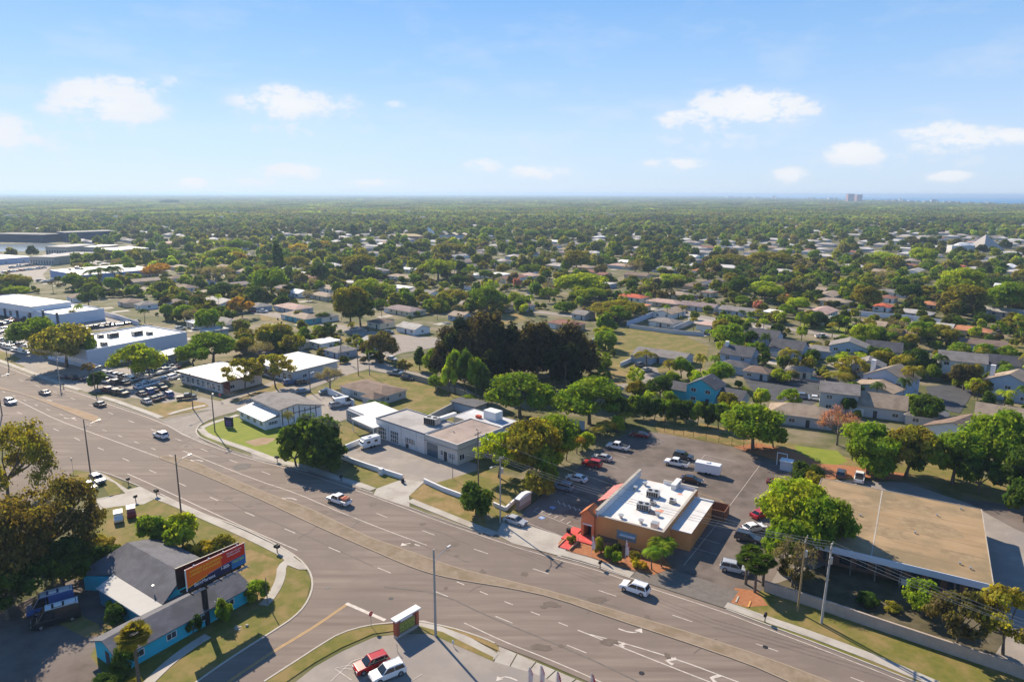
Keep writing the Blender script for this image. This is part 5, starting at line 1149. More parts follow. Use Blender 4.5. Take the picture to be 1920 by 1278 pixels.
def vehicle_meshes(kind):
    if kind in VM: return VM[kind]
    s = SPEC[kind]; L, W = s['L'], s['W']; c0, c1, c2, c3, zb, zr = s['cab']; out = []
    low = extrude([(x, z, .0 if z > .5 else .03) for x, z in s['low']][::-1], W, .07)
    cab = extrude([(c0, zb - .08, .04), (c3, zb - .08, .04), (c2, zr, .2), (c1, zr, .2)], W, .05)
    me = bpy.data.meshes.new('tmp'); cab.to_mesh(me); cab.free(); low.from_mesh(me); bpy.data.meshes.remove(me)
    out.append(('body', bm_mesh(low, 'body', M_paint)))
    def panel(pts, nm):
        b = MB(); b.face(pts); v = Vector(pts[1]) - Vector(pts[0]); u = Vector(pts[-1]) - Vector(pts[0]); nrm = v.cross(u).normalized() * .03
        b.face([tuple(Vector(p) - nrm) for p in pts][::-1])
        n = len(pts)
        for i in range(n): b.face([tuple(Vector(pts[i]) - nrm), tuple(Vector(pts[(i + 1) % n]) - nrm), pts[(i + 1) % n], pts[i]])
        return (nm, b.mesh(nm, M_cglass))
    e = .018; zt = zr - .08; t = (zt - zb) / (zr - zb + .08)
    fx = c3 + (c2 - c3) * ((zt - zb + .08) / (zr - zb + .08)); rx = c0 + (c1 - c0) * ((zt - zb + .08) / (zr - zb + .08))
    ins = .04 + .16 * t; wi = W / 2 - ins; wb = W / 2 - .06
    out.append(panel([(c3 + e, -wb + .1, zb), (c3 + e, wb - .1, zb), (fx + e, wi - .12, zt), (fx + e, -wi + .12, zt)], 'windscreen'))
    out.append(panel([(c0 - e, wb - .12, zb + .03), (c0 - e, -wb + .12, zb + .03), (rx - e, -wi + .14, zt), (rx - e, wi - .14, zt)], 'rear_window'))
    mid = (c0 + c3) / 2 - (.1 if kind != 'van' else -.9)
    for sg in (1, -1):
        for (a0, a1, b0, b1) in ((c0 + .14, mid - .05, c1 + .12 if kind != 'van' else c1 + 3.2, mid - .05), (mid + .05, c3 - .16, mid + .05, c2 - .03)):
            if kind == 'van' and a0 < 0: a0 = b0
            P = [(a0, sg * (wb + .045), zb + .03), (a1, sg * (wb + .045), zb + .03), (b1, sg * (wi + .05), zt), (b0, sg * (wi + .05), zt)]
            out.append(panel(P if sg < 0 else P[::-1], 'side_window'))
    hx = L / 2
    for sg in (1, -1):
        b = MB(); b.box(hx - .12, hx + .015, sg * W * .36 - .17, sg * W * .36 + .17, .62, .80); out.append(('headlight', b.mesh('headlight', M_lamp)))
        b = MB(); b.box(-hx - .015, -hx + .1, sg * W * .40 - .12, sg * W * .40 + .12, .75, 1.0); out.append(('taillight', b.mesh('taillight', M_tail)))
    b = MB(); b.box(hx - .05, hx + .02, -.45, .45, .42, .62); out.append(('grille', b.mesh('grille', M_dark)))
    r = .33 if kind == 'sedan' else .38
    for x in (-hx * .62, hx * .62):
        for sg in (1, -1):
            b = MB(); y = sg * (W / 2 - .10); b.tube([(x, y - .115, r), (x, y + .115, r)], r, 16, M_tyre); b2 = MB(); b2.tube([(x, y + sg * .10, r), (x, y + sg * .13, r)], r * .62, 10, M_rim); out.append(('wheel', b.mesh('wheel'), b2.mesh('rim')))
    if kind == 'pickup':
        b = MB(); b.box(-2.7, -.85, -.82, .82, 1.0, 1.17); out.append(('bed_liner', b.mesh('bed_liner', M_dark)))
    if kind == 'suv':
        for sg in (1, -1):
            b = MB(); b.tube([(-1.6, sg * .66, zr + .05), (.1, sg * .66, zr + .05)], .025, 5); out.append(('roof_rail', b.mesh('roof_rail', M_rim)))
    VM[kind] = out; return out
CC = {'white': (.80, .80, .80), 'black': (.015, .015, .018), 'dark': (.035, .04, .05), 'grey': (.16, .17, .18), 'silver': (.42, .43, .45), 'red': (.45, .02, .02), 'dark red': (.22, .015, .02), 'blue': (.06, .12, .32), 'bright blue': (.08, .22, .55), 'blue-grey': (.18, .24, .32), 'maroon': (.16, .02, .03), 'tan': (.35, .30, .22)}
KN = {'suv': 'SUV', 'sedan': 'sedan', 'pickup': 'pickup truck', 'van': 'van'}
def car(x, y, ang, kind, colr, desc=None, group=None, tail=None, lm=None, z=.1):
    rt = empty({'suv': 'parked_car', 'sedan': 'parked_car', 'pickup': 'pickup_truck', 'van': 'van'}[kind], (x, y, z), R(ang))
    for nm, me, *sub in vehicle_meshes(kind):
        o = link(nm, me, rt, color=CC[colr])
        for q in sub: link('rim', q, o)
    reg(rt, desc or f"{colr} {KN[kind]}", {'suv': 'car', 'sedan': 'car', 'pickup': 'pickup', 'van': 'van'}[kind], group, at=PJ((x, y, 0)), tail=tail, lm=lm)
    if colr in CC and rt['category'] and not desc: pass
    return rt
def cpx(px, py, ang, kind, colr, desc=None, group=None, tail=None):
    g = U(px, py + 3); return car(g.x, g.y, ang, kind, colr, desc, group, tail)
RG = 'cars driving on the main road'
cpx(302, 817, 147, 'suv', 'white', 'white SUV with dark windows driving towards the upper left', RG, '')
cpx(84, 736, 147, 'sedan', 'grey', 'dark grey sedan with a shiny roof', RG, 'on the far carriageway near the left edge')
cpx(20, 754, -33, 'suv', 'silver', 'silver crossover', RG, 'on the near carriageway at the left edge')
cpx(187, 758, 147, 'sedan', 'dark', 'dark hatchback', RG, 'by the kerb below the dealership driveway')
t = cpx(636, 940, 147, 'pickup', 'white', 'white crew-cab pickup with scrap in its bed', RG, '')
cpx(1190, 1106, 147, 'suv', 'white', 'boxy white hatchback', RG, 'driving past the orange restaurant')
cpx(966, 978, -33, 'sedan', 'silver', 'silver sedan with open sunroof', None, 'stopped on the pavement apron by the brick sign')
LOT = 'cars in the restaurant car park'
cpx(697, 1249, -147, 'suv', 'red', 'bright red SUV with silver roof rails', None, 'parked beside the white SUV at the bottom')
cpx(727, 1265, -147, 'suv', 'white', 'white SUV with dark glass roof', None, 'parked beside the red SUV at the bottom')
for (px, py, ang, k, c, d) in ((1199, 816, 155, 'sedan', 'dark red', 'dark red sedan in shade at the far left corner of the restaurant car park'),
    (1158, 839, 150, 'pickup', 'white', 'white pickup nosed in to the palm hedge'), (1129, 859, 150, 'sedan', 'silver', 'pale silver sedan beside the red SUV'),
    (1110, 871, 150, 'suv', 'red', 'red SUV parked by the hedge left of the restaurant'), (1081, 898, 150, 'sedan', 'white', 'white sedan with dark windscreen by the hedge'),
    (1055, 914, 150, 'suv', 'blue-grey', 'blue-grey car nearest the road in the hedge row'), (1268, 870, 150, 'pickup', 'white', 'white pickup coupled to the white trailer'),
    (1281, 857, -30, 'suv', 'dark', 'big dark blue SUV behind the white pickup and trailer'), (1297, 901, -28, 'sedan', 'black', 'black hatchback behind the restaurant roof'),
    (1427, 965, 30, 'sedan', 'red', 'red car tail poking out of the big green tree'), (1413, 991, 20, 'sedan', 'white', 'white car half under the big green tree'),
    (1402, 1011, -30, 'suv', 'dark', 'dark blue SUV with red tail lamp at the tree'), (1377, 1068, -24, 'suv', 'silver', 'silver-grey SUV beside the fan palm cluster'),
    (1459, 908, -30, 'sedan', 'maroon', 'red car partly hidden behind the tree top'), (1577, 890, 60, 'suv', 'dark', 'dark van behind the tan roof'), (1611, 897, 60, 'pickup', 'white', 'work truck with white ladder rack')):
    cpx(px, py, ang, k, c, d, LOT, '')
for (px, py, ang, k, c, d) in ((350, 745, 28, 'pickup', 'black', 'lone black pickup with pale bonnet'), (567, 717, 40, 'suv', 'dark', 'dark SUV'), (544, 717, 35, 'suv', 'blue', 'blue-black SUV'), (568, 733, 30, 'sedan', 'blue-grey', 'blue sedan'),
    (632, 760, 35, 'suv', 'silver', 'silver SUV beside the white van'), (645, 757, 35, 'van', 'white', 'long white van by the white wall'), (612, 735, 30, 'sedan', 'grey', 'grey sedan'),
    (735, 672, -40, 'sedan', 'white', 'white and dark sedan'), (741, 700, -20, 'pickup', 'blue-grey', 'blue-grey pickup'), (764, 709, -20, 'sedan', 'dark', 'dark sedan'), (622, 683, -35, 'suv', 'silver', 'silver SUV'), (596, 688, 20, 'sedan', 'dark', 'dark sedan'),
    (638, 745, 35, 'sedan', 'grey', 'grey hatchback'), (729, 623, -10, 'suv', 'dark', 'dark SUV on a driveway'), (553, 587, -30, 'suv', 'silver', 'silver SUV on a driveway'), (492, 583, 0, 'pickup', 'white', 'white pickup on a driveway'), (478, 582, 0, 'sedan', 'dark red', 'maroon sedan'),
    (567, 614, -30, 'sedan', 'white', 'white sedan'), (782, 552, 0, 'sedan', 'dark', 'dark sedan'), (375, 560, 0, 'pickup', 'white', 'white and dark pickup'), (1003, 572, 0, 'sedan', 'dark', 'dark sedan'), (1880, 622, 0, 'suv', 'dark', 'dark SUV'), (960, 560, 0, 'sedan', 'silver', 'silver sedan'),
    (183, 901, -38, 'suv', 'grey', 'grey SUV at the pole on the near lawn'), (168, 912, -38, 'sedan', 'white', 'white sedan under the oak branches'), (1335, 735, -30, 'sedan', 'silver', 'silver sedan'), (1507, 744, -20, 'suv', 'blue-grey', 'blue-grey SUV'), (1530, 747, -20, 'sedan', 'white', 'white sedan'),
    (1448, 640, 0, 'sedan', 'white', 'white sedan'), (1212, 693, 40, 'sedan', 'silver', 'silver sedan by the ranch house'), (1540, 630, 0, 'pickup', 'white', 'white truck by the red wall'), (1890, 530, 0, 'suv', 'dark', 'dark SUV')):
    cpx(px, py, ang, k, c, d)
# dealer stock: two angled rows by the hedge, a dark cluster and rows under the trees
rr = random.Random(3)
def rowcars(p0, p1, n, ang, cols, desc_t, jit=.3, kinds=('sedan', 'suv', 'sedan', 'pickup')):
    a, b_ = U(*p0), U(*p1)
    for i in range(n):
        q = a.lerp(b_, (i + .5) / n); c = rr.choice(cols)
        car(q.x + rr.uniform(-jit, jit), q.y + rr.uniform(-jit, jit), ang + rr.uniform(-4, 4), rr.choice(kinds), c, None, 'cars in the dealer lots')
rowcars((244, 714), (333, 689), 11, 140, ['white', 'silver', 'white', 'white', 'maroon', 'silver'], '')
rowcars((252, 729), (338, 704), 10, 140, ['white', 'silver', 'white', 'grey', 'white'], '')
rowcars((258, 743), (308, 728), 4, 140, ['dark', 'blue-grey', 'black', 'dark', 'blue'], '')
rowcars((268, 757), (322, 741), 4, 140, ['dark', 'black', 'blue', 'dark', 'silver'], '')
rowcars((112, 709), (240, 722), 8, 150, ['white', 'blue', 'dark', 'silver', 'blue-grey', 'maroon'], '')
rowcars((190, 700), (246, 716), 7, 150, ['white', 'silver', 'dark'], '')
rowcars((195, 733), (236, 742), 3, 150, ['maroon', 'black', 'dark'], '')
rowcars((-5, 648), (52, 664), 10, 150, ['white', 'silver', 'white', 'blue-grey', 'dark'], '')
rowcars((0, 641), (62, 655), 10, 150, ['white', 'silver', 'grey', 'dark'], '')
rowcars((-10, 612), (30, 600), 7, 150, ['white', 'silver', 'dark', 'red'], '')
rowcars((-10, 626), (12, 618), 4, 150, ['dark', 'silver', 'blue-grey'], '')
rowcars((150, 619), (262, 604), 12, 100, ['dark', 'black', 'maroon', 'silver', 'dark', 'blue-grey'], '')
rowcars((5, 512), (85, 503), 12, 60, ['white', 'silver', 'dark', 'white', 'red'], '')
rowcars((20, 503), (70, 497), 8, 60, ['white', 'silver', 'dark'], '')
rowcars((80, 530), (105, 526), 4, 60, ['white', 'silver'], '')

nd = 0
for (x, y, r) in list(HOUSES)[60:]:
    if r > 13 or not (235 < y < 620) or nd >= 70: continue
    if PJ((x, y, 0))[1] > 735 or rr.random() < .45: continue
    q = rr.uniform(10, 14); nx_, ny_ = math.sin(GA), -math.cos(GA)
    car(x + nx_ * q + rr.uniform(-2, 2), y + ny_ * q, math.degrees(GA) + 90 + rr.uniform(-8, 8), rr.choice(['sedan', 'suv', 'pickup', 'suv']), rr.choice(['white', 'dark', 'silver', 'grey', 'black', 'white', 'maroon', 'blue']), None, 'cars standing on house driveways'); nd += 1
# trailers and camper
def boxtrailer(px, py, ang, L, W, Hh, lab, cat, nm, slope=False, wins=False):
    g = U(px, py); rt = empty(nm, (g.x, g.y, .08), R(ang)); tag(rt, lab, cat)
    prof = [(-L / 2, .45, 0), (L / 2 - (.5 if slope else 0), .45, 0), (L / 2, 1.1 if slope else .45, 0), (L / 2 - (.9 if slope else 0), Hh, .04), (-L / 2, Hh, .04)]
    link('body', bm_mesh(extrude(prof, W, .08), 'body', M_paint), rt, color=(.80, .80, .80))
    b = MB(); b.tube([(L / 2, -.5, .5), (L / 2 + 1.1, 0, .5), (L / 2, .5, .5)], .05, 6); b.obj('drawbar', M_dark, rt)
    for x in (-.45, .45):
        for sg in (1, -1): b = MB(); b.tube([(x - .3, sg * (W / 2 - .05) - .1, .33), (x - .3, sg * (W / 2 - .05) + .12, .33)], .33, 14); b.obj('wheel', M_tyre, rt)
    b = MB(); b.box(-.4, .4, -.4, .4, Hh, Hh + .22); b.obj('roof_hatch', M_frame, rt)
    if wins:
        for sg in (1, -1):
            for x in (-L * .25, L * .15): MB().box(x - .45, x + .45, sg * (W / 2 - .02) - .03, sg * (W / 2 - .02) + .03, 1.4, 2.0).obj('side_window', M_cglass, rt)
        MB().box(L / 2 - .55, L / 2 - .30, -.8, .8, 1.55, 2.1).obj('front_window', M_cglass, rt)
        MB().box(-L / 2, L / 2 - .6, -W / 2 - .02, W / 2 + .02, .95, 1.05).obj('stripe', M_metal, rt)
    return rt
boxtrailer(1327, 888, 150, 5.6, 2.1, 2.6, 'white enclosed box trailer hitched behind the white pickup', 'trailer', 'box_trailer')
boxtrailer(693, 838, 222, 5.2, 2.2, 2.7, 'white camper trailer parked before the garage roller doors', 'camper', 'camper_trailer', True, True)
for (px, py, c, lab) in ((97, 1139, 'blue', 'dark blue camper van with white roof equipment beside the oaks'), (107, 1164, 'black', 'black camper van with white roof rack in the shaded car park')):
    v = cpx(px, py, -145, 'van', c, lab, 'camper vans parked side by side', '')
    for (x0, x1, y0, y1, h) in ((-2.6, -1.2, -.5, .5, .18), (-.9, .1, -.35, .35, .28), (.4, 1.2, -.6, .6, .10), (-2.9, -2.7, -.9, .9, .1)): MB().box(x0, x1, y0, y1, 2.66, 2.66 + h).obj('roof_equipment', M_frame, v)
    for sg in (1, -1): MB().tube([(-2.9, sg * .8, 2.75), (1.2, sg * .8, 2.75)], .04, 6).obj('roof_rail', M_frame, v)
# small utility carts on the near lawn
for (px, py, c, lab) in ((247, 968, (.30, .03, .03), 'dark red utility cart with white roof on the lawn'), (223, 977, (.7, .7, .7), 'white utility cart half under the oak')):
    g = U(px, py); rt = empty('utility_cart', (g.x, g.y, .08), R(-60)); tag(rt, lab, 'cart')
    link('body', bm_mesh(extrude([(-1.5, .35, 0), (1.4, .35, 0), (1.5, .9, 0), (.7, 1.1, 0), (.5, 1.75, .1), (-1.5, 1.75, .05)], 1.5, .06), 'body', M_paint), rt, color=c)
    MB().box(-1.5, .6, -.78, .78, 1.76, 1.86).obj('roof', M_frame, rt)
    for x in (-.9, .9):
        for sg in (1, -1): b = MB(); b.tube([(x, sg * .7 - .1, .28), (x, sg * .7 + .1, .28)], .28, 12); b.obj('wheel', M_tyre, rt)
b = MB()
r2 = random.Random(2)
g = bpy.data.objects
for i in range(7): b.box(-2.5 + i * .22, -2.4 + i * .22, -.7, .6, 1.15, 1.25 + r2.random() * .5)
b.obj('scrap_load', M_rim if False else MATS['rust_stain'], t)
# ------------------------------------------------------------------ billboard, signs, poles, wires, walls
PRN = lambda c, n: mat(n, c, None, 1, .6)
def text(s, size, m, parent, loc, rot, ext=.01, name='lettering', wscale=1.0):
    cu = bpy.data.curves.new(name, 'FONT'); cu.body = s; cu.size = size; cu.extrude = ext; cu.align_x = 'LEFT'
    t_ = bpy.data.objects.new(name, cu); COL.objects.link(t_); cu.materials.append(m)
    bpy.context.view_layer.update()
    me = bpy.data.meshes.new_from_object(t_.evaluated_get(bpy.context.evaluated_depsgraph_get())); bpy.data.objects.remove(t_)
    o = link(name, me, parent, loc); o.rotation_euler = rot; o.scale = (wscale, 1, 1); return o
A, B = U(347.8, 1068.4, 10.3), U(457.4, 1017, 10.3)
dv = B - A; Wd = dv.length; ang = math.atan2(dv.y, dv.x); base = U(389, 1170)
rt = empty('billboard', (A.x, A.y, 0), ang); tag(rt, 'two-sided roadside billboard in red, orange and blue above the turquoise building', 'billboard')
zb, zt = 7.0, 10.3
M_bred, M_bora, M_bblu, M_bnav, M_bwht, M_byel, M_bgrn = PRN((.55, .025, .012), 'print_red'), PRN((.78, .13, .006), 'print_orange'), PRN((.02, .15, .36), 'print_blue'), PRN((.018, .022, .07), 'print_navy'), PRN((.8, .8, .85), 'print_white'), PRN((.95, .60, .05), 'print_yellow'), PRN((.45, .60, .12), 'print_green')
b = MB(); b.box(0, Wd, 0, .18, zb, zt, M_bred); b.obj('front_panel', None, rt)
b = MB(); n = 24                                  # the swoosh of the print
for i in range(n):
    x0, x1 = Wd * i / n, Wd * (i + 1) / n; f = lambda x: zb + .42 + .95 * (x / Wd) ** 1.1 + .30 * math.sin(3.1 * x / Wd)
    b.face([(x0, -.012, zb), (x1, -.012, zb), (x1, -.012, f(x1)), (x0, -.012, f(x0))], M_bnav if x0 < Wd * .72 else M_bblu)
    b.face([(x0, -.014, f(x0)), (x1, -.014, f(x1)), (x1, -.014, f(x1) + .09), (x0, -.014, f(x0) + .09)], M_byel if x0 < Wd * .3 else M_bblu)
    if x0 < Wd * .55: b.face([(x0, -.010, f(x0) + .09), (x1, -.010, f(x1) + .09), (x1, -.010, zt - .02), (x0, -.010, zt - .02)], M_bora)
sheet = b.obj('printed_sheet', None, rt)
up = (math.pi / 2, 0, 0)
text("AWARDS & ECONOMY'S", .46, M_byel, sheet, (.55, -.03, zt - .75), up); text("LARGEST INSURANCES", .46, M_byel, sheet, (.5, -.03, zt - 1.3), up)
text("SECURITY & LAW", .32, M_bwht, sheet, (6.3, -.03, zt - .6), up); text("HOME & AUTO", .32, M_bwht, sheet, (6.4, -.03, zt - 1.02), up)
text("BernMartens", .74, M_bwht, sheet, (1.0, -.03, zb + .22), up, wscale=.85); text("1-800-", .72, M_bwht, sheet, (5.2, -.03, zb + .72), up, wscale=.8); text("MASTERS", .58, M_bgrn, sheet, (7.2, -.03, zb + .86), up, wscale=.8)
b = MB(); b.box(-.05, Wd + .05, -.04, 0, zt, zt + .07); b.box(-.08, 0, -.04, .2, zb, zt); b.box(Wd, Wd + .08, -.04, .2, zb, zt); b.obj('panel_frame', M_frame, rt)
b = MB(); b.v = [(-.6, 1.5, zb), (Wd - .3, .8, zb), (Wd - .3, .8, zt), (-.6, 1.5, zt), (-.6, 1.7, zb), (Wd - .3, 1.0, zb), (Wd - .3, 1.0, zt), (-.6, 1.7, zt)]; b.f = [(3, 2, 1, 0), (4, 5, 6, 7), (0, 1, 5, 4), (2, 3, 7, 6), (1, 2, 6, 5), (3, 0, 4, 7)]; b.m = [0] * 6; b.obj('rear_panel', M_dark, rt)
b = MB(); b.box(-.6, Wd, .25, .4, zb - .3, zb); b.box(-.6, Wd, .9, 1.05, zb - .3, zb)
for i in range(9): b.box(.2 + i * (Wd - .5) / 8, .3 + i * (Wd - .5) / 8, -1.0, 1.4, zb - .45, zb - .3)
b.obj('steel_frame', M_dark, rt)
for i in range(4): b = MB(); b.box(.1 + i * Wd / 4 + .3, i * Wd / 4 + Wd / 4 - .2, -1.0, -.45, zb - .28, zb - .22); b.obj('catwalk_plank', M_conc, rt)
for i in range(4): b = MB(); b.tube([(1.2 + i * 2.3, 0, zt + .03), (1.2 + i * 2.3, -.1, zt + .25)], .12, 6); b.obj('top_lamp', M_frame, rt)
lb = Matrix.Rotation(-ang, 4, 'Z') @ Matrix.Translation(Vector((-A.x, -A.y, 0))) @ base
b = MB(); b.tube([(lb.x, lb.y, 0), (lb.x, lb.y, zb - .3)], .42, 14); b.tube([(lb.x, lb.y, zb - .75), (Wd * .5, .6, zb - .45)], .28, 10); b.box(.5, Wd - .5, .45, .75, zb - .75, zb - .45); b.obj('mast', M_dark, rt)
MB().tube([(lb.x + 1.3, lb.y - .3, .3), (lb.x + 1.3, lb.y - .3, 3.2)], .05, 6).obj('conduit', M_frame, rt)

# monument signs
g = U(741, 1197); g2 = U(783, 1172); dv = g2 - g; a = math.atan2(dv.y, dv.x); L = dv.length
rt = empty('monument_sign', g, a); tag(rt, 'brick-red framed monument sign with white cap and green printed panel', 'sign')
M_br = mat('sign_brick', (.42, .12, .06), (.34, .09, .05), 4, .9)
MB().box(0, L, -.35, .35, 0, .5).obj('base', M_conc, rt)
for x in (0, L - .5): MB().box(x, x + .5, -.35, .35, .5, 2.9).obj('pier', M_br, rt)
MB().box(.5, L - .5, -.2, .2, .5, 2.9).obj('sign_panel', PRN((.26, .10, .09), 'sign_red'), rt)
M_foli = mat('green_print', (.10, .20, .04), (.42, .36, .08), 4, .7, coord='obj', sharp=(.42, .58))
MB().box(.7, L - .7, -.24, -.2, .6, 2.15).obj('printed_face', M_foli, rt)
MB().box(.9, L - 1.1, -.245, -.2, 2.3, 2.75).obj('white_strip', PRN((.7, .7, .72), 'print_white2'), rt)
b = MB(); b.box(-.25, L + .25, -.6, .6, 2.9, 3.1); b.obj('cap', M_frame, rt)
g = U(970, 957); g2 = U(993, 942); dv = g2 - g; a = math.atan2(dv.y, dv.x); L = dv.length
rt = empty('monument_sign', g, a); tag(rt, 'brick monument sign with curved white cap at the restaurant entrance', 'sign')
MB().box(0, L, -.4, .4, 0, 2.4).obj('brick_body', mat('pink_brick', (.34, .24, .20), (.28, .19, .16), 4, .9), rt)
MB().box(.25, L - .25, -.44, -.4, .9, 2.1).obj('sign_face', PRN((.46, .38, .33), 'sign_beige'), rt)
b = MB()
for i in range(8):
    x0, x1 = -.15 + (L + .3) * i / 8, -.15 + (L + .3) * (i + 1) / 8; f = lambda x: 2.4 + .45 * math.sin(math.pi * (x + .15) / (L + .3))
    b.v += [(x0, -.55, 2.3), (x1, -.55, 2.3), (x1, .55, 2.3), (x0, .55, 2.3), (x0, -.55, f(x0) + .1), (x1, -.55, f(x1) + .1), (x1, .55, f(x1) + .1), (x0, .55, f(x0) + .1)]
    k = len(b.v) - 8; b.f += [(k, k + 1, k + 5, k + 4), (k + 2, k + 3, k + 7, k + 6), (k + 4, k + 5, k + 6, k + 7), (k + 3, k + 2, k + 1, k)]; b.m += [0] * 4
b.obj('curved_cap', M_frame, rt)
g = U(430, 801); rt = empty('lawn_sign', g, R(-20)); tag(rt, 'dark purple upright sign standing on the bright corner lawn', 'sign')
MB().box(-1.3, 1.3, -.25, .25, .3, 3.0).obj('sign_box', PRN((.02, .025, .05), 'sign_dark'), rt); MB().box(-.8, .9, -.29, -.25, .6, 2.0).obj('sign_face', PRN((.10, .06, .22), 'sign_purple'), rt); MB().box(-1.1, 1.1, -.2, .2, 0, .3).obj('base', M_conc, rt)

# utility poles and street lights
def upole(px, py, h, lab, arms=1, lean=0.0, m=None, r=.16, lamp=None, steel=False):
    g = U(px, py); rt = empty('street_light' if lamp and not arms else 'utility_pole', g, R(-33)); tag(rt, lab, 'street light' if (lamp and not arms) else 'utility pole')
    b = MB(); b.tube([(0, 0, 0), (lean, 0, h * .5), (lean * 2, 0, h)], [r, r * .85, r * .65], 10); b.obj('shaft', m or M_pole, rt)
    for i in range(arms):
        z_ = h - .5 - i * 1.4; b = MB(); b.box(lean * 2 - .07, lean * 2 + .07, -1.2, 1.2, z_ - .07, z_ + .07); b.obj('crossarm', M_pole, rt)
        for y in (-1.1, -.4, .4, 1.1): b = MB(); b.tube([(lean * 2, y, z_ + .07), (lean * 2, y, z_ + .3)], .05, 6); b.obj('insulator', M_frame, rt)
    if arms:
        b = MB(); b.tube([(.35, .1, h - 3.2), (.35, .1, h - 2.2)], .25, 10); b.obj('transformer', M_metal, rt)
    if lamp:
        b = MB(); b.tube([(0, 0, h - 2.2), (0, lamp * .5, h - 1.3), (0, lamp, h - 1.1)], .05, 6); b.obj('lamp_arm', M_metal, rt)
        b = MB(); b.box(-.16, .16, min(lamp, lamp + math.copysign(.75, lamp)), max(lamp, lamp + math.copysign(.75, lamp)), h - 1.2, h - 1.0); b.obj('luminaire', M_metal, rt)
    claim(g.x, g.y, 1.5); return rt, g, h
PO = {}
PO['a'] = upole(340, 964, 12.6, 'dark wooden street light pole above the near sidewalk by the carts', 0, lamp=2.6, lean=.05)
PO['b'] = upole(170, 889, 13.0, 'dark wooden street light pole at the parked grey SUV', 0, lamp=2.8, lean=.05)
PO['c'] = upole(817, 1192, 13.6, 'tall bare concrete light pole right of the red monument sign', 0, lamp=3.0, m=M_cpole, r=.2)
PO['d'] = upole(4, 778, 12.5, 'dark pole at the far left edge by the road', 0, lamp=2.5)
PO['e'] = upole(403, 809, 12.8, 'thin dark pole on the bright corner lawn', 1, m=M_pole)
PO['f'] = upole(362, 767, 11.0, 'thin dark pole on the dry corner verge', 0, lamp=-3.0)
PO['g'] = upole(592, 869, 11.5, 'slim grey pole before the dark round tree', 1, m=M_cpole)
PO['h'] = upole(897, 911, 12.5, 'wooden pole among the olive trees behind the low wall', 1)
PO['i'] = upole(938, 980, 13.5, 'slim pole on the verge beside the dark round bush', 1, lamp=-2.6, m=M_cpole)
PO['j'] = upole(1495, 1147, 12.5, 'yellowish wooden pole before the bare brown tree', 1, lean=.1, m=mat('yellow_wood', (.34, .25, .12), (.26, .18, .09), 3, .9))
PO['k'] = upole(1540, 1168, 13.0, 'pale concrete pole with insulators before the tan hall', 2, lean=.12, m=M_cpole, r=.2)
PO['l'] = upole(113, 722, 11.0, 'pole with white insulators under the left oaks', 2, m=M_cpole)
PO['m'] = upole(179, 737, 9.5, 'thin pole rising from the small round tree', 0, lamp=2)
PO['n'] = upole(17, 693, 8.0, 'short dark pole by the far lawn at the left edge', 0, lamp=1.5)
PO['o'] = upole(672, 704, 13.0, 'brown pole at the bend of the side street', 1)
PO['p'] = upole(693, 703, 8.0, 'grey post light near the bend of the side street', 0, lamp=1.5, m=M_cpole)
PO['q'] = upole(582, 736, 7.5, 'thin post by the bare tree', 0, lamp=1.2)
PO['r'] = upole(640, 676, 11, 'brown pole behind the second white store', 1)
PO['s'] = upole(849, 897, 5.2, 'thin lone post in the garage forecourt', 0, r=.07)
PO['t'] = upole(502, 1133, 4.6, 'thin bare post by the curved footpath', 0, r=.09)
def wires(P, nm, lab, n=3, dz=0.0):
    b = MB()
    for k in range(n):
        off = (-.9, 0, .9)[k % 3]
        for (r0, g0, h0), (r1, g1, h1) in zip(P, P[1:]):
            d = (g1 - g0).normalized(); nrm = Vector((-d.y, d.x, 0)) * off
            p0 = g0 + nrm + Vector((0, 0, h0 - .2 - (k // 3) * 1.4 + dz)); p1 = g1 + nrm + Vector((0, 0, h1 - .2 - (k // 3) * 1.4 + dz))
            sag = (p1 - p0).length * .018
            b.tube([tuple(p0.lerp(p1, t) - Vector((0, 0, sag * 4 * t * (1 - t)))) for t in [i / 8 for i in range(9)]], .026, 4)
    o = b.obj(nm, M_wire); tag(o, lab, 'wire'); return o
far0 = (None, U(-160, 640), 12)
farR = (None, U(2060, 1400), 12)
wires([far0, PO['l'], PO['e'], PO['g'], PO['i']], 'power_line', 'overhead power lines along the far side of the main road', 3)
wires([PO['i'], (None, U(1180, 1068), 12.6), PO['k'], farR], 'power_line', 'overhead lines crossing before the orange restaurant to the concrete pole', 3)
wires([PO['h'], PO['j'], farR], 'power_line', 'thin overhead lines between the two wooden poles', 1)

# walls and fences
def wall(pxs, h, t, m, nm, lab, cat='wall', posts=0, pm=None, panel=0, colr=None):
    P = [U(*p) for p in pxs]; rt = empty(nm, P[0]); tag(rt, lab, cat); O = P[0]
    for a_, b_ in zip(P, P[1:]):
        d = b_ - a_; L = d.length; an = math.atan2(d.y, d.x); n = max(1, round(L / panel)) if panel else 1
        for i in range(n):
            bb = MB(); bb.box(L * i / n + .01, L * (i + 1) / n - .01, -t / 2, t / 2, 0, h)
            o = bb.obj('panel' if panel else 'wall_run', m, rt, loc=a_ - O, rz=an, color=colr or (.72, .72, .74))
        if not panel or panel > 3: MB().box(0, L, -t / 2 - .05, t / 2 + .05, h, h + .08).obj('coping', pm or m, rt, loc=(a_ - O), rz=an, color=colr or (.72, .72, .74))
        if posts:
            k = max(1, round(L / posts))
            for i in range(k + 1): MB().box(L * i / k - .06, L * i / k + .06, -.06 - t / 2, .06 + t / 2, 0, h + .12).obj('post', pm or m, rt, loc=a_ - O, rz=an, color=colr or (.72, .72, .74))
    return rt
wall([(621, 854), (690, 878), (727, 890), (755, 899)], 1.1, .3, M_wall, 'low_wall', 'low white wall along the front of the garage forecourt', panel=6)
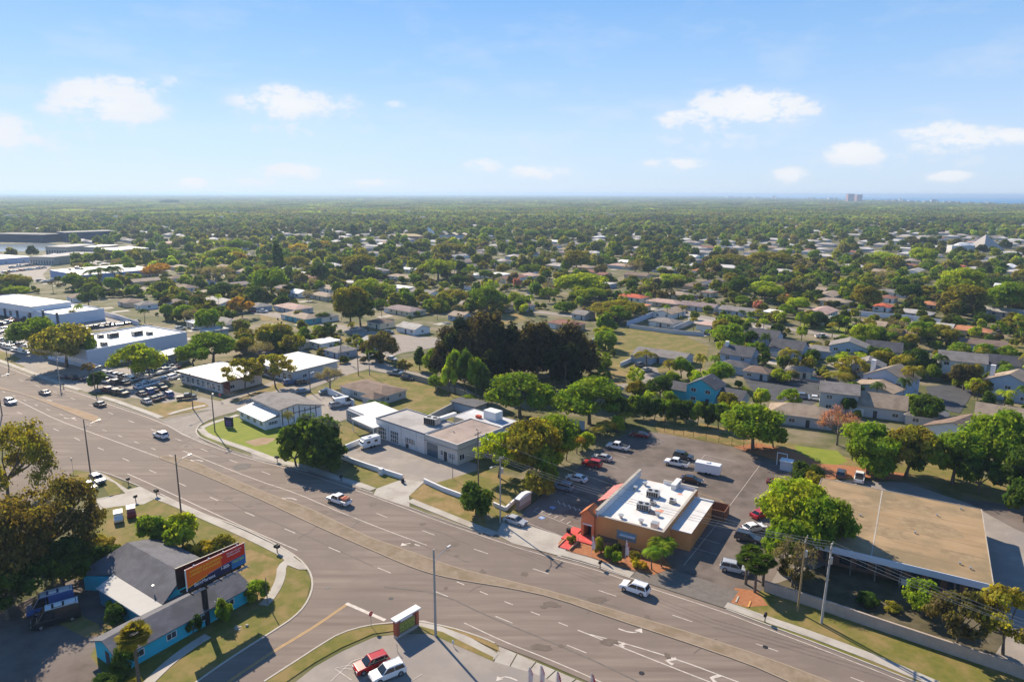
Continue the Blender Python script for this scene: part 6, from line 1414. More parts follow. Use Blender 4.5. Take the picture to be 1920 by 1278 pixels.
wall([(621, 854), (700, 821)], 1.2, .3, M_wall, 'low_wall', 'white wall on the left side of the garage forecourt')
MB().box(-.5, .5, -.5, .5, 0, 1.5).obj('wall_pier', M_wall, color=(.7, .7, .7), loc=U(715, 889), rz=R(-33), label='small square white pier at the gap in the low front wall', cat='pier')
wall([(795, 905), (830, 921), (868, 935)], 1.0, .3, M_wall, 'low_wall', 'short low white wall between the dry lawn and the forecourt')
wall([(925, 948), (948, 958), (980, 928)], .8, .25, M_wall, 'low_wall', 'low white bent wall behind the brick sign')
wall([(610, 737), (632, 746), (664, 762)], 2.0, .2, M_wall, 'boundary_wall', 'white boundary wall beside the white van', panel=6)
wall([(800, 795), (838, 775), (880, 752)], 2.2, .2, M_wall, 'boundary_wall', 'grey boundary wall running behind the garage building', colr=(.42, .42, .42), panel=6)
wall([(756, 707), (810, 722), (890, 750)], 2.0, .15, M_wall, 'fence', 'long grey wooden fence behind the brown bungalow', 'fence', colr=(.26, .25, .20), panel=2.4)
wall([(1432, 1108), (1530, 1140), (1640, 1178), (1740, 1212), (1890, 1262), (1990, 1300)], 1.8, .25, mat('tan_masonry', (.36, .29, .24), (.43, .35, .29), .8, .9), 'masonry_wall', 'long tan masonry wall in front of the hall', panel=4.2)
wall([(1100, 650), (1138, 636)], 2.4, .2, M_wall, 'boundary_wall', 'short blue-white wall beside the dark grove', colr=(.40, .50, .70))
wall([(1175, 612), (1215, 597), (1250, 583)], 2.4, .2, M_wall, 'boundary_wall', 'blue-white wall left of the grey hip-roofed house', colr=(.45, .52, .66), panel=5)
wall([(1262, 622), (1300, 606)], 2.4, .2, M_wall, 'boundary_wall', 'grey wall along the right side of the open yard', colr=(.45, .47, .52), panel=5)
wall([(1180, 615), (1262, 626), (1320, 630)], 1.8, .2, M_wall, 'boundary_wall', 'pale back wall of the open grassy yard', colr=(.55, .55, .58), panel=5)
wall([(1588, 590), (1640, 595), (1700, 600), (1765, 609)], 2.6, .2, M_wall, 'boundary_wall', 'long white boundary wall before the grey-white house', colr=(.70, .72, .78), panel=6)
wall([(1765, 609), (1764, 625)], 2.6, .4, M_wall, 'boundary_wall', 'white end pier wall beside the orange-tiled house')
wall([(1770, 618), (1800, 622)], 2.4, .2, M_wall, 'boundary_wall', 'short white wall left of the orange-tiled house', panel=5)
wall([(180, 588), (225, 600), (262, 612)], 2.2, .2, M_wall, 'boundary_wall', 'pale wall behind the dealership yard', colr=(.6, .6, .64), panel=6)
wall([(1163, 688), (1190, 676)], 1.6, .2, M_wall, 'boundary_wall', 'white garden wall left of the ranch house')
wall([(1260, 668), (1290, 676)], 1.8, .2, M_wall, 'boundary_wall', 'pale blue garden wall in front of the ranch house')
wall([(1068, 802), (1096, 806)], 2.4, .2, M_wall, 'boundary_wall', 'pale blue shed wall seen between the trees behind the palm hedge', colr=(.35, .45, .58))
# wire fence behind the car park: posts, rails and mesh of wires
P = [U(*p) for p in ((1228, 806), (1300, 820), (1372, 834), (1440, 850))]
rt = empty('wire_fence', P[0]); tag(rt, 'thin wire fence with dark posts behind the restaurant car park', 'fence')
for a_, b_ in zip(P, P[1:]):
    d = b_ - a_; L = d.length; an = math.atan2(d.y, d.x); k = max(1, round(L / 3))
    for i in range(k): MB().tube([(L * i / k, 0, 0), (L * i / k, 0, 1.9)], .05, 6).obj('post', M_dark, rt, loc=a_ - P[0], rz=an)
    b = MB()
    for z_ in (.1, .5, .9, 1.3, 1.8): b.tube([(0, 0, z_), (L, 0, z_)], .018, 4)
    b.obj('wires', M_dark, rt, loc=a_ - P[0], rz=an)
# white gate posts and small shed beside the tree
g = U(1474, 880); rt = empty('shed', g, R(-35)); tag(rt, 'small white shed and gate frame at the corner of the car park', 'shed')
MB().box(-1.2, 1.2, -1, 1, 0, 2.2).obj('shed_wall', M_wall, rt, color=(.62, .62, .66)); MB().box(-1.4, 1.4, -1.2, 1.2, 2.2, 2.35).obj('shed_roof', M_frame, rt)
b = MB(); b.box(-2.6, -2.45, 1.5, 1.65, 0, 3.2); b.box(-.4, -.25, 1.5, 1.65, 0, 3.2); b.box(-2.6, -.25, 1.5, 1.65, 3.05, 3.2); b.obj('gate_frame', M_frame, rt)

# swimming pools
g = U(1513, 708); rt = empty('swimming_pool', (g.x, g.y, 0), R(-30)); tag(rt, 'small turquoise swimming pool with pink deck among the townhouses', 'pool')
MB().box(-6, 6, -4, 4, 0, .14).obj('deck', mat('pink_deck', (.50, .33, .27), (.42, .27, .22), 1, .8), rt); b = MB(); b.face([(3.6 * math.cos(t / 8 * math.pi), 2.0 * math.sin(t / 8 * math.pi) * (1 + .2 * math.cos(t)), .16) for t in range(16)]); b.obj('water', M_pool, rt)
g = U(1342, 545); rt = empty('swimming_pool', (g.x, g.y, 0), R(-42)); tag(rt, 'tiny distant turquoise swimming pool behind the purple-roofed house', 'pool')
MB().box(-6, 6, -4, 4, 0, .14).obj('deck', M_conc, rt); MB().box(-4, 4, -2, 2, .14, .16).obj('water', M_pool, rt)

# stop sign, mailboxes, bins, hydrants and the like
def sign(px, py, h, m, lab, octa=False, w=.38, txt=None):
    g = U(px, py); rt = empty('road_sign', g, R(rnd.uniform(-10, 10)) + (R(60) if octa else R(-33))); tag(rt, lab, 'sign')
    MB().tube([(0, 0, 0), (0, 0, h)], .04, 6).obj('post', M_metal, rt)
    b = MB(); n = 8 if octa else 4; P = [(w * math.cos(math.pi / n + 2 * math.pi * i / n), w * math.sin(math.pi / n + 2 * math.pi * i / n)) for i in range(n)]
    b.face([(x, -.06, h - w + z_) for x, z_ in P]); b.face([(x, -.03, h - w + z_) for x, z_ in P][::-1])
    for i in range(n): b.face([(P[i][0], -.03, h - w + P[i][1]), (P[(i + 1) % n][0], -.03, h - w + P[(i + 1) % n][1]), (P[(i + 1) % n][0], -.06, h - w + P[(i + 1) % n][1]), (P[i][0], -.06, h - w + P[i][1])])
    b.obj('sign_plate', m, rt)
    if txt: text(txt, .22, M_bwht, rt, (-.29, -.07, h - w - .07), up)
    return rt
M_stop = PRN((.50, .02, .02), 'stop_red')
sign(696, 1174, 2.5, M_stop, 'red octagonal stop sign on the grass strip at the side street', True, txt='STOP')
sign(137, 882, 3.2, M_metal, 'grey street-name sign at the near left corner', w=.5)
sign(413, 752, 2.4, M_stop, 'small red stop sign at the far side street corner', True, .38, 'STOP')
sign(371, 742, 2.2, M_frame, 'small white sign on the concrete lot', w=.4)
sign(745, 1222, 1.3, M_cpole, 'short post at the left end of the red monument sign', w=.12)
sign(850, 1212, 1.1, M_frame, 'small white notice on the strip right of the light pole', w=.3)
sign(684, 1180, 1.2, M_metal, 'small low sign on the curved grass strip', w=.2) if False else None
def mailbox(px, py, lab, n=2):
    g = U(px, py); rt = empty('mailbox', g, R(-33)); tag(rt, lab, 'mailbox')
    MB().box(-.06, .06, -.06, .06, 0, 1.05).obj('post', M_dark, rt)
    for i in range(n):
        b = MB(); x = (i - (n - 1) / 2) * .55; b.box(x - .2, x + .2, -.35, .35, 1.05, 1.35); b.tube([(x, -.35, 1.35), (x, .35, 1.35)], .2, 10); b.obj('box', M_dark, rt)
mailbox(520, 1036, 'pair of dark mailboxes on the verge above the curved corner'); mailbox(294, 930, 'pair of dark mailboxes by the near driveway'); mailbox(241, 908, 'single dark mailbox near the parked grey SUV', 1); mailbox(255, 941, 'lone mailbox on the near lawn by the carts', 1)
mailbox(520, 866, 'dark mailbox on the verge before the half-timbered office', 2); mailbox(640, 903, 'dark mailbox on the pavement at the garage lawn', 1); mailbox(1125, 1066, 'dark mailbox on the verge before the restaurant garden', 1); mailbox(1434, 1166, 'small box at the kerb by the orange mulch corner', 1); mailbox(119, 727, 'dark mailbox at the kerb before the dealer lot', 1)
def bin_(px, py, lab, c=(.02, .02, .025)):
    g = U(px, py); rt = empty('wheelie_bin', g, rnd.random()); tag(rt, lab, 'bin')
    b = MB(); b.prism([(-.28, -.3), (.28, -.3), (.28, .3), (-.28, .3)], .1, 1.0); b.obj('tub', M_wall, rt, color=c); MB().box(-.32, .32, -.36, .34, 1.0, 1.08).obj('lid', M_wall, rt, color=c)
    for x in (-.27, .27): b = MB(); b.tube([(x - .03, .3, .1), (x + .03, .3, .1)], .1, 8); b.obj('wheel', M_tyre, rt)
bin_(604, 618, 'dark bin standing at the street before the bright lawn'); bin_(628, 612, 'left bin of the pair at the kerb'); bin_(631, 612, 'right bin of the pair at the kerb'); bin_(690, 621, 'dark bin in the tree shade on the side street'); bin_(521, 600, 'dark bin by the teal house driveway'); bin_(528, 607, 'dark bin across from the teal house'); bin_(1066, 1000, 'dark bin behind the entry tower'); bin_(755, 905, 'dark bin at the end of the low front wall')
g = U(438, 1190); b = MB()
for i in range(14): b.box(rnd.uniform(-1, 1), rnd.uniform(-1, 1) + .5, rnd.uniform(-1, 1), rnd.uniform(-1, 1) + .4, 0, .25)
rt = empty('rubble_heap', U(452, 1177)); tag(rt, 'small scatter of white rubble on the shaded lawn edge', 'rubble')
for i in range(9): 
    x, y = rnd.uniform(-.9, .9), rnd.uniform(-.7, .7); MB().box(x - .16, x + .16, y - .12, y + .12, 0, rnd.uniform(.1, .35)).obj('rubble_piece', M_conc, rt)
for i, (px, py) in enumerate(((1405, 1133), (1382, 1124))):
    MB().box(-.9, .9, -.12, .12, 0, .16).obj('parking_kerb_block', M_conc if i else PRN((.6, .32, .10), 'orange_paint'), loc=U(px, py), rz=R(60), label=('orange' if i == 0 else 'grey') + ' loose kerb block on the mulch by the fan palms', cat='kerb block')
# blue-roofed shed behind garage
house(*U(880, 770).xy, R(-38), 9, 5, 'dark', 'blue', 'flat', h=2.6, desc='small shed with blue roof', tail='behind the garage building', detail=0)
# ------------------------------------------------------------------ vegetation meshes (unit: crown radius 1, full height 1)
def quads_mesh(name, C, N, S, mat_, asp=1.0, rs=None, zs=1.0):
    """leaf clumps: centres C, normals N, sizes S -> one quad each"""
    n = len(C); N = N / np.linalg.norm(N, axis=1)[:, None]
    ref = rs.normal(size=(n, 3)); T = np.cross(N, ref); T /= np.linalg.norm(T, axis=1)[:, None]; B = np.cross(N, T)
    s = S[:, None]; k = rs.uniform(.55, 1.2, (n, 4, 1))
    off = np.stack([-T * s - B * s * asp, T * s - B * s * asp, T * s + B * s * asp, -T * s + B * s * asp], axis=1) * k
    off[:, :, 2] *= zs
    V = (C[:, None, :] + off).reshape(-1, 3)
    me = bpy.data.meshes.new(name); me.vertices.add(4 * n); me.vertices.foreach_set('co', V.ravel())
    me.loops.add(4 * n); me.loops.foreach_set('vertex_index', np.arange(4 * n, dtype=np.int32))
    me.polygons.add(n); me.polygons.foreach_set('loop_start', np.arange(0, 4 * n, 4, dtype=np.int32)); me.polygons.foreach_set('loop_total', np.full(n, 4, dtype=np.int32))
    me.materials.append(mat_); me.update(calc_edges=True); return me
def sph(rs, n):
    v = rs.normal(size=(n, 3)); return v / np.linalg.norm(v, axis=1)[:, None]
def crown(seed, nl, nq, q, lobe=(.30, .46), zlo=.22, flat=1.0, spread=.62, m=None, fill=.22, zs=.65):
    """uneven crown made of leaf clumps grouped in lobes; gaps stay open between lobes"""
    rs = np.random.RandomState(seed); zc = zlo + (1 - zlo) * .5; zr = (1 - zlo) * .5
    d = sph(rs, nl * 3); d = d[d[:, 2] > -.55][:nl]; nl = len(d)
    rad = rs.uniform(.55, 1.0, nl)[:, None] ** .6 * spread
    ctr = d * rad; lr = rs.uniform(lobe[0], lobe[1], nl)
    Cs, Ns, Ss = [], [], []
    per = (lr ** 2 / (lr ** 2).sum() * nq).astype(int)
    for i in range(nl):
        n = per[i]; u = sph(rs, n); r = lr[i] * (1 - fill * rs.rand(n) ** 2 * 2.2)
        bump = 1 + .16 * np.sin(u[:, 0] * 7 + i) * np.sin(u[:, 1] * 6 + 2 * i) + .1 * rs.normal(size=n)
        p = ctr[i] + u * (r * bump)[:, None]
        keep = p[:, 2] > -.72
        Cs.append(p[keep]); Ns.append((u + rs.normal(size=(n, 3)) * .42)[keep]); Ss.append((q * rs.uniform(.6, 1.35, n))[keep])
    C = np.concatenate(Cs); N = np.concatenate(Ns); S = np.concatenate(Ss)
    C = C.copy(); C[:, 2] = zc + C[:, 2] * zr / max(.9, np.abs(C[:, 2]).max()) * flat
    N[:, 2] += .45
    return quads_mesh('crown', C, N, S, m or M_leaf, .8, rs, zs), [(float(c[0]), float(c[1]), float(zc + c[2] * zr * .8)) for c in ctr]
def trunk(seed, tips, hfork=.34, r=.045, z0=0.0, m=None, nt=6, lean=.08):
    rr = random.Random(seed); b = MB(); fx, fy = rr.uniform(-lean, lean), rr.uniform(-lean, lean)
    b.tube([(0, 0, z0), (fx * .5, fy * .5, hfork * .5), (fx, fy, hfork)], [r * 1.35, r, r * .85], 8)
    for t in tips[:nt]:
        mid = (fx + (t[0] - fx) * .5 + rr.uniform(-.08, .08), fy + (t[1] - fy) * .5 + rr.uniform(-.08, .08), hfork + (t[2] - hfork) * .45)
        b.tube([(fx, fy, hfork - .01), mid, t], [r * .6, r * .38, r * .12], 6)
    return b.mesh('trunk', m or M_bark)
TONE['dark green'] = (.030, .042, .018)
TONE['tan'] = (.175, .135, .042)
TREES = {}
def add_kind(k, n, f): TREES[k] = [f(i) for i in range(n)]
def _oak(i):
    c, t = crown(100 + i, 36, 12500, .034, (.15, .36), .17, spread=.74, fill=.35); return dict(crown=c, trunk=trunk(i, t, .30))
def _small(i):
    c, t = crown(150 + i, 20, 5500, .052, (.20, .42), .13, spread=.66); return dict(crown=c, trunk=trunk(20 + i, t, .28, nt=4))
def _sparse(i):
    c, t = crown(200 + i, 34, 6000, .033, (.12, .26), .26, spread=.86, fill=.6); return dict(crown=c, trunk=trunk(40 + i, t, .34, .035, nt=14))
def _big(i):
    c, t = crown(250 + i, 75, 20000, .0165, (.10, .24), .06, spread=.86, fill=.7, zs=.8); return dict(crown=c, trunk=trunk(50 + i, t, .30, .03, nt=20))
def _tall(i):
    c, t = crown(300 + i, 34, 6500, .062, (.16, .36), .06, spread=.80, fill=.5, zs=.3); return dict(crown=c, trunk=trunk(60 + i, t, .6, .05, nt=5))
def _bush(i):
    c, t = crown(400 + i, 22, 5200, .055, (.18, .40), .0, spread=.66); return dict(crown=c, trunk=trunk(80 + i, t, .2, .05, nt=4))
def _column(i):
    c, t = crown(500 + i, 30, 2600, .16, (.4, .6), 0.03, spread=.5, zs=.18); return dict(crown=c, trunk=trunk(90 + i, t, .5, .08, nt=2))
def _bare(i):
    rs = np.random.RandomState(600 + i); rr = random.Random(600 + i); b = MB(); b.tube([(0, 0, 0), (0, 0, .18), (.02, .01, .32)], [.06, .045, .04], 7)
    C, N, S = [], [], []
    def br(p, d, L, r, dep):
        q = p + d * L; mid = p.lerp(q, .5) + Vector((rr.uniform(-1, 1), rr.uniform(-1, 1), rr.uniform(-.5, .5))) * L * .1
        b.tube([tuple(p), tuple(mid), tuple(q)], [r, r * .8, r * .55], 5 if dep < 2 else 3, cap=False)
        if dep >= 3:
            for _ in range(7):
                e = q + Vector((rr.gauss(0, 1), rr.gauss(0, 1), rr.gauss(0, .6))) * .075; C.append(tuple(e)); N.append((rr.gauss(0, 1), rr.gauss(0, 1), rr.gauss(0, 1))); S.append(.028)
            return
        for _ in range(4):
            nd = (d + Vector((rr.uniform(-1, 1), rr.uniform(-1, 1), rr.uniform(-.25, .55))) * .85).normalized(); nd.z = max(nd.z, -.05)
            br(q, nd, L * rr.uniform(.6, .82), r * .55, dep + 1)
    for k in range(5):
        a = k * 1.26 + rr.random(); br(Vector((.02, .01, .30)), Vector((math.cos(a) * .9, math.sin(a) * .9, .50)).normalized(), .34, .03, 0)
    tm = b.mesh('trunk', M_twig)
    C = np.array(C); z = C[:, 2]; C[:, 2] = z
    return dict(crown=quads_mesh('crown', C, np.array(N), np.array(S), M_leaf, .3, rs), trunk=tm)
def frond_fan(b, o, d, L, w, n=9, m=None):
    side = d.cross(Vector((0, 0, 1))); side = side.normalized() if side.length > .05 else Vector((1, 0, 0)); upv = side.cross(d).normalized()
    st = o + d * L * .55
    for i in range(n):
        a = (i - (n - 1) / 2) * .36
        e = st + (d * math.cos(a) + side * math.sin(a)) * L * .5 - upv * 0 + Vector((0, 0, -.05 * L))
        s2 = (d * -math.sin(a) + side * math.cos(a)) * w
        b.face([tuple(st), tuple(st.lerp(e, .5) + s2), tuple(e), tuple(st.lerp(e, .5) - s2)], m)
def _fanpalm(i):
    rr = random.Random(700 + i); b = MB(); O = Vector((0, 0, .80))
    for k in range(80):
        th = k * 2.399; el = math.radians(rr.uniform(-60, 85)); d = Vector((math.cos(th) * math.cos(el), math.sin(th) * math.cos(el), math.sin(el) * .20)); L = 1.0 * rr.uniform(.85, 1.05)
        side = Vector((-math.sin(th), math.cos(th), 0)); st = O + d * rr.uniform(.22, .5)
        for j in range(8):
            a = (j - 3.5) * .33; e = st + (d * math.cos(a) + side * math.sin(a)) * .52 * L + Vector((0, 0, -.014)); s2 = (side * math.cos(a) - d * math.sin(a)) * .085
            b.face([tuple(st), tuple(st.lerp(e, .55) + s2), tuple(e), tuple(st.lerp(e, .55) - s2)])
    t = MB(); t.tube([(0, 0, 0), (.01, 0, .4), (0, 0, .80)], [.11, .085, .10], 8)
    return dict(crown=b.mesh('crown', M_leaf), trunk=t.mesh('trunk', M_bark))
def _palm(i):
    rr = random.Random(800 + i); b = MB()
    for k in range(20):
        th = k * 2.399 + rr.uniform(-.2, .2); up0 = rr.uniform(.0, .20); P = []
        for s in range(7):
            t = s / 6; r = t * 1.0; z = .84 + up0 * math.sin(t * 2.2) - .20 * t * t; P.append(Vector((math.cos(th) * r, math.sin(th) * r, z)))
        side = Vector((-math.sin(th), math.cos(th), 0))
        for s in range(6):
            for hh in (0, .5):
                p = P[s].lerp(P[s + 1], hh); d = (P[s + 1] - P[s]).normalized(); ln = .34 * math.sin((s + hh + .8) / 7 * math.pi) + .05
                for sg in (1, -1):
                    e = p + side * sg * ln * .8 + d * ln * .5 + Vector((0, 0, -.035)); b.face([tuple(p), tuple(p + d * .10), tuple(e)])
    t = MB(); c = rr.uniform(-.1, .1); t.tube([(0, 0, 0), (c, 0, .35), (0, 0, .84)], [.07, .05, .04], 7)
    return dict(crown=b.mesh('crown', M_leaf), trunk=t.mesh('trunk', M_bark))
add_kind('oak', 6, _oak); add_kind('small', 5, _small); add_kind('sparse', 4, _sparse); add_kind('big', 3, _big); add_kind('tall', 3, _tall); add_kind('bush', 5, _bush); add_kind('column', 1, _column); add_kind('bare', 2, _bare); add_kind('fanpalm', 2, _fanpalm); add_kind('palm', 3, _palm)
NMK = {'oak': ('broadleaf_tree', 'broadleaf tree', 'tree'), 'small': ('small_tree', 'round tree', 'tree'), 'sparse': ('open_crowned_tree', 'open-crowned tree', 'tree'), 'big': ('oak_tree', 'spreading oak', 'tree'), 'tall': ('casuarina_tree', 'tall casuarina', 'tree'), 'bush': ('shrub', 'shrub', 'shrub'), 'column': ('cypress_tree', 'column cypress', 'tree'), 'bare': ('bare_tree', 'bare-branched tree', 'tree'), 'fanpalm': ('fan_palm', 'fan palm', 'palm'), 'palm': ('feather_palm', 'feather palm', 'palm')}
TC = []
def plant(x, y, w, h, kind, tone, desc=None, tail=None, group=None, sd=None):
    rr = random.Random(sd if sd is not None else int(x * 31 + y * 17)); v = rr.choice(TREES[kind]); nm, ds, cat = NMK[kind]
    rt = empty(nm, (x, y, 0), rr.uniform(0, 6.28)); s = (w / 2, w / 2, h)
    c = TONE[tone]; j = rr.uniform(.85, 1.18); cc = tuple(a * j for a in c)
    rt.scale = s
    link('trunk', v['trunk'], rt); link('crown', v['crown'], rt, color=cc)
    size = 'huge' if w > 15 else 'large' if w > 10.5 else 'mid-sized' if w > 6.5 else 'small'
    d = desc or f"{size} {tone.replace('deep', 'dark green').replace('green green', 'green')} {ds}"
    reg(rt, d, cat, group or {'tree': 'trees of the neighbourhood', 'palm': 'palms of the neighbourhood', 'shrub': 'shrubs and low bushes'}[cat], at=PJ((x, y, h * .6)), tail=tail)
    TC.append((x, y, w / 2)); return rt
def T(x0, y0, x1, y1, kind, tone, desc=None, tail=None, foot=None):
    """crown outline measured on the photograph -> real position, spread and height"""
    w = x1 - x0; cx = (x0 + x1) / 2
    fy = y1 - (.10 * w if foot is None else foot)
    g = U(cx, fy); wm = w * math.hypot(g.y, H) / FPX * .98
    h = height_at((g.x, g.y + wm * .12), y0); h = max(1.0, h)
    return plant(g.x, g.y, wm, h, kind, tone, desc, tail)
N0 = ''
# near trees, each with its own words
T(-75, 775, 106, 960, 'big', 'olive', 'huge olive oak with open branches reaching over the road', 'at the left edge')
T(0, 882, 206, 1090, 'big', 'tan', 'huge brownish-olive oak spreading over parked vehicles', 'above the turquoise building')
T(-110, 930, 110, 1150, 'big', 'tan', 'huge shaded oak at the left edge behind the camper vans', N0)
T(60, 1000, 180, 1120, 'oak', 'deep', 'dark dense tree behind the blue camper van', N0)
T(-60, 1040, 90, 1175, 'oak', 'deep', 'dark dense tree at the left frame edge below the oaks', N0)
T(150, 1020, 236, 1075, 'small', 'deep', 'dark green tree touching the turquoise building roof', N0); T(150, 1000, 232, 1052, 'bush', 'olive', 'olive shrub below the white utility cart', N0)
T(255, 962, 330, 1035, 'small', 'green', 'bright green tree left half behind the charcoal roof', N0); T(305, 958, 380, 1042, 'small', 'lime', 'bright yellow-green tree right of the other behind the charcoal roof', N0)
T(360, 1010, 410, 1046, 'bush', 'yellow', 'yellow-flowered shrub behind the billboard', N0); T(395, 1000, 445, 1040, 'bush', 'olive', 'olive-yellow shrub right behind the billboard top', N0); T(330, 1020, 372, 1048, 'bush', 'olive', 'yellowish shrub at the roof edge left of the billboard', N0)
T(347, 1148, 380, 1190, 'bush', 'deep', 'dark shrub left of the billboard mast against turquoise wall', N0); T(404, 1118, 438, 1168, 'bush', 'green', 'round green shrub right of the billboard mast', N0); T(457, 1085, 508, 1130, 'bush', 'green', 'wide green shrub at the right end of the turquoise wall', N0)
T(210, 1205, 262, 1262, 'bush', 'deep', 'dark hedge shrub under the turquoise gable end', N0); T(180, 1255, 240, 1290, 'bush', 'deep', 'dark shrub at the bottom edge left of the palm', N0); T(225, 1270, 270, 1296, 'bush', 'olive', 'yellowish shrub at the bottom edge beneath the palm', N0)
T(195, 1130, 240, 1175, 'bush', 'deep', 'dark shrub beside the white porch roof', N0); T(200, 1120, 230, 1150, 'bush', 'green', 'green shrub at the porch corner', N0)
g = U(264, 1302); plant(g.x, g.y, 4.9, 10.6, 'fanpalm', 'olive', 'cabbage palm with round grey-green crown before the turquoise building', '')
T(522, 768, 648, 880, 'bush', 'deep', 'dark round tree with dense crown before the canopy building', N0); T(572, 812, 655, 892, 'bush', 'deep', 'lower right half of the dark dense clump by the road', N0)
T(520, 802, 590, 880, 'bush', 'green', 'left lobe of the dense clump beside the office lawn', N0)
g = U(543, 815); plant(g.x, g.y, 3.0, 6.8, 'palm', 'olive', 'single palm in front of the half-timbered wall', '')
T(855, 898, 930, 972, 'bush', 'deep', 'big dark round bush at the verge behind the slim pole', N0)
T(974, 875, 1042, 938, 'bush', 'olive', 'olive bush beside the brick monument sign', N0); T(1010, 866, 1048, 915, 'bush', 'green', 'green bush at the head of the palm hedge', N0)
T(885, 805, 985, 905, 'sparse', 'lime', 'yellow-green open tree in front of the garage building', N0); T(935, 775, 1060, 905, 'oak', 'olive', 'broad olive tree right of the garage building', N0); T(985, 770, 1090, 880, 'oak', 'green', 'green tree between the garage and the palm hedge', N0); T(960, 820, 1050, 905, 'small', 'green', 'lower green tree behind the low bent wall', N0)
T(905, 695, 1045, 795, 'oak', 'green', 'broad bright green tree behind the garage building', N0); T(1030, 705, 1180, 810, 'oak', 'green', 'broad bright green tree before the dark grove with visible limbs', N0); T(1130, 740, 1190, 800, 'small', 'deep', 'dark tree at the left end of the long hedge', N0)
for i, (x, y) in enumerate(((1050, 880), (1070, 866), (1090, 853), (1110, 842), (1128, 832), (1147, 822), (1165, 812), (1180, 802), (1060, 872), (1100, 847), (1138, 826), (1030, 894))):
    g = U(x, y); plant(g.x - 1, g.y + 1, 4.6, 4.6, 'palm' if i % 3 else 'bush', ('lime', 'olive', 'orange')[i % 3] if i != 4 else 'olive', ('yellow-green palm' if i % 3 else 'leafy shrub') + ' in the palm hedge along the car park', N0)
for i, x in enumerate(range(1185, 1350, 20)):
    T(x - 16, 738 + (x - 1185) * .10, x + 20, 786 + (x - 1185) * .13, 'bush' if i % 2 else 'small', 'deep' if i % 3 else 'green', 'dark green hedge tree in the row below the townhouses', N0)
T(1345, 752, 1478, 848, 'oak', 'green', 'big round green tree with visible trunk behind the wire fence', N0, foot=6); T(1420, 790, 1480, 845, 'small', 'green', 'small green tree attached right of the round green tree', N0)
T(1528, 768, 1610, 842, 'bare', 'pink', 'bare pinkish tree behind the car park corner', N0)
T(1478, 862, 1545, 918, 'bush', 'deep', 'dark shrub beside the small white shed', N0); T(1500, 880, 1550, 935, 'bush', 'olive', 'olive shrub at the corner of the tan roof', N0)
T(1420, 893, 1565, 1040, 'oak', 'lime', 'big bright yellow-green tree at the left end of the tan hall', N0); T(1480, 920, 1595, 1060, 'oak', 'green', 'big deep green tree overlapping the tan roof corner', N0); T(1425, 960, 1520, 1080, 'small', 'green', 'lower green tree below the bright yellow-green one', N0)
for (x, y) in ((1398, 1095), (1415, 1110), (1430, 1098), (1405, 1080)):
    g = U(x, y); plant(g.x, g.y, 4.6, 5.8, 'fanpalm', 'deep', 'fan palm in the cluster at the driveway corner', N0)
T(1440, 1010, 1530, 1108, 'bare', 'grey', 'bare brownish tree behind the wooden pole', N0); T(1460, 1040, 1520, 1115, 'sparse', 'brown', 'thin brown tree between the two road poles', N0)
for (a_, b_, c_, d_, k, t_, n_) in ((1570, 785, 1690, 900, 'oak', 'green', 'big green tree, leftmost behind the tan hall'), (1640, 790, 1755, 905, 'oak', 'olive', 'big olive-green tree second from left behind the tan hall'), (1720, 800, 1850, 920, 'oak', 'green', 'big green tree with pale trunk behind the tan hall'),
        (1800, 765, 1935, 920, 'oak', 'green', 'tall bright green tree behind the right end of the hall'), (1870, 830, 1990, 960, 'oak', 'deep', 'dark green tree at the right edge behind the hall'), (1790, 850, 1880, 935, 'small', 'deep', 'low dark tree right of the pale trunk'), (1600, 840, 1680, 905, 'small', 'green', 'low green tree behind the parked work truck')):
    T(a_, b_, c_, d_, k, t_, n_, N0)
T(1660, 800, 1740, 900, 'small', 'deep', 'dark low tree filling the row behind the hall', N0); T(1880, 890, 1960, 985, 'small', 'deep', 'dark tree at the far right edge beyond the drive', N0); T(1590, 800, 1660, 895, 'bush', 'green', 'wide green undergrowth left in the row behind the hall', N0); T(1755, 830, 1820, 905, 'bush', 'green', 'wide green undergrowth in the middle of the row behind the hall', N0)
T(1690, 1082, 1762, 1158, 'small', 'green', 'small bright green tree before the hall porch', N0); T(1735, 1098, 1850, 1225, 'sparse', 'brown', 'sparse brown tree at the right end of the masonry wall', N0); T(1815, 1100, 1945, 1240, 'sparse', 'olive', 'sparse olive tree at the right edge below the hall', N0); T(1600, 1110, 1650, 1135, 'bush', 'deep', 'shaded shrub in the yard before the hall', N0); T(1655, 1125, 1690, 1150, 'bush', 'olive', 'shaded olive shrub before the hall steps', N0)
T(1700, 735, 1765, 805, 'small', 'deep', 'dark tree beside the courtyard road', N0); T(1685, 680, 1730, 745, 'palm', 'olive', 'palm clump right of the big blue gable', N0); T(1690, 650, 1740, 705, 'small', 'deep', 'dark tree behind the big blue gable', N0)
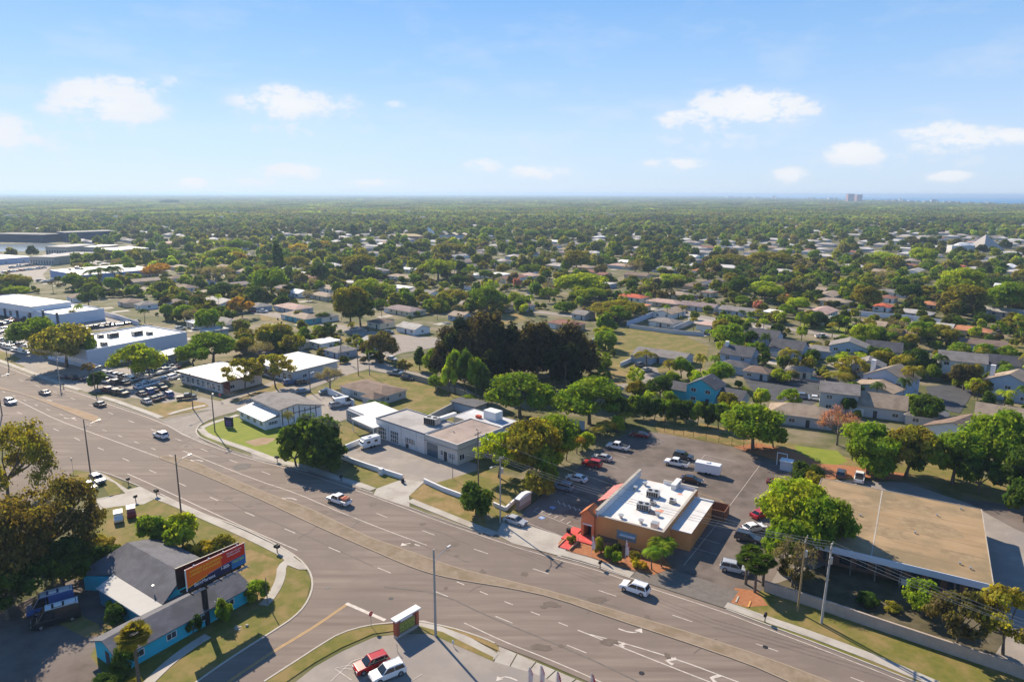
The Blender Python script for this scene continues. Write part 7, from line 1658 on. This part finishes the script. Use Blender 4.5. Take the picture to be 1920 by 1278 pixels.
# restaurant garden
for (a_, b_, c_, d_, k, t_, n_) in ((1110, 1005, 1135, 1038, 'bush', 'olive', 'leafy shrub at the restaurant entrance'), (1130, 1022, 1150, 1050, 'bush', 'green', 'left part of the clipped bright hedge in the garden'), (1145, 1030, 1168, 1056, 'bush', 'green', 'right part of the clipped bright hedge in the garden'), (1145, 1018, 1168, 1038, 'bush', 'deep', 'dark shrub against the orange wall'),
        (1178, 1030, 1203, 1054, 'bush', 'olive', 'leafy shrub right of the garden flag'), (1180, 1044, 1200, 1064, 'bush', 'yellow', 'yellow shrub right of the garden flag'), (1195, 1050, 1215, 1068, 'bush', 'orange', 'orange-yellow shrub at the garden front'), (1062, 1002, 1084, 1020, 'bush', 'olive', 'small shrub left of the red walkway')):
    T(a_, b_, c_, d_, k, t_, n_, N0, foot=2)
for (x, y) in ((1222, 1068), (1240, 1062), (1232, 1050), (1250, 1050)):
    g = U(x, y); plant(g.x, g.y, 3.8, 4.2, 'palm', 'green', 'palm in the clump at the restaurant front corner', N0)
# dark casuarina grove
gi = 0
for (x, y, w, h, t_) in ((835, 716, 10, 17, 'dark brown'), (862, 712, 11, 23, 'deep'), (890, 716, 12, 24, 'dark brown'), (918, 718, 12, 24, 'dark brown'), (948, 722, 12, 23, 'deep'), (978, 726, 12, 23, 'dark brown'), (1008, 730, 12, 23, 'dark brown'), (1038, 730, 12, 22, 'deep'), (1066, 728, 12, 21, 'dark brown'), (1090, 722, 10, 18, 'dark brown'),
                         (850, 690, 11, 19, 'dark brown'), (885, 690, 12, 19, 'dark brown'), (925, 692, 12, 19, 'brown'), (965, 694, 12, 19, 'dark brown'), (1000, 698, 12, 19, 'brown'), (1040, 700, 12, 18, 'dark brown'), (1075, 702, 11, 16, 'dark brown'), (1000, 715, 13, 21, 'deep'), (930, 735, 10, 18, 'deep'), (1060, 742, 11, 17, 'deep')):
    g = U(x, y); plant(g.x, g.y, w * 1.12, h * (.80 + .30 * ((gi * .618) % 1)), 'tall', (t_ if t_ != 'deep' else 'dark green'), 'tall ' + {'dark brown': 'dark brown', 'deep': 'blackish green', 'brown': 'rusty brown'}[t_] + ' casuarina in the dark grove', N0, 'casuarinas of the dark grove'); gi += 1
for (x, y, w, h, t_) in ((853, 738, 5.5, 15, 'green'), (872, 744, 6, 16, 'deep'), (892, 748, 6, 14, 'green'), (905, 752, 5, 12, 'deep')):
    g = U(x, y); plant(g.x, g.y, w, h, 'oak', t_, 'slender green pine with bare stem before the dark grove', N0)
g = U(787, 694); plant(g.x, g.y, 4.2, 9, 'column', 'deep', 'small dark pointed conifer left of the dark grove', '')
g = U(1180, 640); 
for (a_, b_, c_, d_, k, t_) in ((790, 650, 850, 720, 'small', 'green'), (825, 680, 862, 745, 'small', 'lime'), (800, 700, 835, 735, 'small', 'green'), (745, 672, 775, 706, 'sparse', 'brown'), (1185, 655, 1235, 700, 'palm', 'olive'), (1240, 672, 1268, 715, 'palm', 'olive'), (1285, 690, 1316, 720, 'bush', 'green'), (1325, 665, 1352, 700, 'palm', 'green'),
        (1330, 605, 1402, 668, 'oak', 'green'), (1345, 640, 1390, 680, 'small', 'green'), (1455, 650, 1500, 705, 'palm', 'olive'), (1440, 690, 1488, 720, 'bush', 'lime'), (1560, 658, 1652, 692, 'sparse', 'lime'), (1540, 695, 1600, 735, 'palm', 'olive'), (1535, 715, 1560, 745, 'bush', 'deep'),
        (15, 592, 115, 668, 'oak', 'green'), (65, 602, 185, 700, 'oak', 'olive'), (120, 620, 190, 690, 'oak', 'green'), (203, 643, 310, 722, 'sparse', 'lime'), (250, 650, 312, 718, 'small', 'lime'), (345, 618, 455, 692, 'oak', 'green'), (330, 640, 400, 700, 'oak', 'green'), (430, 630, 490, 670, 'small', 'olive'), (470, 602, 558, 664, 'oak', 'olive'), (490, 615, 550, 665, 'small', 'deep'),
        (418, 668, 500, 742, 'sparse', 'olive'), (478, 660, 556, 735, 'sparse', 'olive'), (588, 688, 650, 735, 'bare', 'grey'), (163, 694, 202, 732, 'small', 'deep'), (152, 678, 182, 706, 'sparse', 'orange'), (616, 532, 700, 620, 'oak', 'olive'), (640, 555, 712, 618, 'oak', 'deep'), (590, 585, 620, 606, 'palm', 'deep'), (700, 528, 745, 560, 'oak', 'lime'), (660, 520, 720, 570, 'oak', 'lime'),
        (472, 500, 548, 562, 'oak', 'green'), (388, 528, 446, 566, 'oak', 'deep'), (430, 555, 478, 600, 'sparse', 'orange'), (268, 492, 325, 528, 'oak', 'orange'), (370, 497, 440, 535, 'bare', 'grey'), (148, 546, 186, 578, 'oak', 'deep'), (118, 512, 160, 548, 'oak', 'green'), (160, 500, 215, 545, 'palm', 'deep'), (200, 495, 235, 545, 'palm', 'deep'), (0, 512, 60, 552, 'oak', 'olive'), (5, 535, 58, 562, 'oak', 'lime'),
        (880, 532, 945, 594, 'oak', 'green'), (820, 540, 882, 580, 'oak', 'olive'), (783, 484, 860, 532, 'oak', 'lime'), (640, 475, 710, 522, 'oak', 'olive'), (695, 480, 727, 508, 'oak', 'deep'), (755, 452, 785, 480, 'oak', 'deep'), (800, 455, 880, 486, 'oak', 'olive'), (1030, 508, 1142, 570, 'oak', 'lime'), (1060, 535, 1140, 575, 'oak', 'lime'), (1100, 560, 1215, 610, 'oak', 'olive'), (1130, 570, 1190, 612, 'oak', 'green'),
        (972, 494, 1022, 522, 'oak', 'green'), (1055, 468, 1108, 515, 'oak', 'olive'), (1035, 563, 1078, 590, 'bush', 'green'), (1166, 490, 1215, 520, 'bare', 'grey'), (1230, 500, 1255, 518, 'oak', 'lime'), (1232, 512, 1290, 540, 'oak', 'lime'), (960, 520, 978, 545, 'oak', 'pink'), (1410, 562, 1432, 586, 'oak', 'pink'), (1362, 515, 1405, 566, 'oak', 'deep'), (1398, 525, 1470, 572, 'oak', 'lime'), (1468, 555, 1520, 590, 'oak', 'lime'), (1280, 490, 1300, 505, 'oak', 'deep'),
        (1330, 475, 1400, 506, 'oak', 'olive'), (1395, 470, 1490, 512, 'oak', 'olive'), (1590, 532, 1650, 590, 'oak', 'olive'), (1700, 462, 1755, 505, 'oak', 'lime'), (1620, 470, 1690, 508, 'oak', 'lime'), (1750, 500, 1850, 570, 'oak', 'lime'), (1760, 530, 1850, 600, 'oak', 'olive'), (1840, 525, 1925, 600, 'oak', 'green'), (1890, 540, 1960, 600, 'oak', 'olive'), (1670, 530, 1730, 572, 'oak', 'deep'), (1640, 505, 1680, 540, 'bare', 'grey'), (1365, 590, 1398, 618, 'bush', 'green'), (1400, 582, 1445, 605, 'sparse', 'lime'),
        (380, 462, 462, 500, 'oak', 'lime'), (430, 470, 465, 500, 'oak', 'yellow'), (425, 447, 475, 480, 'oak', 'green'), (540, 455, 578, 482, 'oak', 'yellow'), (590, 450, 622, 474, 'oak', 'yellow'), (485, 458, 510, 474, 'oak', 'yellow'), (530, 478, 585, 512, 'oak', 'olive'), (580, 490, 620, 535, 'oak', 'deep'), (672, 443, 702, 455, 'oak', 'lime'), (510, 432, 532, 450, 'oak', 'deep'), (655, 420, 672, 448, 'column', 'deep'), (705, 420, 730, 440, 'oak', 'deep'), (900, 425, 950, 450, 'oak', 'green'), (300, 468, 345, 486, 'oak', 'green'),
        (230, 402, 262, 425, 'oak', 'green'), (185, 405, 222, 425, 'oak', 'green'), (300, 374, 340, 388, 'oak', 'deep'), (118, 420, 128, 450, 'column', 'deep'), (1165, 450, 1200, 470, 'oak', 'deep'), (1195, 455, 1240, 478, 'oak', 'deep'), (1060, 430, 1085, 450, 'oak', 'yellow'), (1215, 433, 1226, 452, 'column', 'deep'), (1040, 430, 1090, 458, 'oak', 'green'), (980, 430, 1015, 452, 'oak', 'green')):
    T(a_, b_, c_, d_, k, t_)
g = U(523, 520); plant(g.x, g.y, 9, 29, 'column', 'deep', 'tall dark column cypress standing alone', '')
for (x, y) in ((60, 545), (155, 520), (175, 530), (190, 535), (225, 525), (240, 520), (138, 606), (150, 603), (1500, 615), (1520, 610), (1560, 632), (1585, 628), (1610, 640), (1390, 600), (1300, 620), (1250, 598), (1420, 604), (1280, 595), (1670, 650), (1690, 660), (1655, 640), (1730, 620), (1745, 650), (1700, 640), (700, 770), (718, 775), (775, 792), (790, 795), (660, 635), (755, 560), (820, 600), (1015, 515), (895, 520), (1580, 650), (1215, 575), (1455, 600), (1330, 640), (640, 600), (560, 600), (880, 760)):
    g = U(x, y); rr = random.Random(x); plant(g.x, g.y, rr.uniform(3.8, 5.4), rr.uniform(5, 9.5) if y < 700 else 3.4, 'palm' if rr.random() < .8 else 'fanpalm', rr.choice(['olive', 'green', 'deep']))
# the rest of the neighbourhood's individual trees, chosen where the ground is free
ROADS = [((480, 590), (815, 645), 7), ((655, 690), (868, 735), 7), ((700, 543), (1110, 597), 6), ((1255, 584), (1580, 632), 6), ((330, 800), (690, 690), 8), ((1140, 727), (1230, 700), 6), ((1388, 715), (1700, 745), 9), ((1735, 725), (1800, 770), 9), ((1990, 615), (1800, 572), 5)]
RS = [(U(*a_), U(*b_), r_) for a_, b_, r_ in ROADS]
def blocked(x, y, r):
    for a_, b_, q in HOUSES:
        if (x - a_) ** 2 + (y - b_) ** 2 < (r * .5 + q * .72) ** 2: return True
    for a_, b_, q in RS:
        d = b_ - a_; t = max(0, min(1, ((x - a_.x) * d.x + (y - a_.y) * d.y) / d.length_squared)); 
        if math.hypot(x - a_.x - d.x * t, y - a_.y - d.y * t) < q * .7 + r * .5: return True
    return False
def openpx(px, py):
    """streets, lots and the near foreground stay open"""
    if py > 640 and px < 720 and py > 640 + (px - 330) * .0: 
        if px > 460 and py < 690: return False
        return True
    if py > 735 or (px < 270 and py > 560): return True
    if 1150 < px < 1340 and py > 600: return True
    if 790 < px < 1110 and py > 590: return True
    if px < 130 and 485 < py < 530: return True
    if px < 120 and 450 < py < 478: return True
    if 640 < px < 860 and py > 600: return True
    if 460 < px < 650 and 575 < py < 620: return True
    return False
rr = random.Random(21); nt = 0; tries = 0
kinds = ['oak', 'oak', 'small', 'small', 'oak', 'sparse', 'bush', 'bush', 'palm', 'palm', 'bare']
tones = ['green', 'olive', 'deep', 'green', 'lime', 'olive', 'brown', 'deep', 'green', 'olive']
while nt < 400 and tries < 30000:
    tries += 1
    d = 175 * (640 / 175) ** rr.random(); x, y = d * math.tan(R(rr.uniform(-38, 38))), d
    px, py = PJ((x, y, 0)); k = rr.choice(kinds); w = {'oak': rr.uniform(8, 13), 'small': rr.uniform(5, 8), 'sparse': rr.uniform(8, 12), 'bush': rr.uniform(2.5, 4.5), 'palm': rr.uniform(4, 5.5), 'bare': rr.uniform(7, 10)}[k]
    if openpx(px, py) or blocked(x, y, w / 2): continue
    if any((x - a_) ** 2 + (y - b_) ** 2 < ((w / 2 + r_) * .55) ** 2 for a_, b_, r_ in TC): continue
    h = {'oak': w * rr.uniform(.7, .9), 'small': w * rr.uniform(.8, 1.1), 'sparse': w * .8, 'bush': w * .75, 'palm': rr.uniform(6, 11), 'bare': w * .8}[k]
    plant(x, y, w, h, k, 'grey' if k == 'bare' else rr.choice(tones)); nt += 1

fill = 0; tries = 0
while fill < 120 and tries < 8000:
    tries += 1; px, py = rr.uniform(1180, 1950), rr.uniform(612, 790)
    if px < 1345 and py < 705: continue
    if 1400 < px < 1700 and 700 < py < 745 and rr.random() < .7: continue
    g = U(px, py); k = rr.choice(['bush', 'bush', 'palm', 'palm', 'small', 'small', 'oak', 'sparse']); w = {'oak': 8, 'small': 5.5, 'sparse': 7, 'bush': 3, 'palm': 4.6}[k] * rr.uniform(.8, 1.25)
    if blocked(g.x, g.y, w / 2) or any((g.x - a_) ** 2 + (g.y - b_) ** 2 < ((w / 2 + r_) * .5) ** 2 for a_, b_, r_ in TC): continue
    plant(g.x, g.y, w, {'oak': 7, 'small': 5.5, 'sparse': 6.5, 'bush': 2.4, 'palm': 7.5}[k] * rr.uniform(.8, 1.2), k, rr.choice(['deep', 'green', 'olive', 'deep', 'lime'])); fill += 1
# ------------------------------------------------------------------ the far canopy: beyond counting
PRC = bpy.data.collections.new('canopy_prototypes')
def proto(me, nm): o = bpy.data.objects.new(nm, me); PRC.objects.link(o)
for i in range(7): proto(crown(900 + i, 12, 800, .115, (.28, .46), .02, spread=.58, m=M_mix)[0], 'canopy_crown_%02d' % i)
for i in range(3):      # a patch of woodland some 60 m wide as one piece, for the distance
    rs = np.random.RandomState(950 + i); Cs, Ns, Ss = [], [], []
    for k in range(34):
        cx, cy = rs.uniform(-33, 33, 2); rw = rs.uniform(4, 8.5); hh = rs.uniform(6, 12); n = 60
        u = sph(rs, n); u[:, 2] = np.abs(u[:, 2]); p = u * np.array([rw, rw, hh * .55]) + np.array([cx, cy, hh * .45]); Cs.append(p); Ns.append(u + rs.normal(size=u.shape) * .4); Ss.append(rs.uniform(.9, 1.9, n))
    proto(quads_mesh('patch', np.concatenate(Cs), np.concatenate(Ns), np.concatenate(Ss), M_mix, .8, rs), 'canopy_patch_%02d' % i)
def scatter(name, P, S, I, lab, RZ=None):
    n = len(P); me = bpy.data.meshes.new(name); me.vertices.add(n); me.vertices.foreach_set('co', np.asarray(P, dtype=np.float32).ravel())
    for nm, ty, arr in (('sc', 'FLOAT_VECTOR', S), ('rz', 'FLOAT', np.random.RandomState(1).uniform(0, 6.28, n)), ('ix', 'INT', I)):
        at = me.attributes.new(nm, ty, 'POINT'); at.data.foreach_set('vector' if ty == 'FLOAT_VECTOR' else 'value', np.asarray(arr, dtype=np.int32 if ty == 'INT' else np.float32).ravel())
    o = link(name, me, kind='stuff', label=lab, cat='trees'); ng = bpy.data.node_groups.new(name, 'GeometryNodeTree')
    ng.interface.new_socket('Geometry', in_out='INPUT', socket_type='NodeSocketGeometry'); ng.interface.new_socket('Geometry', in_out='OUTPUT', socket_type='NodeSocketGeometry')
    N_, L_ = ng.nodes, ng.links; gi_ = N_.new('NodeGroupInput'); go = N_.new('NodeGroupOutput'); ci = N_.new('GeometryNodeCollectionInfo'); ci.inputs[0].default_value = PRC; ci.inputs[1].default_value = True; ci.inputs[2].default_value = True
    ip = N_.new('GeometryNodeInstanceOnPoints'); ip.inputs['Pick Instance'].default_value = True
    def attr(nm, ty): a = N_.new('GeometryNodeInputNamedAttribute'); a.data_type = ty; a.inputs[0].default_value = nm; return a.outputs['Attribute']
    cx = N_.new('ShaderNodeCombineXYZ'); L_.new(attr('rz', 'FLOAT'), cx.inputs[2])
    e2r = N_.new('FunctionNodeEulerToRotation'); L_.new(cx.outputs[0], e2r.inputs[0])
    L_.new(gi_.outputs[0], ip.inputs['Points']); L_.new(ci.outputs[0], ip.inputs['Instance']); L_.new(attr('ix', 'INT'), ip.inputs['Instance Index']); L_.new(e2r.outputs[0], ip.inputs['Rotation']); L_.new(attr('sc', 'FLOAT_VECTOR'), ip.inputs['Scale']); L_.new(ip.outputs[0], go.inputs[0])
    md = o.modifiers.new('scatter', 'NODES'); md.node_group = ng; return o
from collections import defaultdict
HG = defaultdict(list)
for h_ in HOUSES: HG[(int(h_[0] // 40), int(h_[1] // 40))].append(h_)
def near_house(x, y, r):
    i, j = int(x // 40), int(y // 40)
    for a in (-1, 0, 1):
        for c in (-1, 0, 1):
            for (hx, hy, q) in HG.get((i + a, j + c), ()):
                if (x - hx) ** 2 + (y - hy) ** 2 < (r * .4 + q * .8) ** 2: return True
    return False
def lane(x, y):
    """gaps where the far streets and yards run"""
    u = x * math.cos(GA) + y * math.sin(GA); v = -x * math.sin(GA) + y * math.cos(GA)
    return abs((v % 85) - 42) < 6 or abs((u % 190) - 95) < 5
# rows of bungalows too far and too many to pick apart one by one
M_fr = mat('far_shingle', (.42, .37, .33), (.16, .13, .12), .035, .9, sharp=(.42, .58), c3=(.62, .60, .58), scale3=.028)
M_fw = mat('far_wall', (.60, .58, .54), (.34, .38, .46), .03, .9)
b = MB(); rr = random.Random(19); ca, sa = math.cos(GA), math.sin(GA)
for iu in range(-60, 61):
    for iv in range(-60, 61):
        u = iu * 27 + rr.uniform(-4, 4); v = (iv // 2) * 85 + (iv % 2) * 42 + rr.uniform(-3, 3) - 3
        x, y = u * ca - v * sa, u * sa + v * ca + 900
        if not (520 < y < 1900) or abs(x) > y * .82 or rr.random() < .30: continue
        px, py = PJ((x, y, 0))
        if openpx(px, py) or any((x - h_[0]) ** 2 + (y - h_[1]) ** 2 < 22 ** 2 for i_ in (-1, 0, 1) for j_ in (-1, 0, 1) for h_ in HG.get((int(x // 40) + i_, int(y // 40) + j_), ())): continue
        L, D = rr.uniform(7, 11), rr.uniform(4.5, 6); R_ = lambda a_, c_: (x + a_ * ca - c_ * sa, y + a_ * sa + c_ * ca)
        b.prism([R_(-L, -D), R_(L, -D), R_(L, D), R_(-L, D)], 0, 3, M_fw)
        c4 = [R_(-L - .6, -D - .6) + (3,), R_(L + .6, -D - .6) + (3,), R_(L + .6, D + .6) + (3,), R_(-L - .6, D + .6) + (3,)]; r0, r1 = R_(-L + D, 0) + (4.9,), R_(L - D, 0) + (4.9,)
        for f in ((c4[0], c4[1], r1, r0), (c4[1], c4[2], r1), (c4[2], c4[3], r0, r1), (c4[3], c4[0], r0)): b.face(f, M_fr)
        HG[(int(x // 40), int(y // 40))].append((x, y, 12))
b.obj('far_bungalows', None, label='rows of small hip-roofed bungalows scattered far among the suburban trees', cat='houses', kind='stuff')
P, S, I = [], [], []; rs = np.random.RandomState(4)
for n_, d0, d1, wlo, whi in ((3800, 210, 520, 2.2, 6), (3800, 300, 640, 6, 11), (12500, 560, 1750, 8, 16)):
    for _ in range(n_):
        d = math.sqrt(rs.uniform(d0 ** 2, d1 ** 2)); x = d * math.tan(R(rs.uniform(-41, 41))); y = d
        w = rs.uniform(wlo, whi); px, py = PJ((x, y, 0))
        if openpx(px, py) or (d < 1500 and near_house(x, y, w / 2)) or (d < 950 and lane(x, y)) or (d < 600 and blocked(x, y, w / 2)): continue
        if px < 130 and 452 < py < 476: continue
        if 300 < d < 1000:
            if rs.rand() < .22: continue
            if rs.rand() < .35: w *= .6
        cl = math.sin(x * .011 + 1.3) * math.sin(y * .009 + x * .004) 
        if d < 1100 and cl < -.35 and rs.rand() < .6: continue
        h = w * rs.uniform(.62, .95); P.append((x, y, -.1)); S.append((w / 2, w / 2, h)); I.append(rs.randint(0, 7))
scatter('tree_canopy', P, S, I, 'continuous canopy of mixed green and olive suburban trees stretching into the middle distance')
P, S, I = [], [], []
d = 1650
while d < 21000:
    st = 56 * max(1.0, d / 3200); half = d * math.tan(R(41)); n = int(2 * half / st)
    for k in range(n):
        x = -half + (k + rs.rand()) * st; y = d + rs.uniform(-.5, .5) * st; px, py = PJ((x, y, 0))
        if px > 1340 and py < 371.2 + 15.8 * max(0, (px - 1370) / 550) ** 1.2: continue
        s = st / 56; P.append((x, y, -.5)); S.append((s, s, min(1.35, .8 + .1 * s) * rs.uniform(.8, 1.3))); I.append(7 + rs.randint(0, 3))
    d += st * .92
scatter('distant_canopy', P, S, I, 'blue-green blanket of distant tree canopy reaching the flat horizon')
# pale specks of roofs in the far canopy, too small to pick apart
b = MB(); rr = random.Random(9)
for _ in range(700):
    d = 1500 * (9000 / 1500) ** rr.random(); x = d * math.tan(R(rr.uniform(-39, 39))); px, py = PJ((x, d, 0))
    if px > 1340 and py < 378: continue
    w = rr.uniform(5, 11) * (1 + d / 12000); a = rr.uniform(0, 3); ca, sa = math.cos(a), math.sin(a); b.prism([(x + ca * w - sa * w * .5, d + sa * w + ca * w * .5), (x - ca * w - sa * w * .5, d - sa * w + ca * w * .5), (x - ca * w + sa * w * .5, d - sa * w - ca * w * .5), (x + ca * w + sa * w * .5, d + sa * w - ca * w * .5)], 0, rr.uniform(6, 10))
b.obj('far_roofs', mat('far_roof', (.62, .60, .58), (.36, .32, .30), .01, .9, sharp=(.45, .55)), label='pale specks of roofs scattered through the distant canopy', cat='roofs', kind='stuff')

# ------------------------------------------------------------------ haze
hz = MB(); hz.box(-43000, 43000, -1600, 43000, -1.2, 74); ho = hz.obj('haze', None, kind='stuff', label='thin pale blue air haze over the whole flat country', cat='haze')
hm = bpy.data.materials.new('haze'); hm.use_nodes = True; n_ = hm.node_tree.nodes; n_.clear()
pv = n_.new('ShaderNodeVolumePrincipled'); pv.inputs['Color'].default_value = (.55, .74, 1.0, 1); pv.inputs['Density'].default_value = 1.2e-4; pv.inputs['Anisotropy'].default_value = 0.25
oo = n_.new('ShaderNodeOutputMaterial'); hm.node_tree.links.new(pv.outputs[0], oo.inputs['Volume']); ho.data.materials.append(hm)
finalize_labels()
for o in SC.objects:
    if 'label' in o and len(o['label'].split()) > 16: print('LONG', o['label'])

print('top-level', sum(1 for o in SC.objects if o.parent is None), 'all', len(SC.objects), 'houses', len(HOUSES), 'recs', len(REC), 'trees', nt)
